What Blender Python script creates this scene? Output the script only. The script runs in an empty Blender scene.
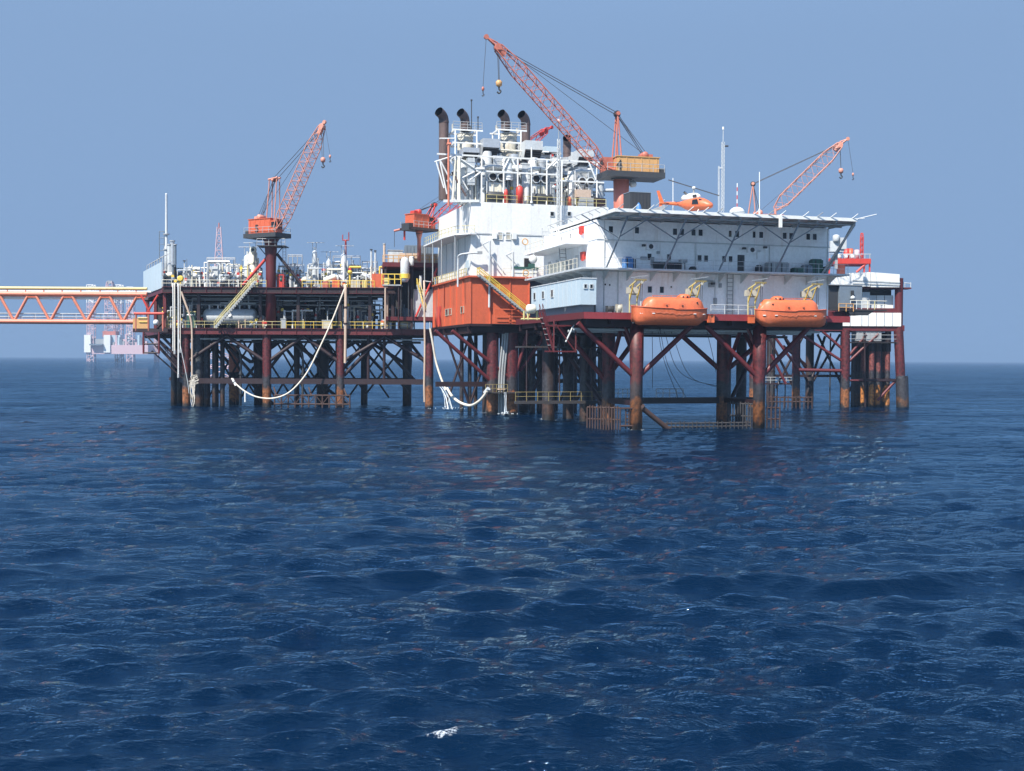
import bpy, math, random
import numpy as np
from mathutils import Vector, Matrix

# ------------------------------------------------------------------ camera, sky, sun, exposure
SC = bpy.context.scene
COL = SC.collection
FOC, CX, CY = 1200.0, 512.0, 385.5
CAM_H = 8.0
PITCH = math.atan(26.6 / FOC)
ROLL = 0.0052
_f = Vector((0, math.cos(PITCH), -math.sin(PITCH)))
_r0 = Vector((1, 0, 0))
_u0 = _r0.cross(_f)
_r = _r0 * math.cos(ROLL) + _u0 * math.sin(ROLL)
_u = _u0 * math.cos(ROLL) - _r0 * math.sin(ROLL)
cam_d = bpy.data.cameras.new('camera')
cam = bpy.data.objects.new('camera', cam_d)
COL.objects.link(cam)
cam.matrix_world = Matrix(((_r.x, _u.x, -_f.x, 0), (_r.y, _u.y, -_f.y, 0), (_r.z, _u.z, -_f.z, CAM_H), (0, 0, 0, 1)))
cam_d.sensor_width = 36.0
cam_d.lens = 36.0 * FOC / 1024.0
cam_d.clip_start = 0.5
cam_d.clip_end = 90000.0
SC.camera = cam

SUN_EL = math.radians(52)
SUN_TO = math.radians(56)          # heading of the light on the ground, from +X towards +Y
sun_dir = Vector((-math.cos(SUN_TO) * math.cos(SUN_EL), -math.sin(SUN_TO) * math.cos(SUN_EL), math.sin(SUN_EL)))
world = bpy.data.worlds.new('World')
SC.world = world
world.use_nodes = True
wn = world.node_tree
for n in list(wn.nodes):
    wn.nodes.remove(n)
sky = wn.nodes.new('ShaderNodeTexSky')
sky.sky_type = 'NISHITA'
sky.sun_disc = False
sky.sun_elevation = SUN_EL
sky.sun_rotation = math.atan2(sun_dir.x, sun_dir.y)
sky.altitude = 0
sky.air_density = 1.0
sky.dust_density = 0.0
sky.ozone_density = 3.0
# the lowest part of the sky is evened out by thick, far-off marine haze all round the horizon
geo = wn.nodes.new('ShaderNodeTexCoord')
sxyz = wn.nodes.new('ShaderNodeSeparateXYZ')
wn.links.new(geo.outputs['Generated'], sxyz.inputs[0])
mr_ = wn.nodes.new('ShaderNodeMapRange')
mr_.interpolation_type = 'SMOOTHSTEP'
mr_.inputs['From Min'].default_value = 0.24
mr_.inputs['From Max'].default_value = 0.75
wn.links.new(sxyz.outputs['Z'], mr_.inputs['Value'])
hm = wn.nodes.new('ShaderNodeMix')
hm.data_type = 'RGBA'
SKY_STR = 0.15
hm.inputs[6].default_value = (0.107 / SKY_STR, 0.169 / SKY_STR, 0.274 / SKY_STR, 1)
wn.links.new(mr_.outputs[0], hm.inputs[0])
wn.links.new(sky.outputs[0], hm.inputs[7])
bg = wn.nodes.new('ShaderNodeBackground')
bg.inputs['Strength'].default_value = SKY_STR
wo = wn.nodes.new('ShaderNodeOutputWorld')
wn.links.new(hm.outputs[2], bg.inputs[0])
wn.links.new(bg.outputs[0], wo.inputs[0])
sun_d = bpy.data.lights.new('sun', 'SUN')
sun_d.energy = 4.15
sun_d.angle = math.radians(0.55)
sun_d.color = (1.0, 0.94, 0.85)
sun = bpy.data.objects.new('sun', sun_d)
COL.objects.link(sun)
sun.rotation_euler = (-sun_dir).to_track_quat('-Z', 'Y').to_euler()
sun.location = (0, 0, 200)
SC.view_settings.view_transform = 'Standard'
SC.view_settings.look = 'None'
SC.view_settings.exposure = 1.22
SC.view_settings.gamma = 1.0
SC.view_settings.use_curve_mapping = False
SC.render.engine = 'CYCLES'
SC.cycles.use_denoising = True
SC.cycles.max_bounces = 8
SC.cycles.diffuse_bounces = 4
SC.cycles.glossy_bounces = 3
SC.cycles.transmission_bounces = 2
SC.cycles.volume_bounces = 1
SC.cycles.sample_clamp_indirect = 4.0

# ------------------------------------------------------------------ materials
MATS = {}


def _new(name):
    m = bpy.data.materials.new(name)
    m.use_nodes = True
    nt = m.node_tree
    for n in list(nt.nodes):
        nt.nodes.remove(n)
    out = nt.nodes.new('ShaderNodeOutputMaterial')
    p = nt.nodes.new('ShaderNodeBsdfPrincipled')
    nt.links.new(p.outputs[0], out.inputs['Surface'])
    MATS[name] = m
    return m, nt, p


def _noise(nt, scale, detail=4.0, vec=None, sc3=None, rough=0.6):
    g = nt.nodes.new('ShaderNodeNewGeometry')
    mp = nt.nodes.new('ShaderNodeMapping')
    nt.links.new(g.outputs['Position'], mp.inputs['Vector'])
    mp.inputs['Scale'].default_value = sc3 or (1, 1, 1)
    n = nt.nodes.new('ShaderNodeTexNoise')
    n.inputs['Scale'].default_value = scale
    n.inputs['Detail'].default_value = detail
    n.inputs['Roughness'].default_value = rough
    nt.links.new(mp.outputs[0], n.inputs['Vector'])
    return n


def _ramp(nt, src, stops):
    r = nt.nodes.new('ShaderNodeValToRGB')
    e = r.color_ramp.elements
    while len(e) < len(stops):
        e.new(0.5)
    for i, (p, c) in enumerate(stops):
        e[i].position = p
        e[i].color = c if len(c) == 4 else (*c, 1)
    nt.links.new(src, r.inputs[0])
    return r


def _mix(nt, fac, a, b, mode='MIX'):
    m = nt.nodes.new('ShaderNodeMix')
    m.data_type = 'RGBA'
    m.blend_type = mode
    for sock, v in ((0, fac), (6, a), (7, b)):
        if hasattr(v, 'is_linked'):
            nt.links.new(v, m.inputs[sock])
        elif isinstance(v, (int, float)):
            m.inputs[sock].default_value = v
        else:
            m.inputs[sock].default_value = (*v, 1) if len(v) == 3 else v
    return m.outputs[2]


def paint(name, rgb, rough=0.5, dirt=(0.16, 0.10, 0.06), amt=0.35, lo=0.52, hi=0.75, metal=0.0, scale=0.7, vary=0.16, bump=0.0):
    """painted or bare steel: base colour, rusty vertical streaks and blotches, slight change from piece to piece"""
    m, nt, p = _new(name)
    n1 = _noise(nt, scale * 1.7, 6, sc3=(1, 1, 0.12), rough=0.7)
    n2 = _noise(nt, scale * 4.5, 4)
    r1 = _ramp(nt, n1.outputs[0], [(lo, (0, 0, 0)), (hi, (amt, amt, amt))])
    r2 = _ramp(nt, n2.outputs[0], [(0.25, (1 - vary,) * 3), (0.75, (1 + vary * 0.4,) * 3)])
    oi = nt.nodes.new('ShaderNodeObjectInfo')
    r3 = _ramp(nt, oi.outputs['Random'], [(0, (1 - vary * 0.8,) * 3), (1, (1, 1, 1))])
    c = _mix(nt, 1.0, (*rgb, 1), r2.outputs[0], 'MULTIPLY')
    c = _mix(nt, 1.0, c, r3.outputs[0], 'MULTIPLY')
    c = _mix(nt, r1.outputs[0], c, (*dirt, 1))
    nt.links.new(c, p.inputs['Base Color'])
    p.inputs['Roughness'].default_value = rough
    p.inputs['Metallic'].default_value = metal
    if bump:
        b = nt.nodes.new('ShaderNodeBump')
        b.inputs['Strength'].default_value = bump
        b.inputs['Distance'].default_value = 0.05
        nt.links.new(n2.outputs[0], b.inputs['Height'])
        nt.links.new(b.outputs[0], p.inputs['Normal'])
    return m


def leg_material(name, top, band=(0.035, 0.034, 0.04), rust=(0.40, 0.15, 0.035), z_band=5.0, z_rust=3.0):
    """splash-zone coating: paint above, dark bare band, orange corroded sleeve, wet growth at the water"""
    m, nt, p = _new(name)
    g = nt.nodes.new('ShaderNodeNewGeometry')
    sx = nt.nodes.new('ShaderNodeSeparateXYZ')
    nt.links.new(g.outputs['Position'], sx.inputs[0])
    n = _noise(nt, 0.9, 5, sc3=(1, 1, 0.5))
    ma = nt.nodes.new('ShaderNodeMath')
    ma.operation = 'MULTIPLY_ADD'
    nt.links.new(n.outputs[0], ma.inputs[0])
    ma.inputs[1].default_value = 3.0
    nt.links.new(sx.outputs['Z'], ma.inputs[2])
    mr = nt.nodes.new('ShaderNodeMath')
    mr.operation = 'DIVIDE'
    nt.links.new(ma.outputs[0], mr.inputs[0])
    mr.inputs[1].default_value = 16.0
    o = 1.5
    wet = (0.02, 0.018, 0.016)
    r = _ramp(nt, mr.outputs[0], [((0.35 + o) / 16, wet), ((0.9 + o) / 16, rust), ((z_rust + o) / 16, rust), ((z_rust + o + .35) / 16, band),
                                  ((z_band + o) / 16, band), ((z_band + o + .5) / 16, top)])
    n2 = _noise(nt, 2.6, 6)
    r2 = _ramp(nt, n2.outputs[0], [(0.34, (0.22, 0.22, 0.25)), (0.66, (1.2, 1.2, 1.2))])
    c = _mix(nt, 1.0, r.outputs[0], r2.outputs[0], 'MULTIPLY')
    n3 = _noise(nt, 0.6, 4, sc3=(1, 1, 0.15))
    r3 = _ramp(nt, n3.outputs[0], [(0.55, (0, 0, 0)), (0.72, (0.5, 0.5, 0.5))])
    c = _mix(nt, r3.outputs[0], c, (0.09, 0.05, 0.035, 1))
    nt.links.new(c, p.inputs['Base Color'])
    p.inputs['Roughness'].default_value = 0.55
    return m


paint('red_steel', (0.105, 0.013, 0.016), 0.5, dirt=(0.07, 0.03, 0.02), amt=0.7)
paint('girder_red', (0.24, 0.032, 0.036), 0.5, dirt=(0.10, 0.03, 0.025), amt=0.6)
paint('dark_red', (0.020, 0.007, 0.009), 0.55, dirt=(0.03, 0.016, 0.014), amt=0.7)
paint('bright_red', (0.52, 0.045, 0.03), 0.45, dirt=(0.16, 0.03, 0.02), amt=0.5)
paint('crane_red', (0.46, 0.145, 0.10), 0.5, dirt=(0.22, 0.06, 0.03), amt=0.6)
paint('orange', (0.56, 0.115, 0.05), 0.45, dirt=(0.28, 0.07, 0.03), amt=0.45)
paint('boat_orange', (0.66, 0.15, 0.055), 0.45, dirt=(0.34, 0.12, 0.07), amt=0.6, vary=0.22)
paint('salmon', (0.62, 0.21, 0.13), 0.5, dirt=(0.36, 0.12, 0.06), amt=0.5)
paint('boom_pink', (0.58, 0.26, 0.19), 0.5, dirt=(0.3, 0.1, 0.06), amt=0.6)
paint('ochre', (0.55, 0.31, 0.12), 0.5, dirt=(0.3, 0.14, 0.05), amt=0.4)
paint('white', (0.69, 0.70, 0.68), 0.45, dirt=(0.40, 0.31, 0.23), amt=0.55, lo=0.55, hi=0.8, vary=0.11)
paint('quarters_white', (0.84, 0.845, 0.85), 0.45, dirt=(0.44, 0.33, 0.25), amt=0.55, lo=0.55, hi=0.8, vary=0.13)
paint('cream', (0.68, 0.64, 0.52), 0.5, amt=0.3, vary=0.1)
paint('pale_blue', (0.40, 0.49, 0.54), 0.5, dirt=(0.35, 0.33, 0.3), amt=0.3, vary=0.06)
paint('grey', (0.30, 0.32, 0.33), 0.5, amt=0.4)
paint('blue_grey', (0.15, 0.19, 0.23), 0.5, amt=0.35)
paint('pale_grey', (0.50, 0.53, 0.54), 0.45, amt=0.35)
paint('dark', (0.035, 0.038, 0.042), 0.55, amt=0.3, dirt=(0.06, 0.035, 0.025))
paint('deck_dark', (0.035, 0.033, 0.035), 0.7, amt=0.5, dirt=(0.06, 0.03, 0.02))
paint('green_dark', (0.03, 0.10, 0.075), 0.5, amt=0.3)
paint('blue', (0.05, 0.18, 0.42), 0.5, amt=0.2)
paint('yellow', (0.70, 0.50, 0.07), 0.5, amt=0.45, dirt=(0.3, 0.16, 0.05))
paint('pale_yellow', (0.54, 0.47, 0.21), 0.5, amt=0.35)
paint('faded_yellow', (0.24, 0.19, 0.07), 0.6, amt=0.5)  # yellow darkened to paint shade onto the low walkway rails; davit parts too
paint('galvanised', (0.42, 0.43, 0.43), 0.45, amt=0.4, metal=0.2)
paint('silver', (0.60, 0.62, 0.63), 0.32, amt=0.35, metal=0.55)
paint('exhaust', (0.115, 0.075, 0.068), 0.7, dirt=(0.035, 0.03, 0.03), amt=0.8, lo=0.45, hi=0.7, scale=0.5)
paint('near_black', (0.012, 0.012, 0.013), 0.85, amt=0.2)  # soot in the exhaust bores; painted darkness inside hood mouths and vents
paint('stack_beige', (0.44, 0.42, 0.35), 0.6, amt=0.6)
paint('wire', (0.05, 0.05, 0.055), 0.6, amt=0.1)
paint('hose', (0.62, 0.57, 0.48), 0.7, dirt=(0.3, 0.25, 0.18), amt=0.5)
paint('tan_pipe', (0.50, 0.38, 0.29), 0.6, dirt=(0.25, 0.15, 0.1), amt=0.5)
paint('timber', (0.050, 0.025, 0.020), 0.8, dirt=(0.06, 0.04, 0.03), amt=0.8)
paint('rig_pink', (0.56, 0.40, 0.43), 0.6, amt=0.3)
paint('foam', (0.62, 0.68, 0.72), 0.6, amt=0.0)
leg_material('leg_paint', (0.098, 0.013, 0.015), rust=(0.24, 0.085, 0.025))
leg_material('leg_dark', (0.018, 0.008, 0.010), rust=(0.055, 0.028, 0.018), z_band=6.0, z_rust=2.2)  # darkened copy of the leg coating: shade on the rear piles put into colour
leg_material('caisson_grey', (0.06, 0.07, 0.078), rust=(0.10, 0.045, 0.02), z_rust=1.5)
leg_material('conductor', (0.20, 0.055, 0.045), rust=(0.45, 0.17, 0.035), z_band=6.0, z_rust=3.6)
m, nt, p = _new('glass')
p.inputs['Base Color'].default_value = (0.012, 0.016, 0.02, 1)
p.inputs['Roughness'].default_value = 0.08

# ------------------------------------------------------------------ geometry helpers
WM = {}
_unit = {}


def _mesh(name, verts, faces, mat, smooth=()):
    me = bpy.data.meshes.new(name)
    me.from_pydata([tuple(v) for v in verts], [], faces)
    me.materials.append(MATS[mat])
    if smooth is True:
        me.polygons.foreach_set('use_smooth', [True] * len(me.polygons))
    elif smooth:
        fl = [False] * len(me.polygons)
        for i in smooth:
            fl[i] = True
        me.polygons.foreach_set('use_smooth', fl)
    me.update()
    return me


def unit(shape, mat):
    k = (shape, mat)
    if k in _unit:
        return _unit[k]
    if shape == 'box':
        v = [(x, y, z) for z in (-.5, .5) for y in (-.5, .5) for x in (-.5, .5)]
        f = [(0, 2, 3, 1), (4, 5, 7, 6), (0, 1, 5, 4), (2, 6, 7, 3), (0, 4, 6, 2), (1, 3, 7, 5)]
        me = _mesh('box_' + mat, v, f, mat)
    else:
        n = {'cyl': 16, 'rod': 6}[shape]
        v = []
        for z in (0, 1):
            v += [(math.cos(2 * math.pi * i / n), math.sin(2 * math.pi * i / n), z) for i in range(n)]
        f = [(i, (i + 1) % n, n + (i + 1) % n, n + i) for i in range(n)]
        v += v[:2 * n]
        f += [tuple(range(2 * n, 3 * n))[::-1], tuple(range(3 * n, 4 * n))]
        me = _mesh(shape + '_' + mat, v, f, mat, smooth=range(n))
    _unit[k] = me
    return me


def add(name, me, parent, M):
    o = bpy.data.objects.new(name, me)
    COL.objects.link(o)
    if parent is not None:
        o.parent = parent
        o.matrix_parent_inverse = WM[parent.name].inverted()
    o.matrix_basis = M
    WM[o.name] = M.copy()
    return o


def tag(o, label, cat, group=None, kind=None):
    if label:
        o['label'] = label
    if cat:
        o['category'] = cat
    if group:
        o['group'] = group
    if kind:
        o['kind'] = kind
    return o


def thing(name, label, cat, loc, group=None):
    o = bpy.data.objects.new(name, None)
    o.empty_display_size = 0.5
    COL.objects.link(o)
    M = Matrix.Translation(Vector(loc))
    o.matrix_basis = M
    WM[o.name] = M
    return tag(o, label, cat, group)


def V(*a):
    return Vector(a)


def _basis(d):
    z = d.normalized()
    up = Vector((0, 0, 1)) if abs(z.z) < 0.99 else Vector((0, 1, 0))
    x = up.cross(z).normalized()
    y = z.cross(x)
    return x, y, z


def _mat(x, y, z, t):
    return Matrix(((x.x, y.x, z.x, t.x), (x.y, y.y, z.y, t.y), (x.z, y.z, z.z, t.z), (0, 0, 0, 1)))


def bar(par, name, p, q, r, mat, shape='cyl'):
    """round member from p to q"""
    p, q = Vector(p), Vector(q)
    d = q - p
    x, y, z = _basis(d)
    return add(name, unit(shape, mat), par, _mat(x * r, y * r, d, p))


def rod(par, name, p, q, r, mat):
    return bar(par, name, p, q, r, mat, 'rod')


def beam(par, name, p, q, w, h, mat):
    """rectangular member from p to q: w across, h upright"""
    p, q = Vector(p), Vector(q)
    d = q - p
    x, y, z = _basis(d)
    return add(name, unit('box', mat), par, _mat(x * w, y * h, d, (p + q) / 2))


class Frame:
    def __init__(s, x, y, th, z=0.0):
        s.o = Vector((x, y, z))
        s.th = math.radians(th)
        s.U = Vector((math.cos(s.th), math.sin(s.th), 0))
        s.V = Vector((-math.sin(s.th), math.cos(s.th), 0))

    def __call__(s, u, v, z):
        return s.o + s.U * u + s.V * v + Vector((0, 0, z))

    def P(s, px, py, v):
        """where the sight line of a measured picture point meets the plane at depth v of this frame -> (u, z)"""
        d = _f * FOC + _r * (px - CX) - _u * (py - CY)
        c = Vector((0, 0, CAM_H))
        t = (v - (c - s.o).dot(s.V)) / d.dot(s.V)
        w = c + d * t - s.o
        return w.dot(s.U), w.z

    def local(s, p):
        w = Vector(p) - s.o
        return w.dot(s.U), w.dot(s.V), w.z


G = Frame(0, 0, 0)


def at(px, py, Y):
    u, z = G.P(px, py, Y)
    return Vector((u, Y, z))


def fbox(par, name, F, u0, u1, v0, v1, z0, z1, mat):
    c = F((u0 + u1) / 2, (v0 + v1) / 2, (z0 + z1) / 2)
    return add(name, unit('box', mat), par, _mat(F.U * (u1 - u0), F.V * (v1 - v0), Vector((0, 0, z1 - z0)), c))


def mesh(par, name, verts, faces, mat, smooth=(), origin=None):
    """a mesh given in world coordinates, its origin at the first vertex or a given point"""
    o = Vector(origin) if origin is not None else Vector(verts[0])
    me = _mesh(name, [Vector(v) - o for v in verts], faces, mat, smooth)
    return add(name, me, par, Matrix.Translation(o))


def prism(par, name, poly, z0, z1, mat):
    n = len(poly)
    v = [(x, y, z0) for x, y in poly] + [(x, y, z1) for x, y in poly]
    f = [tuple(range(n))[::-1], tuple(range(n, 2 * n))] + [(i, (i + 1) % n, n + (i + 1) % n, n + i) for i in range(n)]
    return mesh(par, name, v, f, mat)


def tube(par, name, pts, r, mat, n=8, radii=None, caps=True):
    pts = [Vector(p) for p in pts]
    v, f = [], []
    x = None
    for i, p in enumerate(pts):
        d = (pts[min(i + 1, len(pts) - 1)] - pts[max(i - 1, 0)]).normalized()
        if x is None:
            x, y, _ = _basis(d)
        else:
            x = (x - d * x.dot(d)).normalized()
        y = d.cross(x)
        rr = radii[i] if radii else r
        v += [p + (x * math.cos(2 * math.pi * k / n) + y * math.sin(2 * math.pi * k / n)) * rr for k in range(n)]
    for i in range(len(pts) - 1):
        f += [(i * n + k, i * n + (k + 1) % n, (i + 1) * n + (k + 1) % n, (i + 1) * n + k) for k in range(n)]
    sm = range(len(f))
    if caps:
        v += v[:n] + v[-n:]
        b = len(pts) * n
        f += [tuple(range(b, b + n))[::-1], tuple(range(b + n, b + 2 * n))]
    return mesh(par, name, v, f, mat, smooth=sm, origin=pts[0])


def lathe(par, name, base, axis, prof, mat, n=16):
    """prof: (distance along axis, radius)"""
    b, ax = Vector(base), Vector(axis).normalized()
    x, y, _ = _basis(ax)
    v, f = [], []
    for (t, r) in prof:
        v += [b + ax * t + (x * math.cos(2 * math.pi * k / n) + y * math.sin(2 * math.pi * k / n)) * max(r, 1e-3) for k in range(n)]
    for i in range(len(prof) - 1):
        f += [(i * n + k, i * n + (k + 1) % n, (i + 1) * n + (k + 1) % n, (i + 1) * n + k) for k in range(n)]
    sm = range(len(f))
    f += [tuple(range(n))[::-1], tuple(range((len(prof) - 1) * n, len(prof) * n))]
    return mesh(par, name, v, f, mat, smooth=sm, origin=b)


def curve_pts(ctrl, n=8):
    """Catmull-Rom through control points"""
    c = [Vector(p) for p in ctrl]
    c = [c[0] * 2 - c[1]] + c + [c[-1] * 2 - c[-2]]
    out = []
    for i in range(1, len(c) - 2):
        p0, p1, p2, p3 = c[i - 1:i + 3]
        for k in range(n):
            t = k / n
            out.append(0.5 * ((2 * p1) + (p2 - p0) * t + (2 * p0 - 5 * p1 + 4 * p2 - p3) * t * t + (3 * p1 - p0 - 3 * p2 + p3) * t ** 3))
    out.append(c[-2])
    return out


def guardrail(label, path, mat='pale_yellow', h=1.1, step=1.5, r=0.038, group=None, name='guardrail'):
    path = [Vector(p) for p in path]
    t = thing(name, label, 'railing', path[0], group)
    up = Vector((0, 0, 1))
    for a, b in zip(path, path[1:]):
        L = (b - a).length
        k = max(1, round(L / step))
        rod(t, 'top_rail', a + up * h, b + up * h, r, mat)
        rod(t, 'mid_rail', a + up * h * .52, b + up * h * .52, r * .85, mat)
        for i in range(k + 1):
            p = a.lerp(b, i / k)
            rod(t, 'post', p, p + up * h, r, mat)
    return t


def ladder(par, name, p, q, side, mat, w=0.5, step=0.45, r=0.04, label=None, cat='ladder', group=None):
    p, q, side = Vector(p), Vector(q), Vector(side).normalized()
    t = thing(name, label, cat, p, group) if label else add(name, None, par, Matrix.Translation(p))
    s = side * w / 2
    rod(t, 'stile', p - s, q - s, r, mat)
    rod(t, 'stile', p + s, q + s, r, mat)
    k = int((q - p).length / step)
    for i in range(1, k):
        c = p.lerp(q, i / k)
        rod(t, 'rung', c - s, c + s, r * .7, mat)
    return t


def stairs(label, p, q, side, mat='yellow', tread='galvanised', w=1.0, rail_h=1.0, group=None, step=0.45, r=0.05):
    p, q, side = Vector(p), Vector(q), Vector(side).normalized()
    t = thing('stairway', label, 'stairs', p, group)
    up = Vector((0, 0, 1))
    run = (q - p)
    for s in (-1, 1):
        o = side * (w / 2 * s)
        beam(t, 'stringer', p + o, q + o, 0.07, 0.24, 'grey' if 'yellow' in mat else mat)
        rod(t, 'handrail', p + o + up * rail_h, q + o + up * rail_h, r, mat)
        rod(t, 'mid_rail', p + o + up * rail_h * .5, q + o + up * rail_h * .5, r * .8, mat)
        k = max(2, int(run.length / 1.6))
        for i in range(k + 1):
            c = p.lerp(q, i / k) + o
            rod(t, 'baluster', c, c + up * rail_h, r * .8, mat)
    k = max(2, int(run.length / step))
    hd = Vector((run.x, run.y, 0)).normalized()
    for i in range(1, k):
        c = p.lerp(q, i / k)
        beam(t, 'tread', c - side * w / 2 * .93, c + side * w / 2 * .93, 0.28, 0.04, tread)
    return t


_ring = {}


def window(par, F, u, v, z, w, h, face='f', frame='white', deep=0.10, name='window', pane='glass'):
    """a frame standing proud of the wall with a dark pane set back inside it; face f looks to -v, l to -u"""
    k = (w, h, deep, frame)
    if k not in _ring:
        b = 0.08
        vs = []
        for y in (-deep, 0.03):
            for (x, zz) in ((-w / 2 - b, -h / 2 - b), (w / 2 + b, -h / 2 - b), (w / 2 + b, h / 2 + b), (-w / 2 - b, h / 2 + b),
                            (-w / 2, -h / 2), (w / 2, -h / 2), (w / 2, h / 2), (-w / 2, h / 2)):
                vs.append((x, y, zz))
        fs = []
        for i in range(4):
            j = (i + 1) % 4
            fs += [(i, j, 4 + j, 4 + i), (i, 8 + i, 8 + j, j), (4 + i, 4 + j, 12 + j, 12 + i)]
        _ring[k] = _mesh('window_frame', vs, fs, frame)
    if face == 'f':
        x, y = F.U, F.V
    else:
        x, y = -F.V, F.U
    c = F(u, v, z)
    o = add(name, _ring[k], par, _mat(x, y, Vector((0, 0, 1)), c))
    add('pane', unit('box', pane), o, _mat(x * w, y * 0.04, Vector((0, 0, h)), c - y * 0.025))
    return o


def drum(par, name, p, q, r, mat, dome=0.3, n=18):
    """pressure vessel with domed ends"""
    p, q = Vector(p), Vector(q)
    L = (q - p).length
    d = dome * r * 1.6
    prof = [(0, 0.02), (d * .15, r * .5), (d * .45, r * .8), (d, r), (L - d, r), (L - d * .45, r * .8), (L - d * .15, r * .5), (L, 0.02)]
    return lathe(par, name, p, q - p, prof, mat, n)


def lattice(par, base, tip, wb, wm, wt, n, mat, r_ch=0.09, r_lc=0.05, depth=None, twist=None, taper=(0.14, 0.82)):
    """four-chord lattice boom between two points; every chord and lacing is a part"""
    base, tip = Vector(base), Vector(tip)
    d = tip - base
    z = d.normalized()
    side = (Vector(twist) if twist else z.cross(Vector((0, 0, 1)))).normalized()
    upv = side.cross(z).normalized()
    dk = depth or 1.0

    def wid(t):
        if t < taper[0]:
            return wb + (wm - wb) * t / taper[0]
        if t < taper[1]:
            return wm
        return wm + (wt - wm) * (t - taper[1]) / (1 - taper[1])

    def c(k, t):
        w = wid(t) / 2
        sx, sy = ((-1, -1), (1, -1), (1, 1), (-1, 1))[k]
        hk = dk * (1 if t >= taper[0] else (0.35 + 0.65 * t / taper[0]))
        return base + d * t + side * (sx * w) + upv * (sy * w * hk)
    for k in range(4):
        for a, b in ((0, taper[0]), (taper[0], taper[1]), (taper[1], 1)):
            rod(par, 'chord', c(k, a), c(k, b), r_ch, mat)
    for i in range(n):
        t0, t1 = i / n, (i + 1) / n
        for k in range(4):
            j = (k + 1) % 4
            a, b = (c(k, t0), c(j, t1)) if (i + k) % 2 == 0 else (c(j, t0), c(k, t1))
            rod(par, 'lacing', a, b, r_lc, mat)
        for k in ((0, 1), (2, 3)) if i else ():
            rod(par, 'batten', c(k[0], t0), c(k[1], t0), r_lc, mat)
    return side, upv, z


LEGS = []          # waterline footprints, for the wash of foam round each member


def leg(par, x, y, z1, r, mat='leg_paint', z0=-4.0, top=None, name='leg', flare=None):
    """a pile from below the water to the deck; top = (x, y) at the upper end if it leans"""
    LEGS.append((x, y, r))
    tx, ty = top or (x, y)
    if flare:
        p, q = Vector((x, y, z0)), Vector((tx, ty, z1))
        L = (q - p).length
        return lathe(par, name, p, q - p, [(0, r), (L * .62, r), (L * .74, r * flare), (L, r * flare)], mat)
    return bar(par, name, (x, y, z0), (tx, ty, z1), r, mat)

# ------------------------------------------------------------------ the sea: one sheet out to the horizon, waves as real relief
def build_sea():
    rng = np.random.default_rng(11)
    ys = [-900.0, -400, -150, -60, -25, -10, -2, 3]
    y = 8.0
    while y < 34000:
        ys.append(y)
        y *= 1.0057 if y < 2500 else 1.02
    ys = np.array(ys)
    nc = 560
    t = np.linspace(-1, 1, nc)
    t = np.concatenate([[-40, -8, -3, -1.6], t, [1.6, 3, 8, 40]])
    hw = 0.54 * np.maximum(ys, 0) + 20
    X = hw[:, None] * t[None, :]
    Y = np.repeat(ys[:, None], len(t), 1)
    dy = np.gradient(ys)
    sp = np.maximum(dy[:, None] * np.ones_like(X), (hw * 2 / nc)[:, None])
    out = (np.abs(t) > 1.01)[None, :] | (ys < 5)[:, None]
    sp = np.where(out, 1e5, sp)
    Z = np.zeros_like(X)
    DX = np.zeros_like(X)
    DY = np.zeros_like(X)
    J = np.zeros_like(X)
    head = math.radians(-78)
    n = 130
    lam = np.exp(np.linspace(math.log(0.42), math.log(22.0), n)) * rng.uniform(0.95, 1.05, n)
    # patchiness: gusts make some areas rougher than others
    gust = 1.0 + 0.45 * np.sin(X / 31 + 1.3 * np.sin(Y / 47)) * np.sin(Y / 38 + 0.6 * np.sin(X / 23 + 2))
    for i in range(n):
        L = lam[i]
        k = 2 * math.pi / L
        a = (0.0088 if L < 1.3 else 0.0062 if L < 2.6 else 0.0058) * L ** 0.93 * math.exp(-(L / 9.0) ** 2) * rng.uniform(0.6, 1.35)
        sd = 0.5 if L < 3 else 0.36
        th = head + rng.normal(0, sd)
        cx, cy = math.cos(th), math.sin(th)
        w = np.clip((L / sp - 2.2) / 2.0, 0, 1)
        ph = k * (cx * X + cy * Y) + rng.uniform(0, 6.283)
        g = gust if L < 6 else 1.0
        s, c = np.sin(ph), np.cos(ph)
        Z += a * w * g * s
        q = 0.9 if L < 9 else 0.5
        DX += q * a * w * cx * c
        DY += q * a * w * cy * c
        J += k * a * w * s * g
    X2, Y2 = X + DX, Y + DY
    nr, ncol = X.shape
    co = np.stack([X2, Y2, Z], -1).reshape(-1, 3).astype(np.float32)
    idx = np.arange(nr * ncol).reshape(nr, ncol)
    q = np.stack([idx[:-1, :-1], idx[:-1, 1:], idx[1:, 1:], idx[1:, :-1]], -1).reshape(-1, 4).astype(np.int32)
    me = bpy.data.meshes.new('sea')
    me.vertices.add(len(co))
    me.vertices.foreach_set('co', co.ravel())
    me.loops.add(q.size)
    me.loops.foreach_set('vertex_index', q.ravel())
    me.polygons.add(len(q))
    me.polygons.foreach_set('loop_start', np.arange(0, q.size, 4, dtype=np.int32))
    me.polygons.foreach_set('loop_total', np.full(len(q), 4, dtype=np.int32))
    me.polygons.foreach_set('use_smooth', np.ones(len(q), dtype=bool))
    me.update(calc_edges=True)
    ch = me.attributes.new('chop', 'FLOAT', 'POINT')     # waves too small for the sheet's mesh here
    ch.data.foreach_set('value', np.clip((np.minimum(sp, 50) - .15) / 1.6, 0, 1).astype(np.float32).ravel())
    o = bpy.data.objects.new('sea', me)
    COL.objects.link(o)
    o['kind'] = 'structure'
    WM['sea'] = Matrix.Identity(4)
    return o, X2, Y2, Z, J


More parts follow.
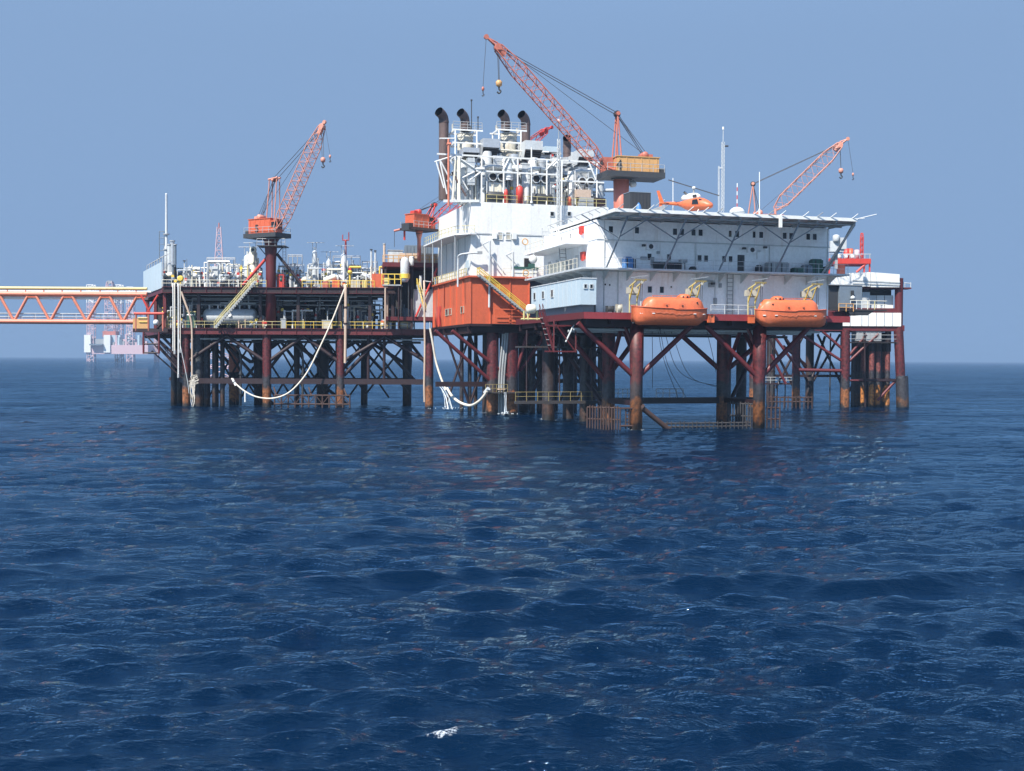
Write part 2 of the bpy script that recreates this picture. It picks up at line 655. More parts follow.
def sea_foam(o, X, Y, Z, J):
    """white water: breaking crests, the wash round the piles, and the discharge splashes"""
    rng = np.random.default_rng(5)
    foam = np.zeros_like(X)
    crest = np.clip((J - np.quantile(J[40:900], 0.9990)) * 2.2, 0, .9)
    far = np.clip((Y - 70) / 60, 0.0, 1)
    foam = np.maximum(foam, crest * far)
    for (x, y, r) in LEGS + WASH:
        m = (np.abs(X - x) < 8) & (np.abs(Y - y) < 8)
        d = np.hypot((X[m] - x) * 0.8, Y[m] - y)
        foam[m] = np.maximum(foam[m], np.clip(1.05 - (d - r) / (0.3 + 0.6 * r), 0, 1) * 0.5)
    for (x, y, rx, ry) in BREAKERS:
        m = (np.abs(X - x) < 4 * rx) & (np.abs(Y - y) < 4 * ry)
        foam[m] = np.maximum(foam[m], np.clip(1.15 - ((X[m] - x) / rx) ** 2 - ((Y[m] - y) / ry) ** 2, 0, 1) * .50)
    a = o.data.attributes.new('foam', 'FLOAT', 'POINT')
    a.data.foreach_set('value', foam.astype(np.float32).ravel())


WASH = []
_b = random.Random(21)
BREAKERS = [(-1.5, 25.3, .85, .5), (-2.6, 26.2, .5, .25)]
BREAKERS += [(_b.uniform(-.5, .5) * y_, y_, _b.uniform(.5, 1.3), _b.uniform(.3, .7)) for y_ in [_b.uniform(130, 600) for _ in range(46)]]
m, nt, p = _new('sea_water')
nt.nodes.remove(p)
# water: deep-blue body under a sky-reflecting surface; reflection levels off at low angles as it does over a ruffled sea
body = nt.nodes.new('ShaderNodeBsdfDiffuse')
body.inputs['Color'].default_value = (0.0002, 0.0060, 0.0190, 1)
glo = nt.nodes.new('ShaderNodeBsdfGlossy')
glo.inputs['Color'].default_value = (0.60, 0.85, 1.0, 1)
glo.inputs['Roughness'].default_value = 0.03
fre = nt.nodes.new('ShaderNodeFresnel')
fre.inputs['IOR'].default_value = 1.333
fd1 = nt.nodes.new('ShaderNodeMath')
fd1.operation = 'MULTIPLY_ADD'
nt.links.new(fre.outputs[0], fd1.inputs[0])
fd1.inputs[1].default_value = 0.25
fd1.inputs[2].default_value = 1.0
fd2 = nt.nodes.new('ShaderNodeMath')
fd2.operation = 'DIVIDE'
nt.links.new(fre.outputs[0], fd2.inputs[0])
nt.links.new(fd1.outputs[0], fd2.inputs[1])
wat = nt.nodes.new('ShaderNodeMixShader')
nt.links.new(fd2.outputs[0], wat.inputs[0])
nt.links.new(body.outputs[0], wat.inputs[1])
nt.links.new(glo.outputs[0], wat.inputs[2])
g = nt.nodes.new('ShaderNodeNewGeometry')
hs = None
for sc, st, det, sc3 in ((2.6, 0.16, 5, (0.42, 1.0, 1)), (7.0, 0.08, 4, (0.45, 1.0, 1)), (18.0, 0.024, 3, (0.6, 1.0, 1))):
    nn = _noise(nt, sc, det, sc3=sc3, rough=0.55)
    mu = nt.nodes.new('ShaderNodeMath')
    mu.operation = 'MULTIPLY_ADD'
    nt.links.new(nn.outputs[0], mu.inputs[0])
    mu.inputs[1].default_value = st
    if hs is None:
        mu.inputs[2].default_value = 0
    else:
        nt.links.new(hs, mu.inputs[2])
    hs = mu.outputs[0]
bp = nt.nodes.new('ShaderNodeBump')
bp.inputs['Strength'].default_value = 0.8
bp.inputs['Distance'].default_value = 1.0
if 'Filter Width' in bp.inputs:
    bp.inputs['Filter Width'].default_value = 0.02
gn = _noise(nt, 0.05, 3, sc3=(0.4, 1.0, 1.0))       # cat's-paws: gusts ruffle some patches more than others
gr_ = _ramp(nt, gn.outputs[0], [(0.38, (0.3, 0.3, 0.3)), (0.62, (1, 1, 1))])
nt.links.new(gr_.outputs[0], bp.inputs['Strength'])
nt.links.new(hs, bp.inputs['Height'])
# small wind ripples as slopes of the surface itself, so that they do not flatten out towards the horizon
acc = bp.outputs[0]
chop = nt.nodes.new('ShaderNodeAttribute')
chop.attribute_name = 'chop'
cm = nt.nodes.new('ShaderNodeMath')
cm.operation = 'MULTIPLY_ADD'
nt.links.new(chop.outputs['Fac'], cm.inputs[0])
cm.inputs[1].default_value = 3.6
cm.inputs[2].default_value = 0.3
for sc_, amp in ((0.16, 0.2), (0.6, 0.34), (2.6, 0.3)):
    nn = _noise(nt, sc_, 2, sc3=(0.5, 1.0, 1.0))
    v1 = nt.nodes.new('ShaderNodeVectorMath')
    v1.operation = 'SUBTRACT'
    nt.links.new(nn.outputs['Color'], v1.inputs[0])
    v1.inputs[1].default_value = (0.5, 0.5, 0.5)
    v2 = nt.nodes.new('ShaderNodeVectorMath')
    v2.operation = 'MULTIPLY'
    nt.links.new(v1.outputs[0], v2.inputs[0])
    v2.inputs[1].default_value = (amp * 0.6, amp, 0.0)
    vs_ = nt.nodes.new('ShaderNodeVectorMath')
    vs_.operation = 'SCALE'
    nt.links.new(v2.outputs[0], vs_.inputs[0])
    nt.links.new(cm.outputs[0], vs_.inputs['Scale'])
    v3 = nt.nodes.new('ShaderNodeVectorMath')
    nt.links.new(acc, v3.inputs[0])
    nt.links.new(vs_.outputs[0], v3.inputs[1])
    acc = v3.outputs[0]
v4 = nt.nodes.new('ShaderNodeVectorMath')
v4.operation = 'NORMALIZE'
nt.links.new(acc, v4.inputs[0])
for nd in (fre, glo):
    nt.links.new(v4.outputs[0], nd.inputs['Normal'])
at_ = nt.nodes.new('ShaderNodeAttribute')
at_.attribute_name = 'foam'
fn = _noise(nt, 6.0, 8, rough=0.8)
sub = nt.nodes.new('ShaderNodeMath')
sub.operation = 'ADD'
nt.links.new(at_.outputs['Fac'], sub.inputs[0])
nt.links.new(fn.outputs[0], sub.inputs[1])
fr = _ramp(nt, sub.outputs[0], [(0.86, (0, 0, 0)), (1.02, (0.9, 0.9, 0.9))])
sub2 = nt.nodes.new('ShaderNodeMath')
sub2.operation = 'SUBTRACT'
nt.links.new(sub.outputs[0], sub2.inputs[0])
sub2.inputs[1].default_value = 0.12
nt.links.new(sub2.outputs[0], fr.inputs[0])
fd = nt.nodes.new('ShaderNodeBsdfDiffuse')
fd.inputs['Color'].default_value = (0.72, 0.78, 0.82, 1)
ms = nt.nodes.new('ShaderNodeMixShader')
nt.links.new(fr.outputs[0], ms.inputs[0])
nt.links.new(wat.outputs[0], ms.inputs[1])
nt.links.new(fd.outputs[0], ms.inputs[2])
nt.links.new(ms.outputs[0], [n for n in nt.nodes if n.type == 'OUTPUT_MATERIAL'][0].inputs['Surface'])
SEA = build_sea()
SEA[0].data.materials.append(MATS['sea_water'])

# ------------------------------------------------------------------ haze: even, pale, over the whole sea
def build_haze():
    hz = _mesh('haze', [(x, y, z) for z in (-3.5, 90) for y in (-60000, 60000) for x in (-60000, 60000)],
               [(0, 2, 3, 1), (4, 5, 7, 6), (0, 1, 5, 4), (2, 6, 7, 3), (0, 4, 6, 2), (1, 3, 7, 5)], 'white')
    hz.materials.clear()
    m = bpy.data.materials.new('haze_air')
    m.use_nodes = True
    nt = m.node_tree
    for n in list(nt.nodes):
        nt.nodes.remove(n)
    out = nt.nodes.new('ShaderNodeOutputMaterial')
    pv = nt.nodes.new('ShaderNodeVolumePrincipled')
    pv.inputs['Color'].default_value = HAZE_COL
    pv.inputs['Density'].default_value = HAZE_DEN
    pv.inputs['Density Attribute'].default_value = ''
    pv.inputs['Color Attribute'].default_value = ''
    pv.inputs['Temperature Attribute'].default_value = ''
    pv.inputs['Anisotropy'].default_value = 0.0
    nt.links.new(pv.outputs[0], out.inputs['Volume'])
    hz.materials.append(m)
    o = bpy.data.objects.new('haze', hz)
    COL.objects.link(o)
    o['kind'] = 'stuff'
    o['label'] = 'pale blue haze lying over the open sea'
    WM['haze'] = Matrix.Identity(4)


HAZE_COL = (0.245, 0.350, 0.485, 1)
HAZE_DEN = 0.00021
build_haze()

# ------------------------------------------------------------------ process platform (two open decks on piles)
YP = 193.0
ZC, ZT = 12.7, 19.3          # cellar deck, top deck
SK = Vector((-0.40, 0.917, 0))   # its side runs back at a slant


def pp(px, back=0.0, z=0.0, y0=YP):
    """point on the platform's front line below picture column px, then back along its side"""
    b = at(px, 358, y0)
    q = Vector((b.x, y0, z)) + SK * back
    return q


def pq(px, back=0.0, z=0.0, y0=YP):
    b = at(px, 358, y0 + .917 * back)
    return Vector((b.x, b.y, z))


jk = thing('process_jacket', 'dark red pile jacket under the open process decks beside the bridge', 'jacket', pp(268, 6))
fl = [(187, 0.62), (268, 0.72), (342, 0.66), (431, 0.68)]
for px, r in fl:
    q = pp(px, 0.8)
    leg(jk, q.x, q.y, ZC - .8, r, 'leg_paint')
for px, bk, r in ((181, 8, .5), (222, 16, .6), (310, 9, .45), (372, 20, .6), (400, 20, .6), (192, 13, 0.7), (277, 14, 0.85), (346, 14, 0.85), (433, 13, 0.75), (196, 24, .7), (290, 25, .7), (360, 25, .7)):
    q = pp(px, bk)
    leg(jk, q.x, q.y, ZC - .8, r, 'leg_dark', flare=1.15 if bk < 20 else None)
zb = 4.2
for bk in (0.8, 13.5):
    for a, b in zip(fl, fl[1:]):
        pa, pb = pp(a[0], bk, zb), pp(b[0], bk, zb)
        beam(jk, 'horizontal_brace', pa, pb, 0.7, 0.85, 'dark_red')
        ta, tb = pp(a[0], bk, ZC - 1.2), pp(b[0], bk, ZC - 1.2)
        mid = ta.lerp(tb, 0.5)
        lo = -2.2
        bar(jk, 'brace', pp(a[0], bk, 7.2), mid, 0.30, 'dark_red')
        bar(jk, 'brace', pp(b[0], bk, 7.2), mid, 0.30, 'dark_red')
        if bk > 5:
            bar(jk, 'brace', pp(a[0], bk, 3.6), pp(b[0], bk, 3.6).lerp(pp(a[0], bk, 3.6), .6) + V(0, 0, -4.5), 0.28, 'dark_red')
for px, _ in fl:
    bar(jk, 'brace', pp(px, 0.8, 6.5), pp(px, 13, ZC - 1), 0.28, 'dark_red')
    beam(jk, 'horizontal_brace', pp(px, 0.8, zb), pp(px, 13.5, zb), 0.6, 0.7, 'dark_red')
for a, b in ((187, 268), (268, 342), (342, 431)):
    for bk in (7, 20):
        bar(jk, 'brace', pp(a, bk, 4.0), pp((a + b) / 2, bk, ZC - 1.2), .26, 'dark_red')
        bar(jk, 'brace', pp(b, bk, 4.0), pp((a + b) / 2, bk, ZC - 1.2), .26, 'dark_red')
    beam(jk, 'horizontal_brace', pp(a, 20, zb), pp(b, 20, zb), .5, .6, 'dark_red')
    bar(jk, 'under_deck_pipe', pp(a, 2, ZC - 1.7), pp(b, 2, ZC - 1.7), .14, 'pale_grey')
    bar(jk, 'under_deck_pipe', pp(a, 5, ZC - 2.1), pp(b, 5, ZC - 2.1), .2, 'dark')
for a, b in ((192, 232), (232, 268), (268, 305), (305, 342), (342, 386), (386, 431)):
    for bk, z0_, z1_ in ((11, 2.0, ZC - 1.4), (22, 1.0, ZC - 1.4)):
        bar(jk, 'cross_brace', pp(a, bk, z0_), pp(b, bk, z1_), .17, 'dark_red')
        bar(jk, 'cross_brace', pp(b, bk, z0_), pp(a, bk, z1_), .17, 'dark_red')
# two plain struts in the wide bay
for px in (371, 387):
    bar(jk, 'strut', pp(px, 1.5, zb), pp(px, 1.5, ZC - 1), 0.24, 'dark_red')
bar(jk, 'brace', pp(346, 1.2, 5.2), pp(384, 1.2, ZC - 1.2), 0.3, 'dark_red')
# raking braces out to the corner of the deck
for (a, b, za) in ((155, 186, 11.3), (162, 190, 11.4), (152, 186, 9.0)):
    bar(jk, 'brace', pp(a, 0.4, za), pp(b, 0.8, 6.8 if za > 10 else 4.2), 0.22 if za > 10 else 0.12, 'dark_red')

cs = thing('riser_caisson', 'fat grey riser caisson hanging beside the platform corner pile', 'caisson', pp(200, 3))
q = pp(200.5, 2.5)
leg(cs, q.x, q.y, ZC - .9, 0.78, 'caisson_grey', name='shell')
bar(cs, 'flange', (q.x, q.y, 8.4), (q.x, q.y, 8.7), 0.92, 'caisson_grey')
for i, (px, bk, r, m_) in enumerate(((206, 6, .34, 'leg_dark'), (210.5, 4, .36, 'caisson_grey'), (215, 7, .4, 'leg_dark'), (219.5, 4.5, .42, 'leg_dark'),
                                     (224, 7, .36, 'leg_dark'), (228, 5, .38, 'leg_dark'))):
    q = pp(px, bk)
    cd = thing('conductor_pipe', ('second', 'third', 'fourth', 'fifth', 'sixth', 'seventh')[i] + ' dark vertical pipe counted from the fat grey caisson', 'pipe', (q.x, q.y, 0), 'dark conductor pipes')
    leg(cd, q.x, q.y, ZC - .9, r, m_, name='shell')
    bar(cd, 'guide_collar', (q.x, q.y, 4.0), (q.x, q.y, 4.5), r + .12, 'dark_red')
for i, (px, bk) in enumerate(((232.5, 12), (236.5, 15))):
    q = pq(px, bk)
    cd = thing('conductor_pipe', ('salmon rusty pipe behind the dark conductors', 'thinner salmon pipe with clamps behind the dark conductors')[i], 'pipe', (q.x, q.y, 0), 'salmon conductor pipes')
    leg(cd, q.x, q.y, 10.0, .62 - .15 * i, 'conductor', name='shell')
    bar(cd, 'sleeve', (q.x, q.y, 5.5), (q.x, q.y, 10.1), .64 - .15 * i, 'salmon')
    for z in (3.4, 6.2, 9.6):
        bar(cd, 'clamp', (q.x, q.y, z), (q.x, q.y, z + .25), .72 - .12 * i, 'salmon')
# curved sump pipe and its twin
for px, lab in ((244.5, 'black goose-neck pipe dipping to the water under the crane'), (307.5, 'black goose-neck pipe over the long fender')):
    c = pp(px, 3.2)
    t = thing('sump_pipe', lab, 'pipe', (c.x, c.y, 0))
    tube(t, 'pipe', curve_pts([c + V(-2.0, .6, 10.2), c + V(-.6, 0, 9.6), c + V(0, 0, 8.0), c + V(0, 0, 4), c + V(0, 0, .1)], 6), 0.2, 'dark')
    bar(t, 'flange', c + V(0, 0, 5.2), c + V(0, 0, 5.4), .32, 'dark')

pd = thing('process_decks', 'two-level open process decks with dark red plate girder edges', 'deck', pp(290, 6, ZC))


def deck_poly(x0, x1, bk0, bk1):
    return [(p.x, p.y) for p in (pp(x0, bk0), pp(x1, bk0), pp(x1, bk1), pp(x0, bk1))]


prism(pd, 'cellar_plate', deck_poly(163, 437, 0.1, 26), ZC - .45, ZC - .2, 'deck_dark')
prism(pd, 'top_plate', deck_poly(163, 396, 0.1, 26), ZT - .3, ZT - .1, 'deck_dark')
for z, x1 in ((ZC, 437), (ZT, 396)):
    h = 0.95
    beam(pd, 'edge_girder', pp(163, 0, z - h / 2 - .0), pp(x1, 0, z - h / 2), 0.12, h, 'red_steel' if z < 15 else 'dark_red')
    beam(pd, 'edge_flange', pp(163, -.12, z - .02), pp(x1, -.12, z - .02), 0.42, 0.07, 'red_steel')
    beam(pd, 'edge_flange', pp(163, -.12, z - h), pp(x1, -.12, z - h), 0.42, 0.07, 'red_steel')
    beam(pd, 'edge_girder', pp(163, 0.1, z - h / 2), pp(163, 26, z - h / 2), 0.12, h, 'red_steel')
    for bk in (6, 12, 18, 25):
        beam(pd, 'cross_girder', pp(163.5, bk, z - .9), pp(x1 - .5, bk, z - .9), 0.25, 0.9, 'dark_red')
    for px in range(176, x1 - 4, 15):
        beam(pd, 'stiffener', pp(px, -.16, z - h + .05), pp(px, -.16, z - .07), 0.06, 0.16, 'red_steel')
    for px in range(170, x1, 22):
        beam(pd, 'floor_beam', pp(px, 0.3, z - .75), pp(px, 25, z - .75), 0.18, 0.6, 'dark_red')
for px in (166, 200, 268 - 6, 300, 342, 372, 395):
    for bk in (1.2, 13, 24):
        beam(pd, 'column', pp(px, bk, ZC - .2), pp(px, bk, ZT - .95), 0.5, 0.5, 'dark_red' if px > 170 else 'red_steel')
for a, b in ((166, 200), (300, 342), (342, 372)):
    bar(pd, 'diagonal', pp(a, 13, ZC), pp(b, 13, ZT - 1), .2, 'dark_red')
# partitions coloured dark to paint the gloom inside, and cable trays across the deck
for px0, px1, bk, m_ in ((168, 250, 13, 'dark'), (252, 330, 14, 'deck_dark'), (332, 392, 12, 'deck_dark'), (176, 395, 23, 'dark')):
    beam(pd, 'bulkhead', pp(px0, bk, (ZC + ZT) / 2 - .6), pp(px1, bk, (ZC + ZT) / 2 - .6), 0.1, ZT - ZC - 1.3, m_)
for i, z in enumerate((18.0, 17.3, 16.6)):
    beam(pd, 'cable_tray', pp(180, 1.4 + i, z), pp(392, 1.4 + i, z), 0.5, 0.1, 'grey')

# separator vessel and the other kit on the cellar deck
vs = thing('separator_vessel', 'long grey horizontal vessel with pale saddles on the cellar deck', 'vessel', pp(232, 3.2, ZC))
p0, p1 = pp(207, 3.5, ZC + 2.0), pp(262, 3.5, ZC + 2.0)
drum(vs, 'shell', p0, p1, 1.25, 'pale_grey')
for t_ in (.2, .8):
    c = p0.lerp(p1, t_)
    beam(vs, 'saddle', c + V(0, 0, -2.0), c + V(0, 0, -.7), 1.2, .5, 'grey')
for t_ in (.12, .28, .42, .55, .68, .86):
    c = p0.lerp(p1, t_) + V(0, -.3, 1.1)
    bar(vs, 'nozzle', c, c + V(0, 0, .6), .14, 'silver')
    bar(vs, 'nozzle_flange', c + V(0, 0, .6), c + V(0, 0, .72), .24, 'silver')
c = p0.lerp(p1, .52) + V(0, -1.28, .2)
bar(vs, 'manway', c, c + V(0, -.18, 0), .33, 'white')
bar(vs, 'outlet_pipe', p1 + V(-.2, 0, 0), p1 + V(.9, 0, 0), .22, 'pale_grey')
bar(vs, 'outlet_pipe', p1 + V(.9, 0, .1), p1 + V(.9, 0, -2), .22, 'pale_grey')

rng = random.Random(4)


def pipework(name, label, xs, bks, zs, n, mats, rr=(.07, .16), up=None, y0=YP, cat='pipework', valves=True, pf=None):
    """a manifold: runs, risers and valve bodies, each a part"""
    pf = pf or pp
    b = pf((xs[0] + xs[1]) / 2, (bks[0] + bks[1]) / 2, zs[0])
    t = thing(name, label, cat, b)
    for i in range(n):
        r = rng.uniform(*rr)
        m_ = rng.choice(mats)
        px = rng.uniform(*xs)
        bk = rng.uniform(*bks)
        z = rng.uniform(zs[0] + .3, zs[1])
        k = rng.random()
        if k < .45:
            q = min(xs[1], px + rng.uniform(.15, .6) * (xs[1] - xs[0]))
            a, e = pf(px, bk, z), pf(q, bk, z)
            bar(t, 'pipe_run', a, e, r, m_)
            bar(t, 'pipe_drop', a + V(0, 0, r * .5), V(a.x, a.y, zs[0]), r * .9, m_)
        elif k < .85:
            a = pf(px, bk, zs[0])
            bar(t, 'riser', a, V(a.x, a.y, z), r, m_)
            bar(t, 'flange', V(a.x, a.y, z - .1), V(a.x, a.y, z + .05), r * 1.8, m_)
        else:
            a, e = pf(px, bk, z), pf(px, bk + rng.uniform(1, 3), z)
            bar(t, 'pipe_run', a, e, r, m_)
            bar(t, 'pipe_drop', a + V(0, 0, r * .5), V(a.x, a.y, zs[0]), r * .9, m_)
        if valves and rng.random() < .45:
            a = pf(px, bk - .05, zs[0] + (z - zs[0]) * rng.uniform(.3, .8))
            lathe(t, 'valve', a + V(0, 0, -.3), (0, 0, 1), [(0, r * 1.3), (.15, r * 2.2), (.45, r * 2.2), (.6, r * 1.2)], m_, 10)
            bar(t, 'handwheel', a + V(0, -.12, .45), a + V(0, -.18, .45), .26, rng.choice(['bright_red', 'yellow', 'dark']))
    return t


GM = ['pale_grey', 'silver', 'galvanised', 'white', 'blue_grey']
pipework('valve_manifold', 'cluster of yellow valves by the bridge landing on the cellar deck', (165, 180), (1, 4), (ZC, ZC + 3.4), 14, ['pale_yellow', 'yellow', 'pale_grey'])
pipework('pipe_manifold', 'grey pipes and dark pump between the hoses and the long vessel', (184, 206), (1, 5), (ZC, ZC + 4), 18, GM + ['dark'])
pipework('pipe_manifold', 'low pale pipes lying before the crane column on the cellar deck', (240, 268), (.7, 2.4), (ZC, ZC + 1.8), 14, ['cream', 'pale_grey', 'tan_pipe'])
pipework('pipe_manifold', 'dim grey risers between the crane column and the tan standpipe', (278, 335), (2, 9), (ZC, ZT - 1.2), 24, GM + ['deck_dark', 'dark'])
pipework('pipe_manifold', 'tangle of thin risers and gauges past the tan standpipe', (346, 378), (1.5, 8), (ZC, ZT - 1.2), 30, GM + ['dark', 'cream'])
pipework('pipe_manifold', 'dark pipes with pale valves near the orange module wall', (380, 425), (2, 8), (ZC, ZT - 1.5), 26, ['dark', 'blue_grey', 'pale_grey', 'white'])
pipework('pipe_manifold', 'dark pipes and pump casings lining the cellar deck behind the vessel', (180, 262), (5, 11), (ZC, ZT - 1.2), 40, ['dark', 'blue_grey', 'grey', 'deck_dark', 'pale_grey'], (.08, .3))
pipework('pipe_manifold', 'dark risers lining the cellar deck behind the rail past the crane column', (276, 392), (6, 11), (ZC, ZT - 1.2), 60, ['dark', 'blue_grey', 'grey', 'deck_dark'], (.1, .35))
pipework('overhead_pipes', 'pipes running under the top deck above the long vessel', (178, 262), (1.5, 6), (ZT - 3.2, ZT - 1.3), 14, ['grey', 'pale_grey', 'blue_grey'], valves=False)
for i, (px, w, h, m_, lab) in enumerate(((194, 1.5, 2.6, 'green_dark', 'dark green pump skid with yellow top beside the hanging hoses'),
                                         (287, .8, 1.5, 'grey', 'small pale cabinet past the crane column'),
                                         (305, .8, 1.4, 'pale_yellow', 'yellowish junction box behind the cellar deck rail'),
                                         (331, 1.6, 1.3, 'stack_beige', 'beige equipment skid beneath the standpipe'),
                                         (411, 2.2, 1.2, 'white', 'white drum lying by the end of the cellar deck rail'))):
    c = pp(px, 2.2, ZC)
    t = thing('deck_skid', lab, 'equipment', c)
    fb = Frame(c.x, c.y, 0, c.z)
    if m_ == 'white':
        drum(t, 'shell', c + V(-1.1, 0, .7), c + V(1.1, 0, .7), .6, 'white')
        fbox(t, 'cradle', fb, -.8, .8, -.4, .4, -.2, .2, 'grey')
    else:
        fbox(t, 'body', fb, -w / 2, w / 2, -.6, .6, .05, h, m_)
        fbox(t, 'base', fb, -w / 2 - .1, w / 2 + .1, -.7, .7, -.2, .05, 'grey')
        fbox(t, 'cap', fb, -w / 2 - .05, w / 2 + .05, -.65, .65, h, h + .15, 'grey' if m_ != 'green_dark' else 'pale_yellow')
        bar(t, 'conduit', c + V(0, 0, h + .1), c + V(0, 0, h + 1.6), .08, 'pale_grey')
# vertical vessel and drums in the gloom towards the orange module
for px, bk, r, h, m_, lab in ((412, 4, .95, 3.4, 'blue_grey', 'dull grey upright vessel under the end of the top deck'),
                              (395, 6, .5, 1.3, 'pale_blue', 'pale blue ball-topped tank in the dark cellar deck'),
                              (389, 1.2, .32, 6.4, 'tan_pipe', 'tan pipe stanchion rising by the red landing')):
    c = pp(px, bk, ZC - .2)
    t = thing('upright_vessel', lab, 'vessel', c)
    lathe(t, 'shell', c + V(0, 0, .4), (0, 0, 1), [(0, r * .7), (.2, r), (h - .4, r), (h - .1, r * .7), (h, .1)], m_)
    bar(t, 'skirt', c, c + V(0, 0, .5), r * .8, 'grey')
    bar(t, 'nozzle', c + V(0, -.2, h + .3), c + V(0, -.2, h + .9), .1, m_)

# rails
guardrail('pale yellow rail along the cellar deck from landing to stair', [pp(166, -.1, ZC), pp(214, -.1, ZC)], 'pale_yellow')
guardrail('pale yellow rail along the cellar deck from stair to crane column', [pp(218, -.1, ZC), pp(281, -.1, ZC)], 'pale_yellow')
guardrail('yellow rail along the cellar deck from crane column to standpipe', [pp(286, -.1, ZC), pp(341, -.1, ZC)], 'yellow', r=.045)
guardrail('yellow rail along the cellar deck from standpipe to white drum', [pp(346, -.1, ZC), pp(407, -.1, ZC)], 'yellow', r=.045)
guardrail('pale rail along the top deck edge over the long vessel', [pp(162, -.1, ZT), pp(248, -.1, ZT)], 'cream', r=.045)
guardrail('yellow rail by the crane column on the top deck', [pp(253, -.1, ZT), pp(266, -.1, ZT)], 'pale_yellow', r=.05)
guardrail('yellow rail on the top deck from crane column towards the orange tank', [pp(302, -.1, ZT), pp(374, -.1, ZT)], 'yellow', r=.05)
guardrail('grey rail along the seaward back edge of the top deck', [pp(200, 25, ZT), pp(370, 25, ZT)], 'pale_grey')

# wind wall on the platform's side
ww = thing('wind_wall', 'pale grey sheeted wind wall along the side of the top deck', 'wall', pp(163, 10, ZT))
for i in range(7):
    a, b = pp(162, .3 + i * 3.5, 0), pp(162, .3 + (i + 1) * 3.5 - .12, 0)
    beam(ww, 'panel', a + V(0, 0, ZT + 1.9), b + V(0, 0, ZT + 1.9), .12, 4.2, 'pale_blue')
    rod(ww, 'stay', a + V(.2, 0, ZT), a + V(.2, 0, ZT + 4.9), .07, 'galvanised')
    rod(ww, 'stay', a + V(.2, 0, ZT + 4.9), a + V(1.3, 0, ZT + 5.4), .05, 'galvanised')

# hanging hoses by the landing
for i, (px, zl, r) in enumerate(((172.5, 9.5, .09), (174.2, 9.0, .12), (177.8, 5.2, .11), (179.8, 9.2, .085))):
    lab = ('white hose loop hanging over the cellar deck rail, outermost of four', 'thick white hose loop hanging beside the outermost one',
           'longest pale hose of the four, reaching down beside the pile', 'thin pale hose hanging innermost of the four')[i]
    a = pp(px, -.45, ZT + .3)
    t = thing('hanging_hose', lab, 'hose', a, 'hoses hung at the platform corner')
    tube(t, 'hose_body', curve_pts([pp(px, .5, ZT + .1), a, pp(px + .1, -.6, ZT - 2), pp(px + .15, -.55, 14), pp(px + .1, -.5, zl)], 7), r, 'hose' if i % 2 else 'white')
    bar(t, 'coupling', pp(px + .1, -.5, zl + .1), pp(px + .1, -.5, zl - .5), r * 1.5, 'galvanised')
c = pp(180.5, -.1, ZT + 1.0)
t = thing('hose_pulley', 'small yellow-green pulley block on the rail above the hanging hoses', 'pulley', c)
lathe(t, 'wheel', c + V(0, -.2, .3), (0, 1, 0), [(0, .3), (.08, .5), (.2, .35), (.32, .5), (.4, .3)], 'yellow')
bar(t, 'bracket', c + V(0, 0, -1.0), c + V(0, 0, .3), .09, 'yellow')
t = thing('drain_pipe', 'bent tan pipe running from the top deck down to the corner pile', 'pipe', pp(191, -.4, 5))
tube(t, 'pipe', curve_pts([pp(181, -.4, ZT - .8), pp(185, -.5, 16.6), pp(189.5, -.5, 14.6), pp(191.4, -.5, 12.6), pp(191.6, -.5, 9), pp(191.6, -.5, 4.6)], 7), .17, 'tan_pipe')
tt = thing('tangled_ropes', 'matted tangle of pale ropes hanging by the corner pile to the water', 'rope', pp(192, -.6, 4))
for i in range(16):
    a = pp(192 + rng.uniform(-2.6, 2.6), -.7, rng.uniform(4.2, 5.2))
    e = pp(192.3 + rng.uniform(-1.2, 2.0), -.8, rng.uniform(-.4, 2.5))
    tube(tt, 'strand', curve_pts([a, a.lerp(e, .3) + V(rng.uniform(-.3, .3), 0, rng.uniform(-.2, .2)), a.lerp(e, .7) + V(rng.uniform(-.3, .3), 0, 0), e], 4), rng.uniform(.025, .05), 'hose', 5)
for i in range(10):
    a = pp(192 + rng.uniform(-2.5, 2), -.75, rng.uniform(4, 5.2))
    tube(tt, 'strand', curve_pts([a, a + V(rng.uniform(.3, .8), 0, rng.uniform(-.5, .5)), a + V(rng.uniform(-.5, .6), 0, rng.uniform(-.9, .2))], 4), .045, 'hose', 5)
t = thing('slack_line', 'thin green line drooping beside the long pale hose', 'rope', pp(183, -.6, 4))
tube(t, 'line', curve_pts([pp(178.5, -.5, 11), pp(181, -.6, 9), pp(184, -.7, 6.5), pp(187, -.7, 4), pp(188.4, -.7, 2.2)], 6), .055, 'pale_grey', 5)

# tan standpipe and mooring hose of the middle bay
t = thing('standpipe', 'tall tan standpipe hung down the front of both decks', 'pipe', pp(344.3, -.6, 7))
tube(t, 'pipe', curve_pts([pp(344.3, .2, ZT + .4), pp(344.3, -.5, ZT + .1), pp(344.4, -.7, ZT - 1.2), pp(344.3, -.7, 13), pp(344.0, -.7, 7.2)], 6), .24, 'tan_pipe', 10)
for z in (16, 13.4):
    bar(t, 'clamp', pp(344.3, -.7, z), pp(344.3, -.7, z + .25), .33, 'dark_red')
t = thing('mooring_hose', 'pale hose sagging from the standpipe head towards the rusty pipes', 'hose', pp(265, -1, 2))
tube(t, 'hose_body', curve_pts([pp(343.3, -.7, ZT - .2), pp(331, -1, 14.2), pp(316, -1.5, 9.2), pp(303, -2, 5.4), pp(287, -2.2, 2.6), pp(271, -2.2, 1.55), pp(255, -2, 1.7), pp(243, -1.6, 2.6), pp(234, -.9, 3.9), pp(231.5, -.2, 4.6)], 8), .13, 'hose', 8)
rod(t, 'tail', pp(243.2, -1.6, 2.5), pp(243.2, -1.6, .9), .14, 'white')
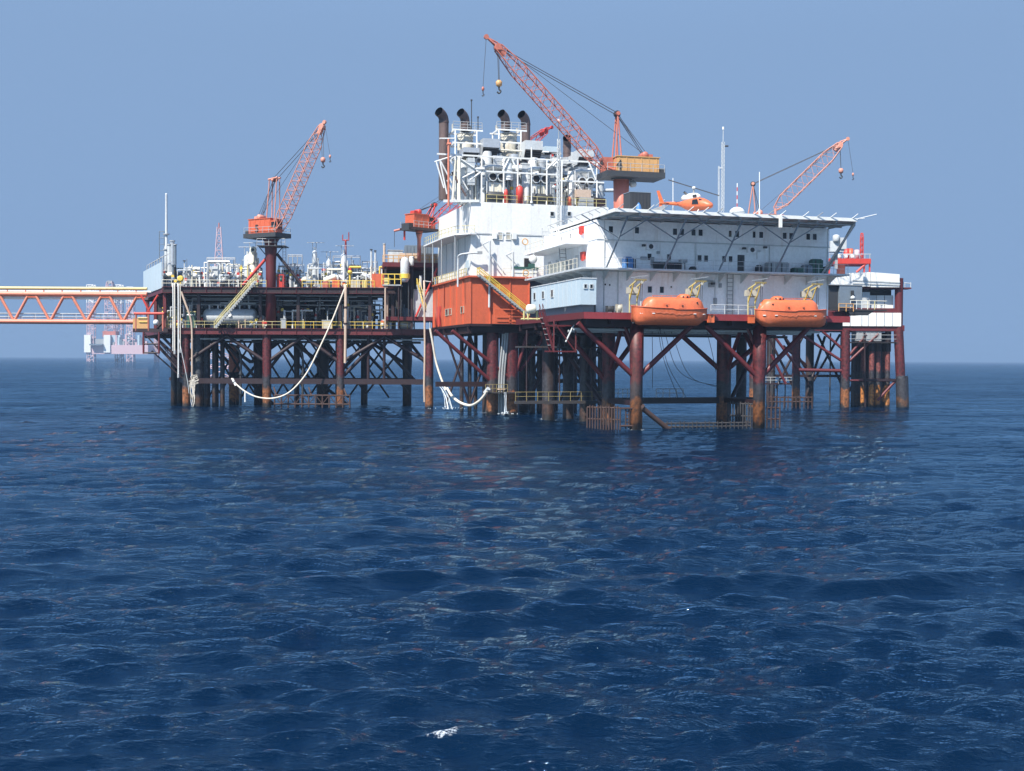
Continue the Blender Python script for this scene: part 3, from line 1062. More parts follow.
for px, z in ((231.5, 4.6), (233.5, 4.0)):
    bar(t, 'shackle', pp(px, -.9, z), pp(px + 1.2, -1, z - .5), .2, 'white')

# lattice fender at the waterline
fe = thing('boat_fender', 'long rusty lattice fender at the waterline under the process decks', 'fender', pp(310, -1, 0))
for z in (.6, 2.0):
    bar(fe, 'rail', pp(273, -1.2, z), pp(348, -1.2, z), .13, 'timber')
xs = [273 + i * 6.8 for i in range(12)]
for i, px in enumerate(xs):
    bar(fe, 'post', pp(px, -1.2, -1.2), pp(px, -1.2, 2.15), .13, 'timber')
    LEGS.append((*pp(px, -1.2).to_2d(), .05))
    if i < 11:
        bar(fe, 'diagonal', pp(px, -1.2, .6 if i % 2 else 2), pp(px + 6.8, -1.2, 2 if i % 2 else .6), .07, 'timber')
for px in (275, 310, 345):
    bar(fe, 'bracket', pp(px, -1.1, 1.9), pp(px, .8, 3.2), .13, 'timber')

# stair up between the decks
stairs('yellow stair slanting from the cellar deck up to the top deck', pp(214, -1.2, ZC), pp(254.5, -1.2, ZT + .9), (0, 1, 0), 'pale_yellow', w=1.1, r=.07)

# ------------------------------------------------------------------ top deck equipment
t = thing('vent_stack', 'tallest thin pale vent pipe on the top deck', 'stack', pq(166, 6, ZT))
b_ = pq(166.5, 6, ZT - .1)
lathe(t, 'pipe', b_, (0, 0, 1), [(0, .34), (7, .32), (7.3, .22), (15.6, .17), (15.8, .17)], 'pale_grey')
for z in (3, 6.5, 9):
    bar(t, 'stay_ring', b_ + V(0, 0, z), b_ + V(0, 0, z + .15), .5, 'galvanised')
t = thing('ladder_tower', 'open dark ladder frame beside the tall vent pipe', 'ladder', pq(158, 8, ZT))
for px in (159.5, 164.3):
    rod(t, 'upright', pq(px, 8, ZT - .1), pq(px, 8, 29.0), .07, 'blue_grey')
for z in np.arange(20.5, 29.2, 1.05):
    rod(t, 'crossbar', pq(159.5, 8, z), pq(164.3, 8, z), .055, 'blue_grey')
for i, (px, r, z1, m_) in enumerate(((169.5, .34, 26.4, 'pale_grey'), (172.6, .36, 27.0, 'silver'), (175.2, .22, 26.4, 'blue_grey'))):
    c = pq(px, 5, ZT - .1)
    t = thing('exhaust_pipe', ('pale short exhaust pipe next to the tall vent', 'silver capped exhaust pipe, middle of the short three', 'thin dark exhaust pipe, last of the short three')[i], 'stack', c, 'short exhaust pipes')
    bar(t, 'pipe', c, V(c.x, c.y, z1), r, m_)
    bar(t, 'cap', V(c.x, c.y, z1), V(c.x, c.y, z1 + .15), r + .12, 'galvanised')


def column_vessel(px, bk, r, z1, m_, label, coll=True, pf=pq, z0=ZT - .1):
    c = pf(px, bk, z0)
    t = thing('column_vessel', label, 'vessel', c)
    h = z1 - z0
    lathe(t, 'shell', c, (0, 0, 1), [(0, r * .9), (.3, r), (h - .5, r), (h - .2, r * .75), (h, .12)], m_)
    for k in (.35, .65):
        bar(t, 'ring', c + V(0, 0, h * k), c + V(0, 0, h * k + .14), r + .09, m_)
    bar(t, 'nozzle', c + V(0, 0, h - .1), c + V(0, 0, h + .5), r * .3, m_)
    bar(t, 'side_pipe', c + V(r + .15, -.1, 0), c + V(r + .15, -.1, h * .8), .12, m_)
    if coll:
        for s in (-1, 1):
            rod(t, 'davit_post', c + V(s * r * .7, -.2, h), c + V(s * r * .7, -.2, h + 1.3), .05, 'galvanised')
        rod(t, 'platform_rail', c + V(-r - .8, -.3, h + 1.2), c + V(r + 1.2, -.3, h + 1.2), .05, 'galvanised')
    return t


column_vessel(253, 5, .72, 25.6, 'cream', 'cream tower of stacked filter housings beside the crane column')
column_vessel(247.5, 6, .6, 25.0, 'pale_grey', 'shorter pale filter tower touching the cream one')
column_vessel(314.5, 4, .42, 25.6, 'pale_grey', 'slim white column with a dark arm on top, past the crane')
column_vessel(328.5, 5, .42, 24.2, 'white', 'short white column between two taller ones on the top deck')
column_vessel(343.5, 5, .5, 25.2, 'pale_grey', 'fat white column under the red antenna pole')
column_vessel(339, 7, .36, 23.6, 'pale_grey', 'narrow grey column tucked beside the fat white one', False)
t = thing('filter_ring', 'pale ring-shaped filter head on the cream tower', 'filter', pq(252, 4, 24))
c = pq(252.8, 3.6, 25.6)
lathe(t, 'ring', c, (0, 1, 0), [(0, .35), (.1, .55), (.4, .55), (.5, .35)], 'cream')
lathe(t, 'ring_core', c + V(0, -.05, 0), (0, 1, 0), [(0, .2), (.15, .33)], 'dark')
bar(t, 'stem', c + V(0, .4, -.6), c + V(0, .4, -2.0), .2, 'cream')

pipework('vessel_rack', 'grey pipes and drums behind the pale rail near the wind wall', (164, 200), (2, 10), (ZT, ZT + 3.8), 44, GM + ['cream', 'dark'], (.08, .2), pf=pq)
pipework('vessel_rack', 'pale pipes and posts over the long vessel on the top deck', (200, 240), (2, 12), (ZT, ZT + 4.6), 57, GM + ['cream', 'white'], (.08, .2), pf=pq)
pipework('vessel_rack', 'pipes with yellow valves below the cream filter tower', (236, 262), (1.5, 8), (ZT, ZT + 3.8), 37, GM + ['pale_yellow', 'cream'], (.08, .2), pf=pq)
pipework('vessel_rack', 'grey and teal pipes behind the crane column braces', (276, 304), (2, 12), (ZT, ZT + 4.2), 44, GM + ['green_dark', 'grey'], (.08, .2), pf=pq)
pipework('vessel_rack', 'pale columns and pipes between the slim column and the antenna', (304, 345), (2, 12), (ZT, ZT + 4.6), 54, GM + ['cream', 'white'], (.08, .2), pf=pq)
pipework('vessel_rack', 'pale pipes and thin posts past the red antenna pole', (345, 382), (2, 12), (ZT, ZT + 4.0), 51, GM + ['cream', 'yellow'], (.08, .2), pf=pq)
for px0, px1, z, bk, lab in ((207, 235, 24.6, 8, 'open galvanised access frame above the pale pipes'), (288, 302, 25.2, 9, 'dark access platform frame beside the crane column'),
                             (333, 360, 25.0, 8, 'galvanised access frame round the antenna foot'), (362, 377, 24.2, 9, 'light frame of thin poles by the red landing deck')):
    t = thing('access_scaffold', lab, 'frame', pq(px0, bk, ZT))
    for b2 in (bk, bk + 3):
        for px in np.linspace(px0, px1, 4):
            rod(t, 'post', pq(px, b2, ZT - .1), pq(px, b2, z), .07, 'galvanised')
        rod(t, 'rail', pq(px0, b2, z), pq(px1, b2, z), .06, 'galvanised')
        rod(t, 'rail', pq(px0, b2, z - 1.6), pq(px1, b2, z - 1.6), .06, 'galvanised')
    for px in np.linspace(px0, px1, 3):
        rod(t, 'cross_rail', pq(px, bk, z), pq(px, bk + 3, z), .06, 'galvanised')
    prism(t, 'grating', [(q.x, q.y) for q in (pq(px0, bk, 0), pq(px1, bk, 0), pq(px1, bk + 3, 0), pq(px0, bk + 3, 0))], z - 2.6, z - 2.5, 'grey')
for px, bk, w, h, m_, lab in ((216, 6, 2.2, 3.6, 'pale_grey', 'grey sheet-metal housing on the top deck under the access frame'),
                              (188, 7, 4.2, 2.6, 'blue_grey', 'dull grey machinery skid behind the pale rail'),
                              (349, 8, 3.2, 4.2, 'blue_grey', 'dark open compressor block behind the antenna'),
                              (379, 1.6, 2.2, 2.3, 'orange', 'bright orange tank box at the end of the top deck'),
                              (336.5, 2.0, 1.2, 1.3, 'orange', 'orange pump block below the antenna pole'),
                              (326, 2.2, .9, 1.0, 'crane_red', 'small red pump beside the orange block'),
                              (289, 6, 2.6, 2.0, 'green_dark', 'dark green skid behind the crane column'),
                              (281.5, 3, 1.1, 2.2, 'bright_red', 'red tank leaning on the crane column foot'),
                              (356, 3, 1.5, 1.4, 'stack_beige', 'beige box with a pipe on top past the antenna'),
                              (365, 2.2, .8, 1.3, 'pale_yellow', 'yellow box near the orange tank')):
    c = pq(px, bk, ZT)
    t = thing('equipment_skid', lab, 'equipment', c)
    fb = Frame(c.x, c.y, 0, c.z)
    fbox(t, 'body', fb, -w / 2, w / 2, -.9, .9, .1, h, m_)
    fbox(t, 'base', fb, -w / 2 - .1, w / 2 + .1, -1.0, 1.0, -.12, .1, 'grey')
    for s in (-.3, .3):
        fbox(t, 'rib', fb, w * s - .05, w * s + .05, -.96, .96, .1, h + .06, m_)
    bar(t, 'outlet', c + V(w * .2, 0, h), c + V(w * .2, 0, h + .8), .13, 'pale_grey')
t = thing('antenna_pole', 'slim red pole with a forked top on the top deck', 'antenna', pq(345.5, 5.5, ZT))
c = pq(345.5, 5.5, 26)
bar(t, 'pole', V(c.x, c.y, ZT - .1), V(c.x, c.y, 27.4), .15, 'bright_red')
rod(t, 'crossarm', V(c.x - .55, c.y, 27.4), V(c.x + .55, c.y, 27.4), .1, 'bright_red')
for s, h in ((-.5, .9), (.5, 1.3)):
    rod(t, 'tine', V(c.x + s, c.y, 27.4), V(c.x + s, c.y, 27.4 + h), .08, 'bright_red')
for px, z1, lab in ((184.5, 23.6, 'thin lamp pole above the hanging hoses'), (371, 25.6, 'plain pale pole by the orange tank'), (375, 25.4, 'second plain pale pole by the orange tank')):
    c = pq(px, 3, ZT)
    t = thing('light_pole', lab, 'pole', c)
    bar(t, 'pole', c + V(0, 0, -.1), V(c.x, c.y, z1), .09 if px < 200 else .16, 'pale_grey')
    fbox(t, 'lamp_head', Frame(c.x, c.y, 0), -.2, .2, -.3, .1, z1, z1 + .14, 'dark')

# thin pale posts and racks that crowd the top deck
for i, (x0, x1, zz_, lab) in enumerate(((163, 186, 22.6, 'row of thin pale posts by the wind wall'), (186, 214, 24.2, 'row of thin pale posts around the machinery skid'), (214, 246, 24.4, 'row of thin pale posts beside the filter towers'),
                                        (278, 312, 24.4, 'row of thin grey posts past the crane column'), (312, 346, 24.0, 'row of thin pale posts among the white columns'), (346, 380, 23.8, 'row of thin pale posts near the orange tank'))):
    t = thing('post_rack', lab, 'rack', pq((x0 + x1) / 2, 3, ZT))
    n_ = int((x1 - x0) / 2.6)
    for k_ in range(n_):
        px = x0 + (x1 - x0) * (k_ + rng.uniform(.1, .9)) / n_
        bk = rng.uniform(1.5, 14)
        h_ = zz_ - rng.uniform(0, 2.4)
        rod(t, 'post', pq(px, bk, ZT - .1), pq(px, bk, h_), rng.choice([.05, .07, .1]), rng.choice(['white', 'pale_grey', 'galvanised', 'cream', 'blue_grey']))
        if rng.random() < .55:
            rod(t, 'crossbar', pq(px, bk, h_ - .2), pq(px + rng.uniform(3, 8), bk, h_ - .2), .05, rng.choice(['white', 'pale_grey', 'galvanised']))
    for k_ in range(5):
        px = rng.uniform(x0, x1 - 3)
        bk = rng.uniform(2, 9)
        c = pq(px, bk, ZT)
        drum(t, 'small_vessel', c + V(0, 0, rng.uniform(.8, 2.6)), c + V(rng.uniform(1.2, 2.2), 0, rng.uniform(.8, 2.6)), rng.uniform(.3, .55), rng.choice(['pale_grey', 'silver', 'white', 'blue_grey', 'cream', 'grey']))

# ------------------------------------------------------------------ bridge and landing
br = thing('truss_bridge', 'long orange truss footbridge with a yellow pipe along its top', 'bridge', at(60, 321, 196))
YB = 195.0
ub = lambda px, py, dy=0.0: at(px, py, YB + dy)
for dy in (0.0, 3.2):
    # the truss keeps one height above the water; picture heights are taken at its middle
    zt, zl = ub(70, 294).z, ub(70, 321.5).z
    A, B = ub(-60, 300, dy).x, ub(147, 300, dy).x
    bar(br, 'top_chord', (A, YB + dy, zt), (B, YB + dy, zt), .36, 'salmon')
    bar(br, 'bottom_chord', (A, YB + dy, zl), (B, YB + dy, zl), .34, 'salmon')
    nod = [ub(px, 300, dy).x for px in (-58, -22, 14, 50, 86.5, 123)]
    up_ = [ub(px, 300, dy).x for px in (-40, -4, 32, 68, 105.5, 141)]
    for a, b in zip(nod, up_):
        bar(br, 'web', (a, YB + dy, zl), (b - .5, YB + dy, zt), .2, 'salmon')
    for a, b in zip(nod[1:], up_):
        bar(br, 'web', (a, YB + dy, zl), (b + .5, YB + dy, zt), .2, 'salmon')
    for b in up_:
        beam(br, 'gusset', (b - .8, YB + dy - .0, zt - .35), (b + .8, YB + dy, zt - .35), .3, .5, 'orange')
    rod(br, 'handrail', (A, YB + dy + .3, zl + 1.3), (B, YB + dy + .3, zl + 1.3), .06, 'pale_grey')
    rod(br, 'handrail', (A, YB + dy + .3, zl + .75), (B, YB + dy + .3, zl + .75), .05, 'pale_grey')
    x = A
    while x < B:
        rod(br, 'rail_post', (x, YB + dy + .3, zl + .2), (x, YB + dy + .3, zl + 1.3), .05, 'pale_grey')
        x += 2.2
bar(br, 'yellow_pipe', (A, YB + .6, zt + .95), (ub(146, 300).x, YB + .6, zt + .95), .26, 'pale_yellow')
bar(br, 'white_pipe', (A, YB + .5, zt - .62), (ub(147, 300).x, YB + .5, zt - .62), .24, 'white')
bar(br, 'white_pipe', (A, YB + 2.4, zt + .5), (ub(147, 300).x, YB + 2.4, zt + .5), .2, 'pale_grey')
prism(br, 'walkway', [(A, YB + .4), (B, YB + .4), (B, YB + 2.8), (A, YB + 2.8)], zl + .1, zl + .2, 'grey')
for x in up_ + nod:
    rod(br, 'crossbeam', (x, YB, zt if x in up_ else zl), (x, YB + 3.2, zt if x in up_ else zl), .14, 'salmon')
    bar(br, 'pipe_support', (x, YB + .6, zt), (x, YB + .6, zt + .9), .1, 'salmon')

ld = thing('bridge_landing', 'orange and red landing frame where the bridge meets the decks', 'landing', at(150, 330, 193))
lf = lambda px, py, dy=0.0: at(px, py, 192.2 + dy)
for dy in (0, 4):
    beam(ld, 'floor_beam', lf(133, 330.5, dy), lf(168, 330.5, dy), .3, .6, 'dark_red')
    bar(ld, 'top_beam', lf(134, 313.5, dy), lf(164, 313.5, dy), .22, 'bright_red')
    for px in (136, 148.5, 163):
        bar(ld, 'post', lf(px, 331, dy), lf(px, 313.5, dy), .16, 'crane_red')
    bar(ld, 'brace', lf(141, 295, dy), lf(150, 313, dy), .16, 'bright_red')
    bar(ld, 'brace', lf(158, 295, dy), lf(147, 313, dy), .16, 'bright_red')
fb = Frame(lf(140, 322).x, 192.2, 0)
fbox(ld, 'panel', fb, -1.1, 1.3, -.1, .05, lf(140, 328.5).z, lf(140, 318.5).z, 'ochre')
fbox(ld, 'floor', fb, -1.2, 5, 0, 4, lf(140, 329).z, lf(140, 329).z + .12, 'deck_dark')
drum(ld, 'float_drum', lf(153.5, 322.5, -.3), lf(158.5, 322.5, -.3), .45, 'white')
for a, b in (((138, 318), (147, 318)), ((139, 322), (147, 322))):
    rod(ld, 'rail', lf(*a, -.2), lf(*b, -.2), .07, 'yellow')
cg = thing('hanging_cage', 'red open frame cage slung under the bridge landing', 'cage', at(150, 355, 192))
for px in (143.5, 159):
    for dy in (0, 2):
        bar(cg, 'post', at(px, 332, 192 + dy), at(px, 353.5, 192 + dy), .16, 'red_steel')
for py in (352.8, 344):
    for dy in (0, 2):
        bar(cg, 'rail', at(143.5, py, 192 + dy), at(159, py, 192 + dy), .13, 'dark_red')
for px in (143.5, 159):
    bar(cg, 'cross_rail', at(px, 353, 192), at(px, 353, 194), .13, 'dark_red')
bar(cg, 'brace', at(144, 333, 192), at(159, 350, 192), .12, 'dark_red')
stairs('narrow dark stair raking from the cage down to the corner pile', at(158, 346, 193.5), at(184, 374.5, 193.5), (0, 1, 0), 'dark_red', 'dark_red', w=1.0, r=.06)

# ------------------------------------------------------------------ machinery module: orange base block, white hall above, turbines on the roof
M = Frame(at(470, 300, 168).x, 168.0, 16)
ZM0, ZM1, ZM2 = 12.9, 19.6, 30.0
mj = thing('module_jacket', 'cluster of fat red piles under the orange block', 'jacket', M(2, 2, 0))


def Ml(px, v):
    return M.P(px, 300, v)[0]


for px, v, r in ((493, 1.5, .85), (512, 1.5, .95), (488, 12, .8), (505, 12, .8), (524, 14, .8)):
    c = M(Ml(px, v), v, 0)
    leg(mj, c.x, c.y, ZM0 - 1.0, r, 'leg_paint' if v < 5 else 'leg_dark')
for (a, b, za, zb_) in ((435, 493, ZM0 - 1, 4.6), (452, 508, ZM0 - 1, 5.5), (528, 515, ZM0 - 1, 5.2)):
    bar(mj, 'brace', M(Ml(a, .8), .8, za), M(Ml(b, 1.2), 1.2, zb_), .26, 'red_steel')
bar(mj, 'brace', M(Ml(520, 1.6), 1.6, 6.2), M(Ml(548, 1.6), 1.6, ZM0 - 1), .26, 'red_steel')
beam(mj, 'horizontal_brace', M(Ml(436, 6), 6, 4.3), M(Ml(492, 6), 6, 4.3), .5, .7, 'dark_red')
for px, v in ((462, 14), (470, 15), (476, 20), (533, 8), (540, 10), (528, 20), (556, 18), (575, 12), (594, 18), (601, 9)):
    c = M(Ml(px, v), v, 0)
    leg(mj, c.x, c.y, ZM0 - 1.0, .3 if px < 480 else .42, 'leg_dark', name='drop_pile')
for (a, b, v) in ((528, 560, 6), (560, 592, 8), (545, 515, 12), (592, 560, 16), (540, 580, 20), (600, 565, 22)):
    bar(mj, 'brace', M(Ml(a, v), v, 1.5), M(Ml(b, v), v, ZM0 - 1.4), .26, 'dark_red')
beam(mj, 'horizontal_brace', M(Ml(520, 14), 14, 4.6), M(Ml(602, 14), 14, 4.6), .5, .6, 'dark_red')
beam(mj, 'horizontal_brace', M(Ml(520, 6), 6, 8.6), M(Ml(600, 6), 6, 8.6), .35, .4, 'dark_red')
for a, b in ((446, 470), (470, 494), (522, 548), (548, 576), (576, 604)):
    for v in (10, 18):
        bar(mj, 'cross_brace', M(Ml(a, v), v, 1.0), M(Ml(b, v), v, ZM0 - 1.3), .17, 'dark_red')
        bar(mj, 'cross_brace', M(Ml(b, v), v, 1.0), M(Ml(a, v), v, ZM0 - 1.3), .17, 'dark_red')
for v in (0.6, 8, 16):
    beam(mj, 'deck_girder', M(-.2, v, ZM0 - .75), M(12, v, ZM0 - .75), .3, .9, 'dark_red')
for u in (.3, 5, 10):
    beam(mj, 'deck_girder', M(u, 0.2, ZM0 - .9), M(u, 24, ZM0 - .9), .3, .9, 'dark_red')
for i, px in enumerate((499.5, 502, 504.3)):
    c = M(Ml(px, 1.0), 1.0, 0)
    t = thing('riser_pipe', ('pale grey riser between the two fat red piles, first of three', 'middle pale riser between the two fat red piles', 'last pale riser between the two fat red piles')[i], 'pipe', c, 'pale risers at the orange block')
    tube(t, 'pipe', curve_pts([c + V(.5, 0, ZM0 - .6), c + V(.45, 0, 10.5), c + V(.1, 0, 6.5), c + V(0, 0, 3.8), c + V(0, 0, -2)], 6), .15 + .04 * (i == 1), 'grey')
    bar(t, 'clamp', c + V(0, 0, 3.6), c + V(0, 0, 3.8), .3, 'tan_pipe')
lp = thing('access_platform', 'small railed platform clamped round the fat red piles above water', 'platform', M(1.5, 0, 3.2))
fbox(lp, 'floor', M, Ml(486, 0), Ml(520, 0), -.6, 1.2, 3.15, 3.3, 'deck_dark')
for v in (-.6,):
    for z in (3.85, 4.4):
        rod(lp, 'rail', M(Ml(486, v), v, z), M(Ml(508, v), v, z), .04, 'faded_yellow')
    for px in np.linspace(486, 508, 7):
        rod(lp, 'post', M(Ml(px, v), v, 3.3), M(Ml(px, v), v, 4.4), .04, 'faded_yellow')

ob = thing('orange_block', 'bright orange two-storey steel block with ribbed walls', 'building', M(4, 10, ZM0))
fbox(ob, 'wall', M, 0, 8.7, 0, 24, ZM0, ZM1 - .25, 'orange')
fbox(ob, 'floor_edge', M, -.25, 9.1, -.3, 24.3, ZM0 - .35, ZM0, 'dark_red')
fbox(ob, 'roof_edge', M, -.35, 12.5, -.45, 24.3, ZM1 - .24, ZM1, 'orange')
for u in (0.06, 2.9, 5.8, 8.6):
    fbox(ob, 'rib', M, u - .09, u + .09, -.14, 0, ZM0 + .02, ZM1 - .27, 'orange')
for v in (4, 8, 12, 16, 20, 23.8):
    fbox(ob, 'rib', M, -.14, 0, v - .09, v + .09, ZM0 + .02, ZM1 - .27, 'orange')
for u, z in ((3.6, 14.3), (4.4, 14.3)):
    fbox(ob, 'rail', M, 3.2, 8.3, -.7, -.64, z + .1 if u < 4 else z + .65, z + .18 if u < 4 else z + .73, 'orange')
for px, py in ((448.5, 311), (453.5, 311)):
    pass
for v in (12.2, 14.4, 4.4):
    window(ob, M, 0, v, 15.0, 1.7, .85, 'l', 'stack_beige')
fbox(ob, 'door', M, -.08, 0, 18.5, 21.5, ZM0 + .2, ZM0 + 3.2, 'bright_red')
fbox(ob, 'walkway', M, 3.0, 9.0, -1.2, -.02, ZM0 - .1, ZM0, 'dark_red')
for u in (3.2, 5.8, 8.4):
    beam(ob, 'post', M(u, -1.1, ZM0), M(u, -1.1, ZM0 + 2.0), .07, .07, 'orange')
for z in (1.0, 2.0):
    rod(ob, 'handrail', M(3.2, -1.1, ZM0 + z), M(8.4, -1.1, ZM0 + z), .05, 'orange')
stairs('yellow stair slanting down the front of the orange block', M(8.2, -1.0, ZM0 + 1.2), M(.9, -1.0, ZM1 + .1), M.V, 'yellow', 'dark', w=1.1, r=.065)
# dark plant level between the orange block and the quarters
pl = thing('plant_level', 'dark plant level under the white hall beside the orange block', 'building', M(14, 8, ZM0))
fbox(pl, 'wall', M, 9.4, 20.8, 4, 22, ZM0 - .4, ZM1 - .3, 'blue_grey')
fbox(pl, 'floor_slab', M, 9.3, 21.5, 1.5, 22.5, ZM0 - 1.6, ZM0 - .42, 'dark_red')
for u in (11, 14, 17, 20):
    fbox(pl, 'girder', M, u - .2, u + .2, 1.6, 22, ZM0 - 2.6, ZM0 - 1.62, 'dark_red')
for k in range(14):
    u = 9.8 + k * .82
    fbox(pl, 'hung_box', M, u, u + .5, 2.0 + (k % 4), 3.2 + (k % 4), ZM0 - 2.2 - .7 * ((k * 7) % 3), ZM0 - 1.6, ('deck_dark', 'dark_red', 'blue_grey')[k % 3])
wh = thing('white_hall', 'tall white machinery hall standing on the orange block', 'building', M(10, 10, ZM1))
fbox(wh, 'wall', M, .25, 20.5, .6, 22, ZM1, 25.55, 'white')
fbox(wh, 'wall', M, .2, 20.6, .55, 22, 25.6, ZM2, 'white')
fbox(wh, 'seam', M, .1, 20.6, .48, .56, 25.5, 25.62, 'pale_grey')
for u in (3.1, 6.2, 9.3, 12.4, 15.5, 18.6):
    rod(wh, 'conduit', M(u, .46, ZM1 + .2), M(u, .46, 22 + u * .15), .035, 'pale_grey')
for k in range(7):
    ua_, ub_ = .25 + k * 2.93, .25 + (k + 1) * 2.93 - .05
    fbox(wh, 'wall_panel', M, ua_, ub_, .515, .55, 25.66, ZM2 - .04, 'white')
    fbox(wh, 'wall_panel', M, ua_, ub_, .565, .6, ZM1 + .03, 25.46, 'white')
for v in (4, 8, 12, 16):
    fbox(wh, 'panel_seam', M, .2, .27, v - .04, v + .04, ZM1 + .1, 25.4, 'grey')
for px in (500, 508):
    u, z = M.P(px, 236, .6)
    window(wh, M, u, .55, z, .6, .95, 'f', 'white', pane='stack_beige')
    fbox(wh, 'air_conditioner', M, u + (.55 if px > 504 else -1.15), u + (1.15 if px > 504 else -.55), .15, .55, z - .45, z + .45, 'white')
for px, py in ((552, 214), (569, 214)):
    u, z = M.P(px, py, .55)
    window(wh, M, u, .5, z, .5, .55, 'f', 'pale_grey')
u, z = M.P(527.5, 259, .55)
fbox(wh, 'door', M, u - .5, u + .5, .45, .6, ZM1 + .1, ZM1 + 2.7, 'near_black')
u, z = M.P(468, 262, .55)
fbox(wh, 'door', M, .14, .25, 1.6, 3.2, ZM1 + .1, ZM1 + 2.3, 'pale_blue')
# balcony round the corner with a rounded underside
pts = []
poly = [(-1.8, 1.5), (-.2, -.4), (.9, -.2), (.9, .5), (.2, .5), (.2, 21), (-2.4, 21), (-2.4, 6)]
prism(wh, 'balcony', [tuple(M(a, b, 0).to_2d()) for a, b in poly], 25.35, 25.55, 'white')
for a, b in ((-1.7, 2), (-2.3, 8), (-2.3, 14), (-2.3, 20)):
    rod(wh, 'balcony_post', M(a, b, ZM1), M(a, b, 25.35), .09, 'grey')
guardrail('yellow rail along the side balcony of the white hall', [M(-2.3, 20.5, 25.55), M(-2.3, 8, 25.55), M(-1.7, 2, 25.55), M(.6, -.2, 25.55)], 'pale_yellow')
for px, ptop, lab in ((489, 241, 'grey pipe crane standing before the white hall wall'), (512.5, 252, 'short grey pipe crane beside the green machine')):
    u = Ml(px, -.2)
    z1 = M.P(px, ptop, -.2)[1]
    t = thing('jib_davit', lab, 'davit', M(u, -.2, ZM1))
    zb_ = ZM1 if px > 500 else ZM1 - 4.4
    bar(t, 'post', M(u, -.35, zb_), M(u, -.35, z1), .15, 'pale_grey')
    rod(t, 'arm', M(u, -.35, z1), M(u - 1.0, -.35, z1 - .5), .1, 'pale_grey')
    rod(t, 'stay', M(u - 1.0, -.35, z1 - .5), M(u + 2.4, -.2, ZM1 + .2), .09, 'pale_grey')
t = thing('bent_duct', 'thin grey bent duct at the corner of the white hall', 'duct', M(-.6, -.3, ZM1))
tube(t, 'duct', curve_pts([M(-1.4, 1.5, ZM1 - 1.5), M(-1.4, 1.4, ZM1 + 2), M(-1.3, 1.0, ZM1 + 2.9), M(-.2, -.2, ZM1 + 3.1), M(1.2, -.4, ZM1 + 3.2)], 6), .13, 'pale_grey')
fbox(t, 'lamp_box', M, .9, 1.6, -.6, -.3, ZM1 + 3.0, ZM1 + 3.4, 'grey')
t = thing('green_machine', 'low machine with a green lid before the hall door', 'machine', M(Ml(520, -.2), 0, ZM1))
u = Ml(514, -.1)
fbox(t, 'body', M, u, u + 3.3, -.35, .5, ZM1, ZM1 + 1.1, 'white')
fbox(t, 'lid', M, u - .1, u + 3.5, -.45, .5, ZM1 + 1.1, ZM1 + 1.4, 'green_dark')
fbox(t, 'motor', M, u + 2.2, u + 3.0, -.3, .4, ZM1 + 1.4, ZM1 + 1.9, 'green_dark')
guardrail('yellow rail at the side of the orange block roof', [M(-.3, 23.5, ZM1), M(-.3, 1, ZM1)], 'pale_yellow', r=.05)
guardrail('pale rail along the front of the orange block roof', [M(4.6, -.4, ZM1), M(12, -.4, ZM1)], 'cream')
guardrail('pale rail round the roof of the white hall', [M(2.5, .7, ZM2), M(20.4, .7, ZM2)], 'pale_yellow', r=.04)

# red landing deck behind, between process decks and the hall
rl = thing('upper_landing', 'red-edged upper landing deck beside the white hall', 'deck', at(415, 262, 190))
r0 = at(383, 262, 190)
R_ = Frame(r0.x, 190, 8, r0.z)
zr = r0.z
fbox(rl, 'plate', R_, 0, 9, 0, 9, -.7, 0, 'red_steel')
fbox(rl, 'lower_plate', R_, .5, 10, 0, 10, -9.2, -8.6, 'red_steel')
for u in (.4, 4.6, 8.6):
    for v in (.4, 8.5):
        beam(rl, 'column', R_(u, v, -.7), R_(u, v, -9), .35, .35, 'dark_red')
        beam(rl, 'column', R_(u, v, -9.2), R_(u, v, ZC - zr), .35, .35, 'dark_red')
fbox(rl, 'back_wall', R_, .6, 8.4, 8.7, 8.9, -9, -.7, 'deck_dark')
bar(rl, 'brace', R_(5.2, -.1, -8.6), R_(8.6, -.1, -.8), .17, 'bright_red')
bar(rl, 'brace', R_(8.2, -.1, -1.8), R_(9.6, -.1, -5.4), .15, 'bright_red')
guardrail('ochre barrier along the edge of the upper landing deck', [R_(0, .1, 0), R_(9, .1, 0)], 'ochre', r=.07, step=.8)
bo = thing('barrier_boards', 'rusty tan screen boards behind the ochre barrier', 'screen', R_(5, .5, 0))
for k in range(6):
    fbox(bo, 'board', R_, 2.6 + k * 1.05, 3.55 + k * 1.05, .4, .5, .0, 1.5, 'tan_pipe')
tk = thing('white_tank', 'white upright tank with a yellow collar at the upper landing', 'tank', R_(2.4, -1, -5.4))
lathe(tk, 'shell', R_(3.4, -.9, -3.2), (0, 0, 1), [(0, .4), (.4, .7), (3.3, .7), (3.8, .5), (4.0, .1)], 'pale_grey')
bar(tk, 'collar', R_(3.4, -.9, -2.6), R_(3.4, -.9, -1.9), .82, 'yellow')
for s in (-.6, .6):
    rod(tk, 'leg', R_(3.4 + s, -.9, -8.6), R_(3.4 + s, -.9, -3), .1, 'dark')
t = thing('white_sign_box', 'small white rounded box on the landing barrier', 'box', R_(4.4, 0, 0))
drum(t, 'shell', R_(4.5, -.2, -.6), R_(4.5, -.2, 1.0), .4, 'white')
bar(t, 'bracket', R_(4.5, -.1, .2), R_(4.5, .3, .2), .1, 'grey')
t = thing('grey_cabin', 'grey box cabin below the upper landing deck', 'cabin', R_(6, .5, -8.6))
fbox(t, 'body', R_, 5.0, 8.2, .3, 3, -8.6, -4.4, 'pale_grey')
fbox(t, 'lid', R_, 4.9, 8.3, .2, 3.1, -4.4, -4.2, 'grey')
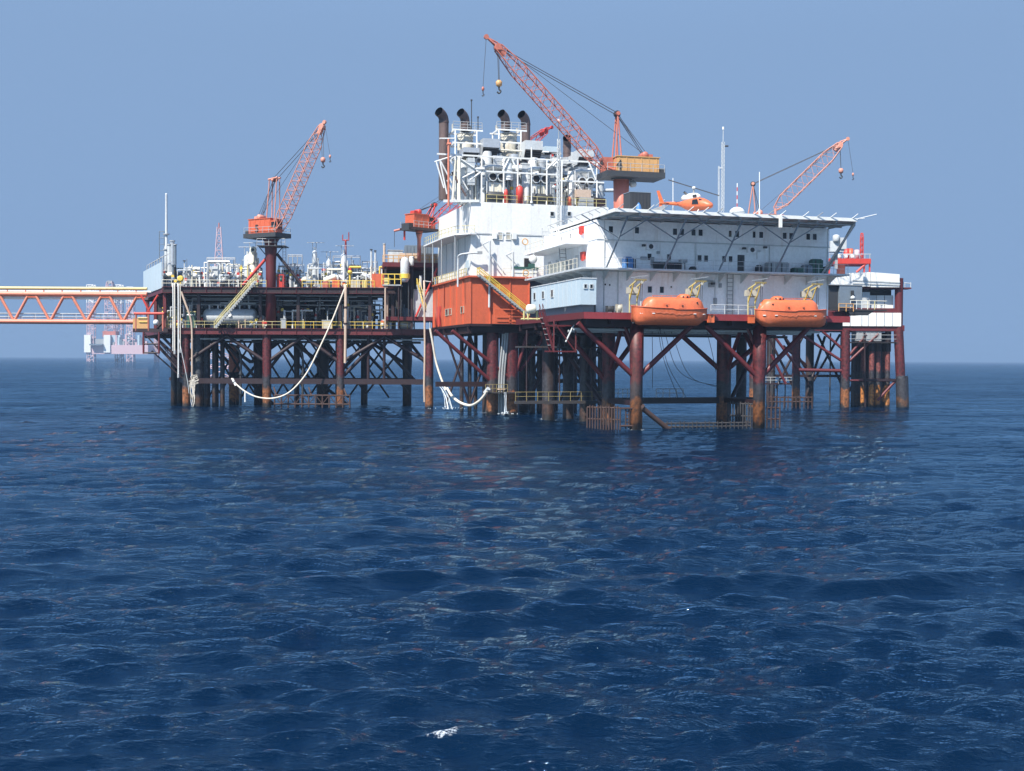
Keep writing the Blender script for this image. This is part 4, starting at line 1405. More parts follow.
bar(t, 'vent', R_(6.0, .8, -4.3), R_(6.0, .8, -2.0), .25, 'pale_grey')
t = thing('dark_container', 'dark grey container on the upper landing deck', 'container', R_(5, 4, 0))
fbox(t, 'body', R_, 3.6, 8.0, 3, 6, .02, 3.0, 'blue_grey')
for k in range(8):
    fbox(t, 'corrugation', R_, 3.75 + k * .54, 3.97 + k * .54, 2.92, 3.0, .1, 2.9, 'blue_grey')
t = thing('grey_crate', 'pale grey crate beside the dark container', 'crate', R_(1.6, 3, 0))
fbox(t, 'body', R_, .9, 3.2, 2, 4, .02, 2.0, 'pale_grey')
fbox(t, 'lid', R_, .8, 3.3, 1.9, 4.1, 2.0, 2.12, 'galvanised')
t = thing('landing_post', 'plain rusty post at the corner of the upper landing', 'post', R_(.2, .2, 0))
bar(t, 'pole', R_(.2, .2, -.7), R_(.2, .2, 2.8), .19, 'tan_pipe')
bar(t, 'cap', R_(.2, .2, 2.8), R_(.2, .2, 2.95), .25, 'galvanised')
# small stair landing with yellow rails
t = thing('stair_landing', 'small grey landing with yellow rails next to the orange tank', 'platform', at(385, 283, 189))
c = at(382, 278, 189)
k_ = Frame(c.x, 189, 0, c.z)
fbox(t, 'floor', k_, 0, 3, 0, 3, -1.2, -1.0, 'grey')
for u in (0, 1.0, 2, 3):
    rod(t, 'post', k_(u, 0, -1), k_(u, 0, .6), .08, 'yellow')
for z in (-.2, .6):
    rod(t, 'rail', k_(0, 0, z), k_(3, 0, z), .08, 'yellow')
fbox(t, 'bin', k_, .3, 1.2, .3, 1.2, -1, .2, 'pale_yellow')
rod(t, 'support', k_(.5, .3, -1.2), k_(.5, .3, ZC - c.z), .14, 'tan_pipe')
rod(t, 'support', k_(2.6, .3, -1.2), k_(2.6, .3, ZC - c.z), .14, 'dark_red')
stairs('yellow stair climbing between the landing and the orange block', at(425, 312, 184), at(418, 285, 186), (0.3, 1, 0), 'yellow', 'dark', w=1.0, r=.04)
tu = thing('tan_hose', 'long tan hose hanging from the orange block roof to the water', 'hose', at(424, 408, 182))
tube(tu, 'hose_body', curve_pts([at(424, 281, 183), at(424.3, 290, 182), at(424.5, 320, 182), at(424.8, 350, 182), at(424.2, 385, 182), at(424.5, 402, 182)], 6), .15, 'tan_pipe', 8, radii=None)
rod(tu, 'hanger', at(424, 281, 183), at(431, 282, 183), .1, 'galvanised')
t = thing('grey_hose', 'second hose swinging out beside the tan one', 'hose', at(436, 370, 181))
tube(t, 'hose_body', curve_pts([at(430, 328, 181), at(433, 345, 181), at(436, 362, 181), at(441, 378, 180), at(446, 390, 179)], 6), .16, 'hose', 8)
rod(t, 'hanger', at(430, 328, 181), at(430, 322, 181), .09, 'galvanised')
t = thing('slack_hose', 'pale hose sagging in a low loop between two piles over the water', 'hose', at(465, 404, 170))
tube(t, 'hose_body', curve_pts([at(447, 388, 176), at(452, 396, 175), at(460, 402.5, 173), at(470, 405.5, 171), at(478, 402, 169), at(484, 396, 168), at(487, 391, 167.5)], 6), .2, 'hose', 8)
bar(t, 'coupling', at(485, 393, 168), at(488.5, 388.5, 167.5), .3, 'pale_grey')

# ------------------------------------------------------------------ turbine row on the hall roof
ZR = ZM2 + .05


def Mp(px, py, v):
    u, z = M.P(px, py, v)
    return M(u, v, z)


def elbow_stack(px, ptop, pbase, v, r, label, mouth=(-.8, -.6), short=False):
    base, top = Mp(px, pbase, v), Mp(px, ptop, v)
    t = thing('exhaust_stack', label, 'exhaust', base, 'elbowed exhaust stacks')
    rb = r * 1.55
    bar(t, 'riser', base, V(base.x, base.y, top.z - rb * 1.6), r, 'exhaust')
    out = (M.U * mouth[0] + M.V * mouth[1]).normalized()
    c0 = V(base.x, base.y, top.z - rb * 1.6)
    pts = []
    n = 9
    ang = math.radians(66)
    for i in range(n + 1):
        a = ang * i / n
        pts.append(c0 + out * (rb * (1 - math.cos(a))) + V(0, 0, rb * math.sin(a)))
    d = out * math.sin(ang) + V(0, 0, math.cos(ang))
    pts.append(pts[-1] + d * r * .75)
    el = tube(t, 'elbow', pts, r, 'exhaust', 16, caps=False)
    tube(el, 'bore', [p_ for p_ in pts], r * .93, 'near_black', 16, caps=False)
    bar(t, 'joint_band', c0 - V(0, 0, .25), c0, r * 1.06, 'exhaust')
    bar(t, 'joint_band', base + V(0, 0, (c0.z - base.z) * .45), base + V(0, 0, (c0.z - base.z) * .45 + .15), r * 1.05, 'exhaust')
    return t


elbow_stack(443.5, 109, 200, 6, .70, 'rusty elbowed exhaust standing free at the hall corner, tallest pipe')
elbow_stack(465, 110, 131, 5, .66, 'rusty exhaust elbow on the first white tower')
elbow_stack(505.5, 111, 131, 6, .66, 'rusty exhaust elbow on the second white tower')
elbow_stack(525.5, 112, 158, 8, .68, 'rusty elbowed exhaust beside the second white tower')
elbow_stack(567, 136, 160, 10, .60, 'short sooty exhaust stub on a pale sleeve', mouth=(-.4, -1))


def tower(px0, px1, levels, v0, v1, label):
    u0, u1 = Ml(px0, v0), Ml(px1, v0)
    t = thing('stack_tower', label, 'tower', M(u0, v0, ZR), 'white stack towers')
    zs = [M.P((px0 + px1) / 2, y, v0)[1] for y in levels]
    for u in (u0, u1):
        for v in (v0, v1):
            beam(t, 'column', M(u, v, ZR), M(u, v, zs[0]), .18, .18, 'white')
    for z in zs:
        for v in (v0, v1):
            beam(t, 'girder', M(u0 - .4, v, z), M(u1 + .9, v, z), .16, .2, 'white')
        for u in (u0, u1):
            beam(t, 'girder', M(u, v0, z), M(u, v1, z), .2, .22, 'white')
    for z0, z1 in zip(zs[1:], zs):
        rod(t, 'bracing', M(u0, v1, z0), M(u1, v1, z1), .07, 'white')
    um, vm = (u0 + u1) / 2 + .3, (v0 + v1) / 2
    w = (u1 - u0) * .36
    lathe(t, 'silencer', M(um, vm, zs[-1]), (0, 0, 1), [(0, w * .8), (.4, w), (zs[0] - zs[-1] - .3, w), (zs[0] - zs[-1], w * .6)], 'stack_beige', 18)
    for k in range(3):
        z = zs[1] + .4 + k * .55
        bar(t, 'louvre_band', M(um, vm, z), M(um, vm, z + .12), w * 1.04, 'grey')
    for z in np.arange(.35, 1.2, .4):
        rod(t, 'top_rail', M(u0 - .3, v0, zs[0] + z), M(u1 + .8, v0, zs[0] + z), .04, 'galvanised')
    for u in np.linspace(u0 - .3, u1 + .8, 5):
        rod(t, 'rail_post', M(u, v0, zs[0]), M(u, v0, zs[0] + 1.1), .045, 'galvanised')
    for k in range(5):
        u = rng.uniform(u0, u1)
        bar(t, 'fitting', M(u, vm, zs[0] + .1), M(u, vm, zs[0] + rng.uniform(.4, 1.2)), rng.uniform(.08, .2), 'stack_beige')
    return t


tower(454.5, 476, (130, 143, 157, 172), 4, 7.5, 'first white exhaust tower, next to the free-standing exhaust')
tower(498, 520, (130, 142.5, 157, 172), 5, 8.5, 'second white exhaust tower, between two intake hoods')
t = thing('stack_tower', 'low grey tower with a pale sleeve carrying the exhaust stub', 'tower', Mp(567, 200, 10))
bar(t, 'sleeve', Mp(567, 172, 10), Mp(567, 158, 10), .95, 'silver')
fb = M
u = Ml(567, 10)
fbox(t, 'plinth', M, u - 1.3, u + 1.5, 9, 11.5, M.P(567, 165, 10)[1], M.P(567, 161, 10)[1], 'pale_grey')
for du in (-1.2, 1.4):
    for v in (9.1, 11.3):
        beam(t, 'column', M(u + du, v, ZR), M(u + du, v, M.P(567, 165, 10)[1]), .22, .22, 'pale_grey')


def hood(px0, px1, ptop, pbot, v, m_, label):
    """air intake hood: a box with a big dark sloping mouth towards the viewer's side"""
    u0, u1 = Ml(px0, v), Ml(px1, v)
    z1, z0 = M.P(px0, ptop, v)[1], M.P(px0, pbot, v)[1]
    t = thing('intake_hood', label, 'intake', M((u0 + u1) / 2, v, z0), 'turbine intake hoods')
    zm = z0 + (z1 - z0) * .48
    A = [M(u0, v, zm), M(u1, v, zm), M(u1, v, z1), M(u0, v, z1), M(u0, v + 3.2, z0), M(u1, v + 3.2, z0), M(u1, v + 3.2, z1), M(u0, v + 3.2, z1),
         M(u0 + .3, v + 1.7, z0), M(u1 - .3, v + 1.7, z0)]
    mesh(t, 'casing', A[:8], [(0, 1, 2, 3), (3, 2, 6, 7), (1, 5, 6, 2), (0, 3, 7, 4), (5, 4, 7, 6)], m_)
    mesh(t, 'mouth', [M(u0 + .08, v + .02, zm), M(u1 - .08, v + .02, zm), M(u1 - .2, v + .75, z0), M(u0 + .2, v + .75, z0)], [(0, 3, 2, 1)], 'near_black')  # flat black sheet painting the unlit inside of the hood
    mesh(t, 'cheek', [A[0], A[4], M(u0, v + .75, z0 - .02)], [(0, 1, 2)], m_)
    for k in range(4):
        f = (k + .5) / 4
        a = M(u0 + .1, v - .01, zm).lerp(M(u0 + .2, v + .73, z0), f)
        b = M(u1 - .1, v - .01, zm).lerp(M(u1 - .2, v + .73, z0), f)
        rod(t, 'louvre', a, b, .05, 'dark')
    fbox(t, 'flange', M, u0 - .1, u1 + .1, v + 3.2, v + 3.4, z0 - .1, z1 + .1, m_)
    fbox(t, 'duct', M, u0 + .3, u1 - .3, v + 3.4, v + 6, z0 + .1, z1 - .2, m_)
    for du in (.3, u1 - u0 - .3):
        beam(t, 'support', M(u0 + du, v + 2.6, ZR), M(u0 + du, v + 2.6, z0), .18, .18, 'pale_grey')
    return t


hood(482.5, 499, 138, 155, 2.5, 'silver', 'silver intake hood with a dark sloping mouth between the towers')
hood(524.5, 542, 140, 157.5, 2.5, 'pale_grey', 'grey intake hood with a dark mouth beside the second tower')
hood(578, 593, 149, 163.5, 3.5, 'pale_grey', 'grey intake hood with a dark mouth above the crane boom foot')
hood(463, 479, 147, 156.5, 1.8, 'silver', 'small silver hood with a dark slot in front of the first tower')
hood(544, 556, 146, 155.5, 6, 'pale_blue', 'flat grey hood half hidden behind the lattice pole')


def turbine(px0, v, label, flip=False):
    """gas turbine package: casing, twin round vents, base skid"""
    u0 = Ml(px0, v)
    t = thing('gas_turbine', label, 'turbine', M(u0 + 1.5, v, ZR), 'gas turbine packages')
    fbox(t, 'base_skid', M, u0 - .3, u0 + 3.4, v - .1, v + 4, ZR, ZR + .5, 'dark')
    drum(t, 'engine', M(u0 - .2, v + .2, ZR + 1.05), M(u0 + 3.2, v + .2, ZR + 1.05), .62, 'dark')
    fbox(t, 'enclosure', M, u0 + .2, u0 + 2.5, v + .5, v + 4, ZR + .5, ZR + 3.0, 'white')
    fbox(t, 'access_door', M, u0 + .6, u0 + 2.1, v + .44, v + .5, ZR + 1.5, ZR + 2.8, 'cream')
    for k in (0.75, 2.05):
        c = M(u0 + k, v + .55, ZR + 3.75)
        vv = lathe(t, 'round_vent', c, -M.V, [(0, .62), (.5, .62)], 'pale_grey', 18)
        lathe(vv, 'vent_bore', c - M.V * .505, M.V, [(0, .5), (.02, .5)], 'near_black', 18)  # black disc painting the unlit inside of the vent
        bar(t, 'vent_duct', M(u0 + k, v + .6, ZR + 3.75), M(u0 + k, v + 3, ZR + 3.75), .6, 'white')
    bar(t, 'duct', M(u0 - .5, v + 1, ZR + .2), M(u0 - .5, v + 1, ZR + 5.2), .45, 'white')
    tube(t, 'duct', curve_pts([M(u0 - .4, v + .7, ZR + 5.0), M(u0 + .6, v + .6, ZR + 5.3), M(u0 + 2.4, v + .6, ZR + 5.2)], 5), .3, 'pale_grey')
    for k in range(7):
        u = u0 + rng.uniform(-.4, 3.3)
        bar(t, 'pipe', M(u, v + rng.uniform(-.05, .4), ZR + .3), M(u, v + .3, ZR + rng.uniform(1.4, 5.4)), rng.uniform(.05, .1), rng.choice(['pale_grey', 'silver', 'white', 'dark']))
    return t


turbine(487.5, 1.6, 'white turbine package below the silver intake hood')
turbine(531, 1.6, 'white turbine package below the grey intake hood by the red tank')
turbine(577, 1.6, 'turbine package by the foot of the crane boom')

sf = thing('turbine_frame', 'white structural frame of beams carrying the intake hoods', 'frame', M(8, 2, ZR))
for y, px0, px1 in ((157.2, 437, 601), (172, 476, 560), (181.5, 556, 604)):
    a, b = Mp(px0, y, 1.4), Mp(px1, y, 1.4)
    zz = M.P(500 if y < 180 else 580, y, 1.4)[1]
    beam(sf, 'main_beam', V(a.x, a.y, zz), V(b.x, b.y, zz), .18, .22, 'white')
    a, b = Mp(px0 + 8, y, 6), Mp(px1, y, 6)
    beam(sf, 'main_beam', V(a.x, a.y, zz), V(b.x, b.y, zz), .24, .3, 'pale_grey')
zt = M.P(500, 157.2, 1.4)[1]
for px in (456, 481, 503, 517, 546, 561, 596):
    u = Ml(px, 1.4)
    beam(sf, 'column', M(u, 1.4, ZR), M(u, 1.4, zt), .2, .2, 'white')
for a, b, y0, y1 in ((456, 472, 158, 168), (481, 470, 172, 180), (503, 509, 171, 159), (517, 512, 171, 159), (546, 556, 170, 160), (561, 553, 158, 166), (596, 588, 180, 160)):
    bar(sf, 'diagonal', Mp(a, y0, 1.4), Mp(b, y1, 1.4), .13, 'white')
for u in np.arange(1, 20, 3.1):
    beam(sf, 'cross_beam', M(u, 1.4, zt), M(u, 8, zt), .16, .2, 'pale_grey')
for k in range(10):
    fbox(sf, 'grating_strip', M, .8 + k * 1.9, 1.7 + k * 1.9, 4.5, 8, zt + .16, zt + .22, 'grey')
# the outrigger frame at the hall corner
of = thing('corner_outrigger', 'white braced outrigger frame at the hall corner by the free-standing exhaust', 'frame', Mp(452, 200, 1.5))
for a, b in (((434.5, 162), (456, 155)), ((440, 160), (452, 183)), ((440, 161), (447, 194)), ((447, 180), (458, 203)), ((436, 161), (444, 188)), ((450, 160), (468, 190)), ((456, 156), (474, 168)), ((462, 178), (474, 172))):
    bar(of, 'strut', Mp(*a, 1.2), Mp(*b, 1.2), .11, 'white')
beam(of, 'platform_beam', Mp(443.5, 201, .4), Mp(479, 201, .4), .3, .35, 'white')
bar(of, 'dark_strut', Mp(452, 172, 1.0), Mp(466, 196, .6), .15, 'exhaust')
bar(of, 'leg', Mp(452.5, 201, .6), Mp(455, 160, 1.2), .2, 'cream')
bar(of, 'leg', Mp(459, 204, .6), Mp(459, 158, 1.2), .26, 'cream')
t = thing('tan_pole', 'thin tan pole in front of the free-standing exhaust', 'pole', Mp(448.5, 203, .3))
bar(t, 'pole', Mp(448.5, 206, .3), Mp(448.5, 139, .3), .15, 'salmon')
rod(t, 'crossarm', Mp(439.5, 138.5, .3), Mp(455, 138.5, .3), .1, 'white')
bar(t, 'bracket', Mp(447, 144, .3), Mp(451, 144, .3), .2, 'salmon')
# silver ducts, drums and casings packed behind the frame
for i, (px, v, z0, z1, r, m_) in enumerate(((462, 5.5, 0, 6, .8, 'silver'), (470, 3.2, 2.4, 6.2, .5, 'pale_grey'), (477, 5.5, 0, 5.4, .6, 'grey'), (486, 6, 2, 7.5, .75, 'silver'), (496, 6.5, 3, 7.0, .7, 'grey'), (507, 4, 3.4, 6.4, .8, 'silver'),
                                             (513, 7, 0, 7.4, .8, 'grey'), (524, 5, 2.6, 6, .6, 'pale_grey'), (532, 6.5, 2, 7, .8, 'silver'), (541, 5, 1.5, 6.6, .55, 'grey'), (549, 4, 0, 5.6, .5, 'blue_grey'), (556, 7, 0, 7.2, .8, 'pale_grey'),
                                             (571, 5, 0, 5.2, .6, 'silver'), (580, 7, 2, 6, .7, 'grey'), (590, 5, 3, 5.8, .5, 'silver'), (599, 6, 0, 4.6, .6, 'pale_grey'))):
    v = 1.7 + (v - 3) * .55
    m_ = {'grey': 'silver', 'silver': 'white', 'pale_grey': 'pale_grey', 'blue_grey': 'grey'}[m_]
    c = M(Ml(px, v), v, ZR)
    t = thing('duct_casing', ('tall', 'narrow', 'plain', 'stout', 'dull', 'ribbed', 'bulky', 'slim', 'round', 'lagged', 'dark', 'wide', 'bright', 'short', 'small', 'last')[i] + ' %s duct casing, number %s from the hall corner among the turbine roof casings' % (
        {'silver': 'silver', 'grey': 'mid-grey', 'pale_grey': 'pale grey', 'white': 'white'}[m_], ('one', 'two', 'three', 'four', 'five', 'six', 'seven', 'eight', 'nine', 'ten', 'eleven', 'twelve', 'thirteen', 'fourteen', 'fifteen', 'sixteen')[i]), 'duct', c, 'duct casings on the hall roof')
    if i % 3 == 1:
        u = Ml(px, v)
        fbox(t, 'casing', M, u - r, u + r, v - r, v + r, ZR + z0, ZR + z1, m_)
        for z in np.arange(z0 + .4, z1, .7):
            fbox(t, 'stiffener', M, u - r - .05, u + r + .05, v - r - .05, v + r + .05, ZR + z, ZR + z + .08, m_)
        if z0 > .5:
            bar(t, 'support', c, c + V(0, 0, z0), .14, 'grey')
    else:
        bar(t, 'casing', c + V(0, 0, z0), c + V(0, 0, z1), r, m_)
        for z in np.arange(z0 + .3, z1, 1.1):
            bar(t, 'band', c + V(0, 0, z), c + V(0, 0, z + .1), r + .05, 'galvanised')
        if z0 > .5:
            bar(t, 'support', c, c + V(0, 0, z0), .16, 'grey')
    bar(t, 'side_duct', c + V(0, -.1, z0 + (z1 - z0) * .6), c + V(2.0, -.1, z0 + (z1 - z0) * .6), r * .45, m_)
pm = lambda px, v, z, y0=0: M(Ml(px, v), v, z)
GW = ['white', 'pale_grey', 'silver', 'cream', 'grey', 'blue_grey', 'dark']
pipework('roof_pipes', 'pale pipes massed under the beams by the first tower', (458, 484), (2, 7), (ZR, ZR + 6.3), 40, GW, (.08, .24), pf=pm)
pipework('roof_pipes', 'pipes and valves between the towers under the silver hood', (482, 504), (3.5, 8), (ZR, ZR + 6.3), 30, GW, (.07, .2), pf=pm)
pipework('roof_pipes', 'pipes behind the red tank under the second tower', (503, 530), (3, 8), (ZR, ZR + 6.3), 40, GW + ['bright_red'], (.07, .2), pf=pm)
pipework('roof_pipes', 'grey pipes crowding behind the lattice pole', (541, 566), (2, 8), (ZR, ZR + 6.2), 46, GW + ['blue'], (.07, .22), pf=pm)
pipework('roof_pipes', 'pipes and ducts between the exhaust stub and the crane', (564, 604), (3, 9), (ZR, ZR + 5.0), 46, GW, (.07, .25), pf=pm)
pipework('roof_pipes', 'small pipes above the grating around the hoods', (478, 560), (4, 7), (zt + .2, zt + 2.2), 34, GW, (.06, .16), pf=pm)
for px, r, h, lab in ((519, .52, 2.5, 'fat red fire-extinguisher tank on the hall roof'), (505.5, .3, 1.9, 'thin red bottle behind the roof rail'), (568.5, .35, 1.3, 'small orange drum behind the roof rail')):
    c = pm(px, 1.0, ZR)
    t = thing('red_tank', lab, 'tank', c)
    lathe(t, 'shell', c, (0, 0, 1), [(0, r), (h - .3, r), (h - .05, r * .6), (h + .05, r * .3)], 'bright_red' if px < 560 else 'orange', 14)
    bar(t, 'valve', c + V(0, 0, h), c + V(0, 0, h + .3), r * .25, 'galvanised')
t = thing('roof_container', 'dull brown container stack on the hall roof near the crane', 'container', pm(586, 1.0, ZR))
u = Ml(576, .9)
fbox(t, 'lower_box', M, u + .4, u + 2.6, .9, 2.4, ZR, ZR + 1.3, 'grey')
fbox(t, 'upper_box', M, u, u + 2.2, .9, 2.4, ZR + 1.3, ZR + 2.4, 'tan_pipe')
fbox(t, 'side_box', M, u + 2.7, u + 4.4, .9, 2.4, ZR, ZR + 1.3, 'dark_red')
for px, ptop, lab in ((471.5, 101, 'thin whip aerial on the first tower'), (478, 118, 'short whip aerial beside the first tower')):
    t = thing('whip_aerial', lab, 'antenna', Mp(px, 131, 5))
    rod(t, 'whip', Mp(px, 131, 4), Mp(px, ptop, 4), .07, 'dark')
    bar(t, 'tip', Mp(px, ptop, 4), Mp(px, ptop - 1.5, 4), .14, 'dark')
# lattice pole in front of the hall
lt = thing('lattice_pole', 'white lattice pole standing before the hall wall with a lamp on top', 'mast', Mp(558, 262, -.6))
b_, t_ = Mp(558, 262, -.6), Mp(558, 139, -.6)
lattice(lt, V(b_.x, b_.y, 18.5), V(b_.x, b_.y, t_.z), .34, .34, .3, 40, 'pale_grey', .05, .032, twist=M.U)
rod(lt, 'spire', V(b_.x, b_.y, t_.z), V(b_.x, b_.y, t_.z + 2.4), .06, 'grey')
bar(lt, 'lamp', V(b_.x, b_.y, t_.z + 2.4), V(b_.x, b_.y, t_.z + 2.8), .2, 'white')
bar(lt, 'foot', V(b_.x, b_.y, 18.2), V(b_.x, b_.y, 18.6), .5, 'pale_grey')
t = thing('flag_pole', 'thin white pole before the grey intake hood', 'pole', Mp(531.5, 201, .5))
rod(t, 'pole', Mp(531.5, 203, .5), Mp(531.5, 147, .5), .1, 'white')
bar(t, 'base', Mp(531.5, 203, .5), Mp(531.5, 201, .5), .2, 'white')

# ------------------------------------------------------------------ living quarters with the helideck on its roof
L = Frame(at(596, 300, 138).x, 138.0, 16)
ZQ0, ZQ1, ZQ2, ZH = 13.3, 18.4, 21.75, 24.35


def Lu(px, v):
    return L.P(px, 300, v)[0]


def Lp(px, py, v):
    u, z = L.P(px, py, v)
    return L(u, v, z)


qj = thing('quarters_jacket', 'red braced pile jacket under the white living quarters', 'jacket', L(15, 4, 0))
legs = {}
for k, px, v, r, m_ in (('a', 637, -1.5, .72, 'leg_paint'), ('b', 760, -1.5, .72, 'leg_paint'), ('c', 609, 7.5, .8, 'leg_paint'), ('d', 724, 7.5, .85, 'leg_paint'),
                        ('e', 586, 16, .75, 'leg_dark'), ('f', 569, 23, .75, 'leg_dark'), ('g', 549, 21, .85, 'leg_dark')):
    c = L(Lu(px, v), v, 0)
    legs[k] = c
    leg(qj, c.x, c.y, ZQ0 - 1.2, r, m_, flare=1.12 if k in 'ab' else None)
ztop = ZQ0 - 1.2


def br_(k, zk, px, v, zt_=None, r=.3):
    bar(qj, 'brace', legs[k] + V(0, 0, zk), L(Lu(px, v), v, zt_ or ztop), r, 'red_steel')


br_('a', 5.8, 578, -1.5)
br_('a', 5.8, 693, -1.5)
br_('d', 6.4, 672, 7.5)
br_('b', 5.8, 705, -1.5)
br_('b', 5.8, 810, -1.5)
br_('d', 6.4, 778, 7.5)
br_('c', 6.0, 645, 7.5)
br_('c', 5.0, 560, 7.5)
for k in 'ab':
    bar(qj, 'brace', legs[k] + V(0, 0, 7.6), legs[k] + L.V * 4.6 + V(0, 0, ztop), .26, 'red_steel')
    bar(qj, 'brace', legs[k] + L.V * 8.9 + V(0, 0, 6.2), legs[k] + L.V * 4.6 + V(0, 0, ztop), .26, 'red_steel')
    bar(qj, 'brace', legs[k] + V(0, 0, 8.5), legs[k] + L.U * -1.2 + L.V * 1 + V(0, 0, ztop), .2, 'red_steel')
for a, b in (('e', 'f'), ('c', 'e'), ('f', 'g')):
    bar(qj, 'brace', legs[a] + V(0, 0, 5.5), (legs[a] + legs[b]) / 2 + V(0, 0, ztop), .26, 'dark_red')
    bar(qj, 'brace', legs[b] + V(0, 0, 5.5), (legs[a] + legs[b]) / 2 + V(0, 0, ztop), .26, 'dark_red')
bar(qj, 'brace', legs['f'] + V(0, 0, 8.5), legs['c'] + V(0, 0, 1.5), .3, 'dark_red')
for k, px, v in (('h', 697, 16), ('i', 742, 16)):
    c = L(Lu(px, v), v, 0)
    if k == 'i':
        leg(qj, c.x, c.y, ztop, .7, 'leg_dark')
bar(qj, 'brace', legs['d'] + V(0, 0, 1.0), legs['d'] + L.U * 9 + L.V * 6 + V(0, 0, ztop), .28, 'dark_red')
bar(qj, 'brace', legs['b'] + L.V * 8.9 + V(0, 0, 2.0), legs['d'] + V(0, 0, ztop), .28, 'dark_red')
beam(qj, 'horizontal_brace', legs['a'] + V(0, 0, 3.0), legs['c'] + V(0, 0, 3.0), .6, .6, 'dark_red')
beam(qj, 'horizontal_brace', legs['b'] + V(0, 0, 3.0), legs['d'] + V(0, 0, 3.0), .6, .6, 'dark_red')
b9 = legs['b'] + L.V * 9
leg(qj, b9.x, b9.y, ztop, .72, 'leg_dark')
wk_ = thing('splash_walkway', 'long dark walkway beam low over the water between the quarters piles', 'walkway', L(10, 7, 3))
beam(wk_, 'beam', legs['c'] + V(0, 0, 2.95), legs['d'] + L.U * 4 + V(0, 0, 2.95), .9, .75, 'deck_dark')
for px0, px1 in ((614, 633), (657, 684)):
    for z in (3.9, 4.4):
        rod(wk_, 'rail', L(Lu(px0, 7), 7, z), L(Lu(px1, 7), 7, z), .05, 'galvanised')
    for px in np.linspace(px0, px1, 5):
        rod(wk_, 'post', L(Lu(px, 7), 7, 3.3), L(Lu(px, 7), 7, 4.4), .05, 'galvanised')
yw = thing('yellow_walkway', 'yellow-railed low walkway from the red pile cluster to the quarters', 'walkway', L(Lu(560, 14), 14, 3))
a, b = L(Lu(516, 13), 13, 2.6), L(Lu(603, 13), 13, 2.6)
fbox(yw, 'shade_deck', L, Lu(520, 13), Lu(603, 13), 12.0, 15, 9.4, 9.6, 'deck_dark')
beam(yw, 'floor', a, b, 1.2, .35, 'deck_dark')
for z in (.75, 1.3):
    rod(yw, 'rail', a + V(0, -.6, z), b + V(0, -.6, z), .035, 'faded_yellow')  # shade over the walkway is put into the rail colour
for i in range(9):
    c = a.lerp(b, i / 8) + V(0, -.6, 0)
    beam(yw, 'post', c + V(0, 0, .15), c + V(0, 0, 1.3), .06, .055, 'faded_yellow')
for i in (1, 4, 7):
    c = a.lerp(b, i / 8)
    rod(yw, 'hanger', c, c + V(0, .5, 9), .1, 'dark_red')

qd = thing('quarters_deck', 'red edge-girder deck carrying the white living quarters', 'deck', L(12, 8, ZQ0))
fbox(qd, 'plate', L, -2.4, 31, -2.8, 24, ZQ0 - .3, ZQ0 - .05, 'grey')
fbox(qd, 'edge_girder', L, Lu(584, -3), 31.2, -3.0, -2.8, ZQ0 - .75, ZQ0, 'girder_red')
fbox(qd, 'edge_girder', L, -2.6, Lu(584, -3), -3.0, -2.8, ZQ0 - .75, ZQ0, 'red_steel')
fbox(qd, 'edge_girder', L, -2.6, -2.4, -2.8, 24, ZQ0 - .75, ZQ0, 'red_steel')
for u in np.arange(-2, 31, 3.0):
    fbox(qd, 'floor_beam', L, u - .12, u + .12, -2.7, 23.8, ZQ0 - 1.3, ZQ0 - .31, 'dark_red')
for v in (-1.5, 7.5, 16, 23):
    fbox(qd, 'main_girder', L, -2.4, 31, v - .2, v + .2, ZQ0 - 1.6, ZQ0 - .32, 'dark_red')
# pipes slung below
for v, z in ((2, 11.5), (4, 11.3), (10, 11.0), (13, 11.4)):
    bar(qd, 'slung_pipe', L(-2, v, z), L(30, v, z), .16, 'pale_grey' if v < 5 else 'dark')

lq = thing('living_quarters', 'white three-storey living quarters block with a flat roof', 'building', L(15, 9, ZQ0))
fbox(lq, 'lower_storey', L, 0, 30, 0, 20, ZQ0 - .05, ZQ1 - .25, 'quarters_white')
fbox(lq, 'middle_storey', L, 0, 30, .02, 20, ZQ1, ZQ2, 'quarters_white')
fbox(lq, 'upper_storey', L, -.03, 30.03, -.06, 20, ZQ2, ZH - .3, 'quarters_white')
for k in range(12):
    ua_, ub_ = .02 + k * 2.5, (k + 1) * 2.5 - .04
    fbox(lq, 'wall_panel', L, ua_, ub_, -.03, .0, ZQ0, ZQ1 - .27, 'quarters_white')
    fbox(lq, 'wall_panel', L, ua_, ub_, -.01, .02, ZQ1 + .0, ZQ2 - .08, 'quarters_white')
    fbox(lq, 'wall_panel', L, ua_, ub_, -.09, -.06, ZQ2 + .07, ZH - .32, 'quarters_white')
for k in range(7):
    va_, vb_ = .02 + k * 2.84, (k + 1) * 2.84 - .04
    fbox(lq, 'wall_panel', L, -.03, .0, va_, vb_, ZQ1 + .0, ZQ2 - .3, 'quarters_white')
    fbox(lq, 'wall_panel', L, -.06, -.03, va_, vb_, ZQ2 + .03, ZH - .32, 'quarters_white')
fbox(lq, 'drip_ledge', L, 1.0, 30.1, -.14, -.06, ZQ2 - .06, ZQ2 + .05, 'pale_grey')
fbox(lq, 'walkway', L, -2.6, 31.4, -2.5, -.005, ZQ1 - .22, ZQ1 - .02, 'pale_grey')
fbox(lq, 'walkway', L, -2.6, -.005, 0, 20, ZQ1 - .22, ZQ1 - .02, 'pale_grey')
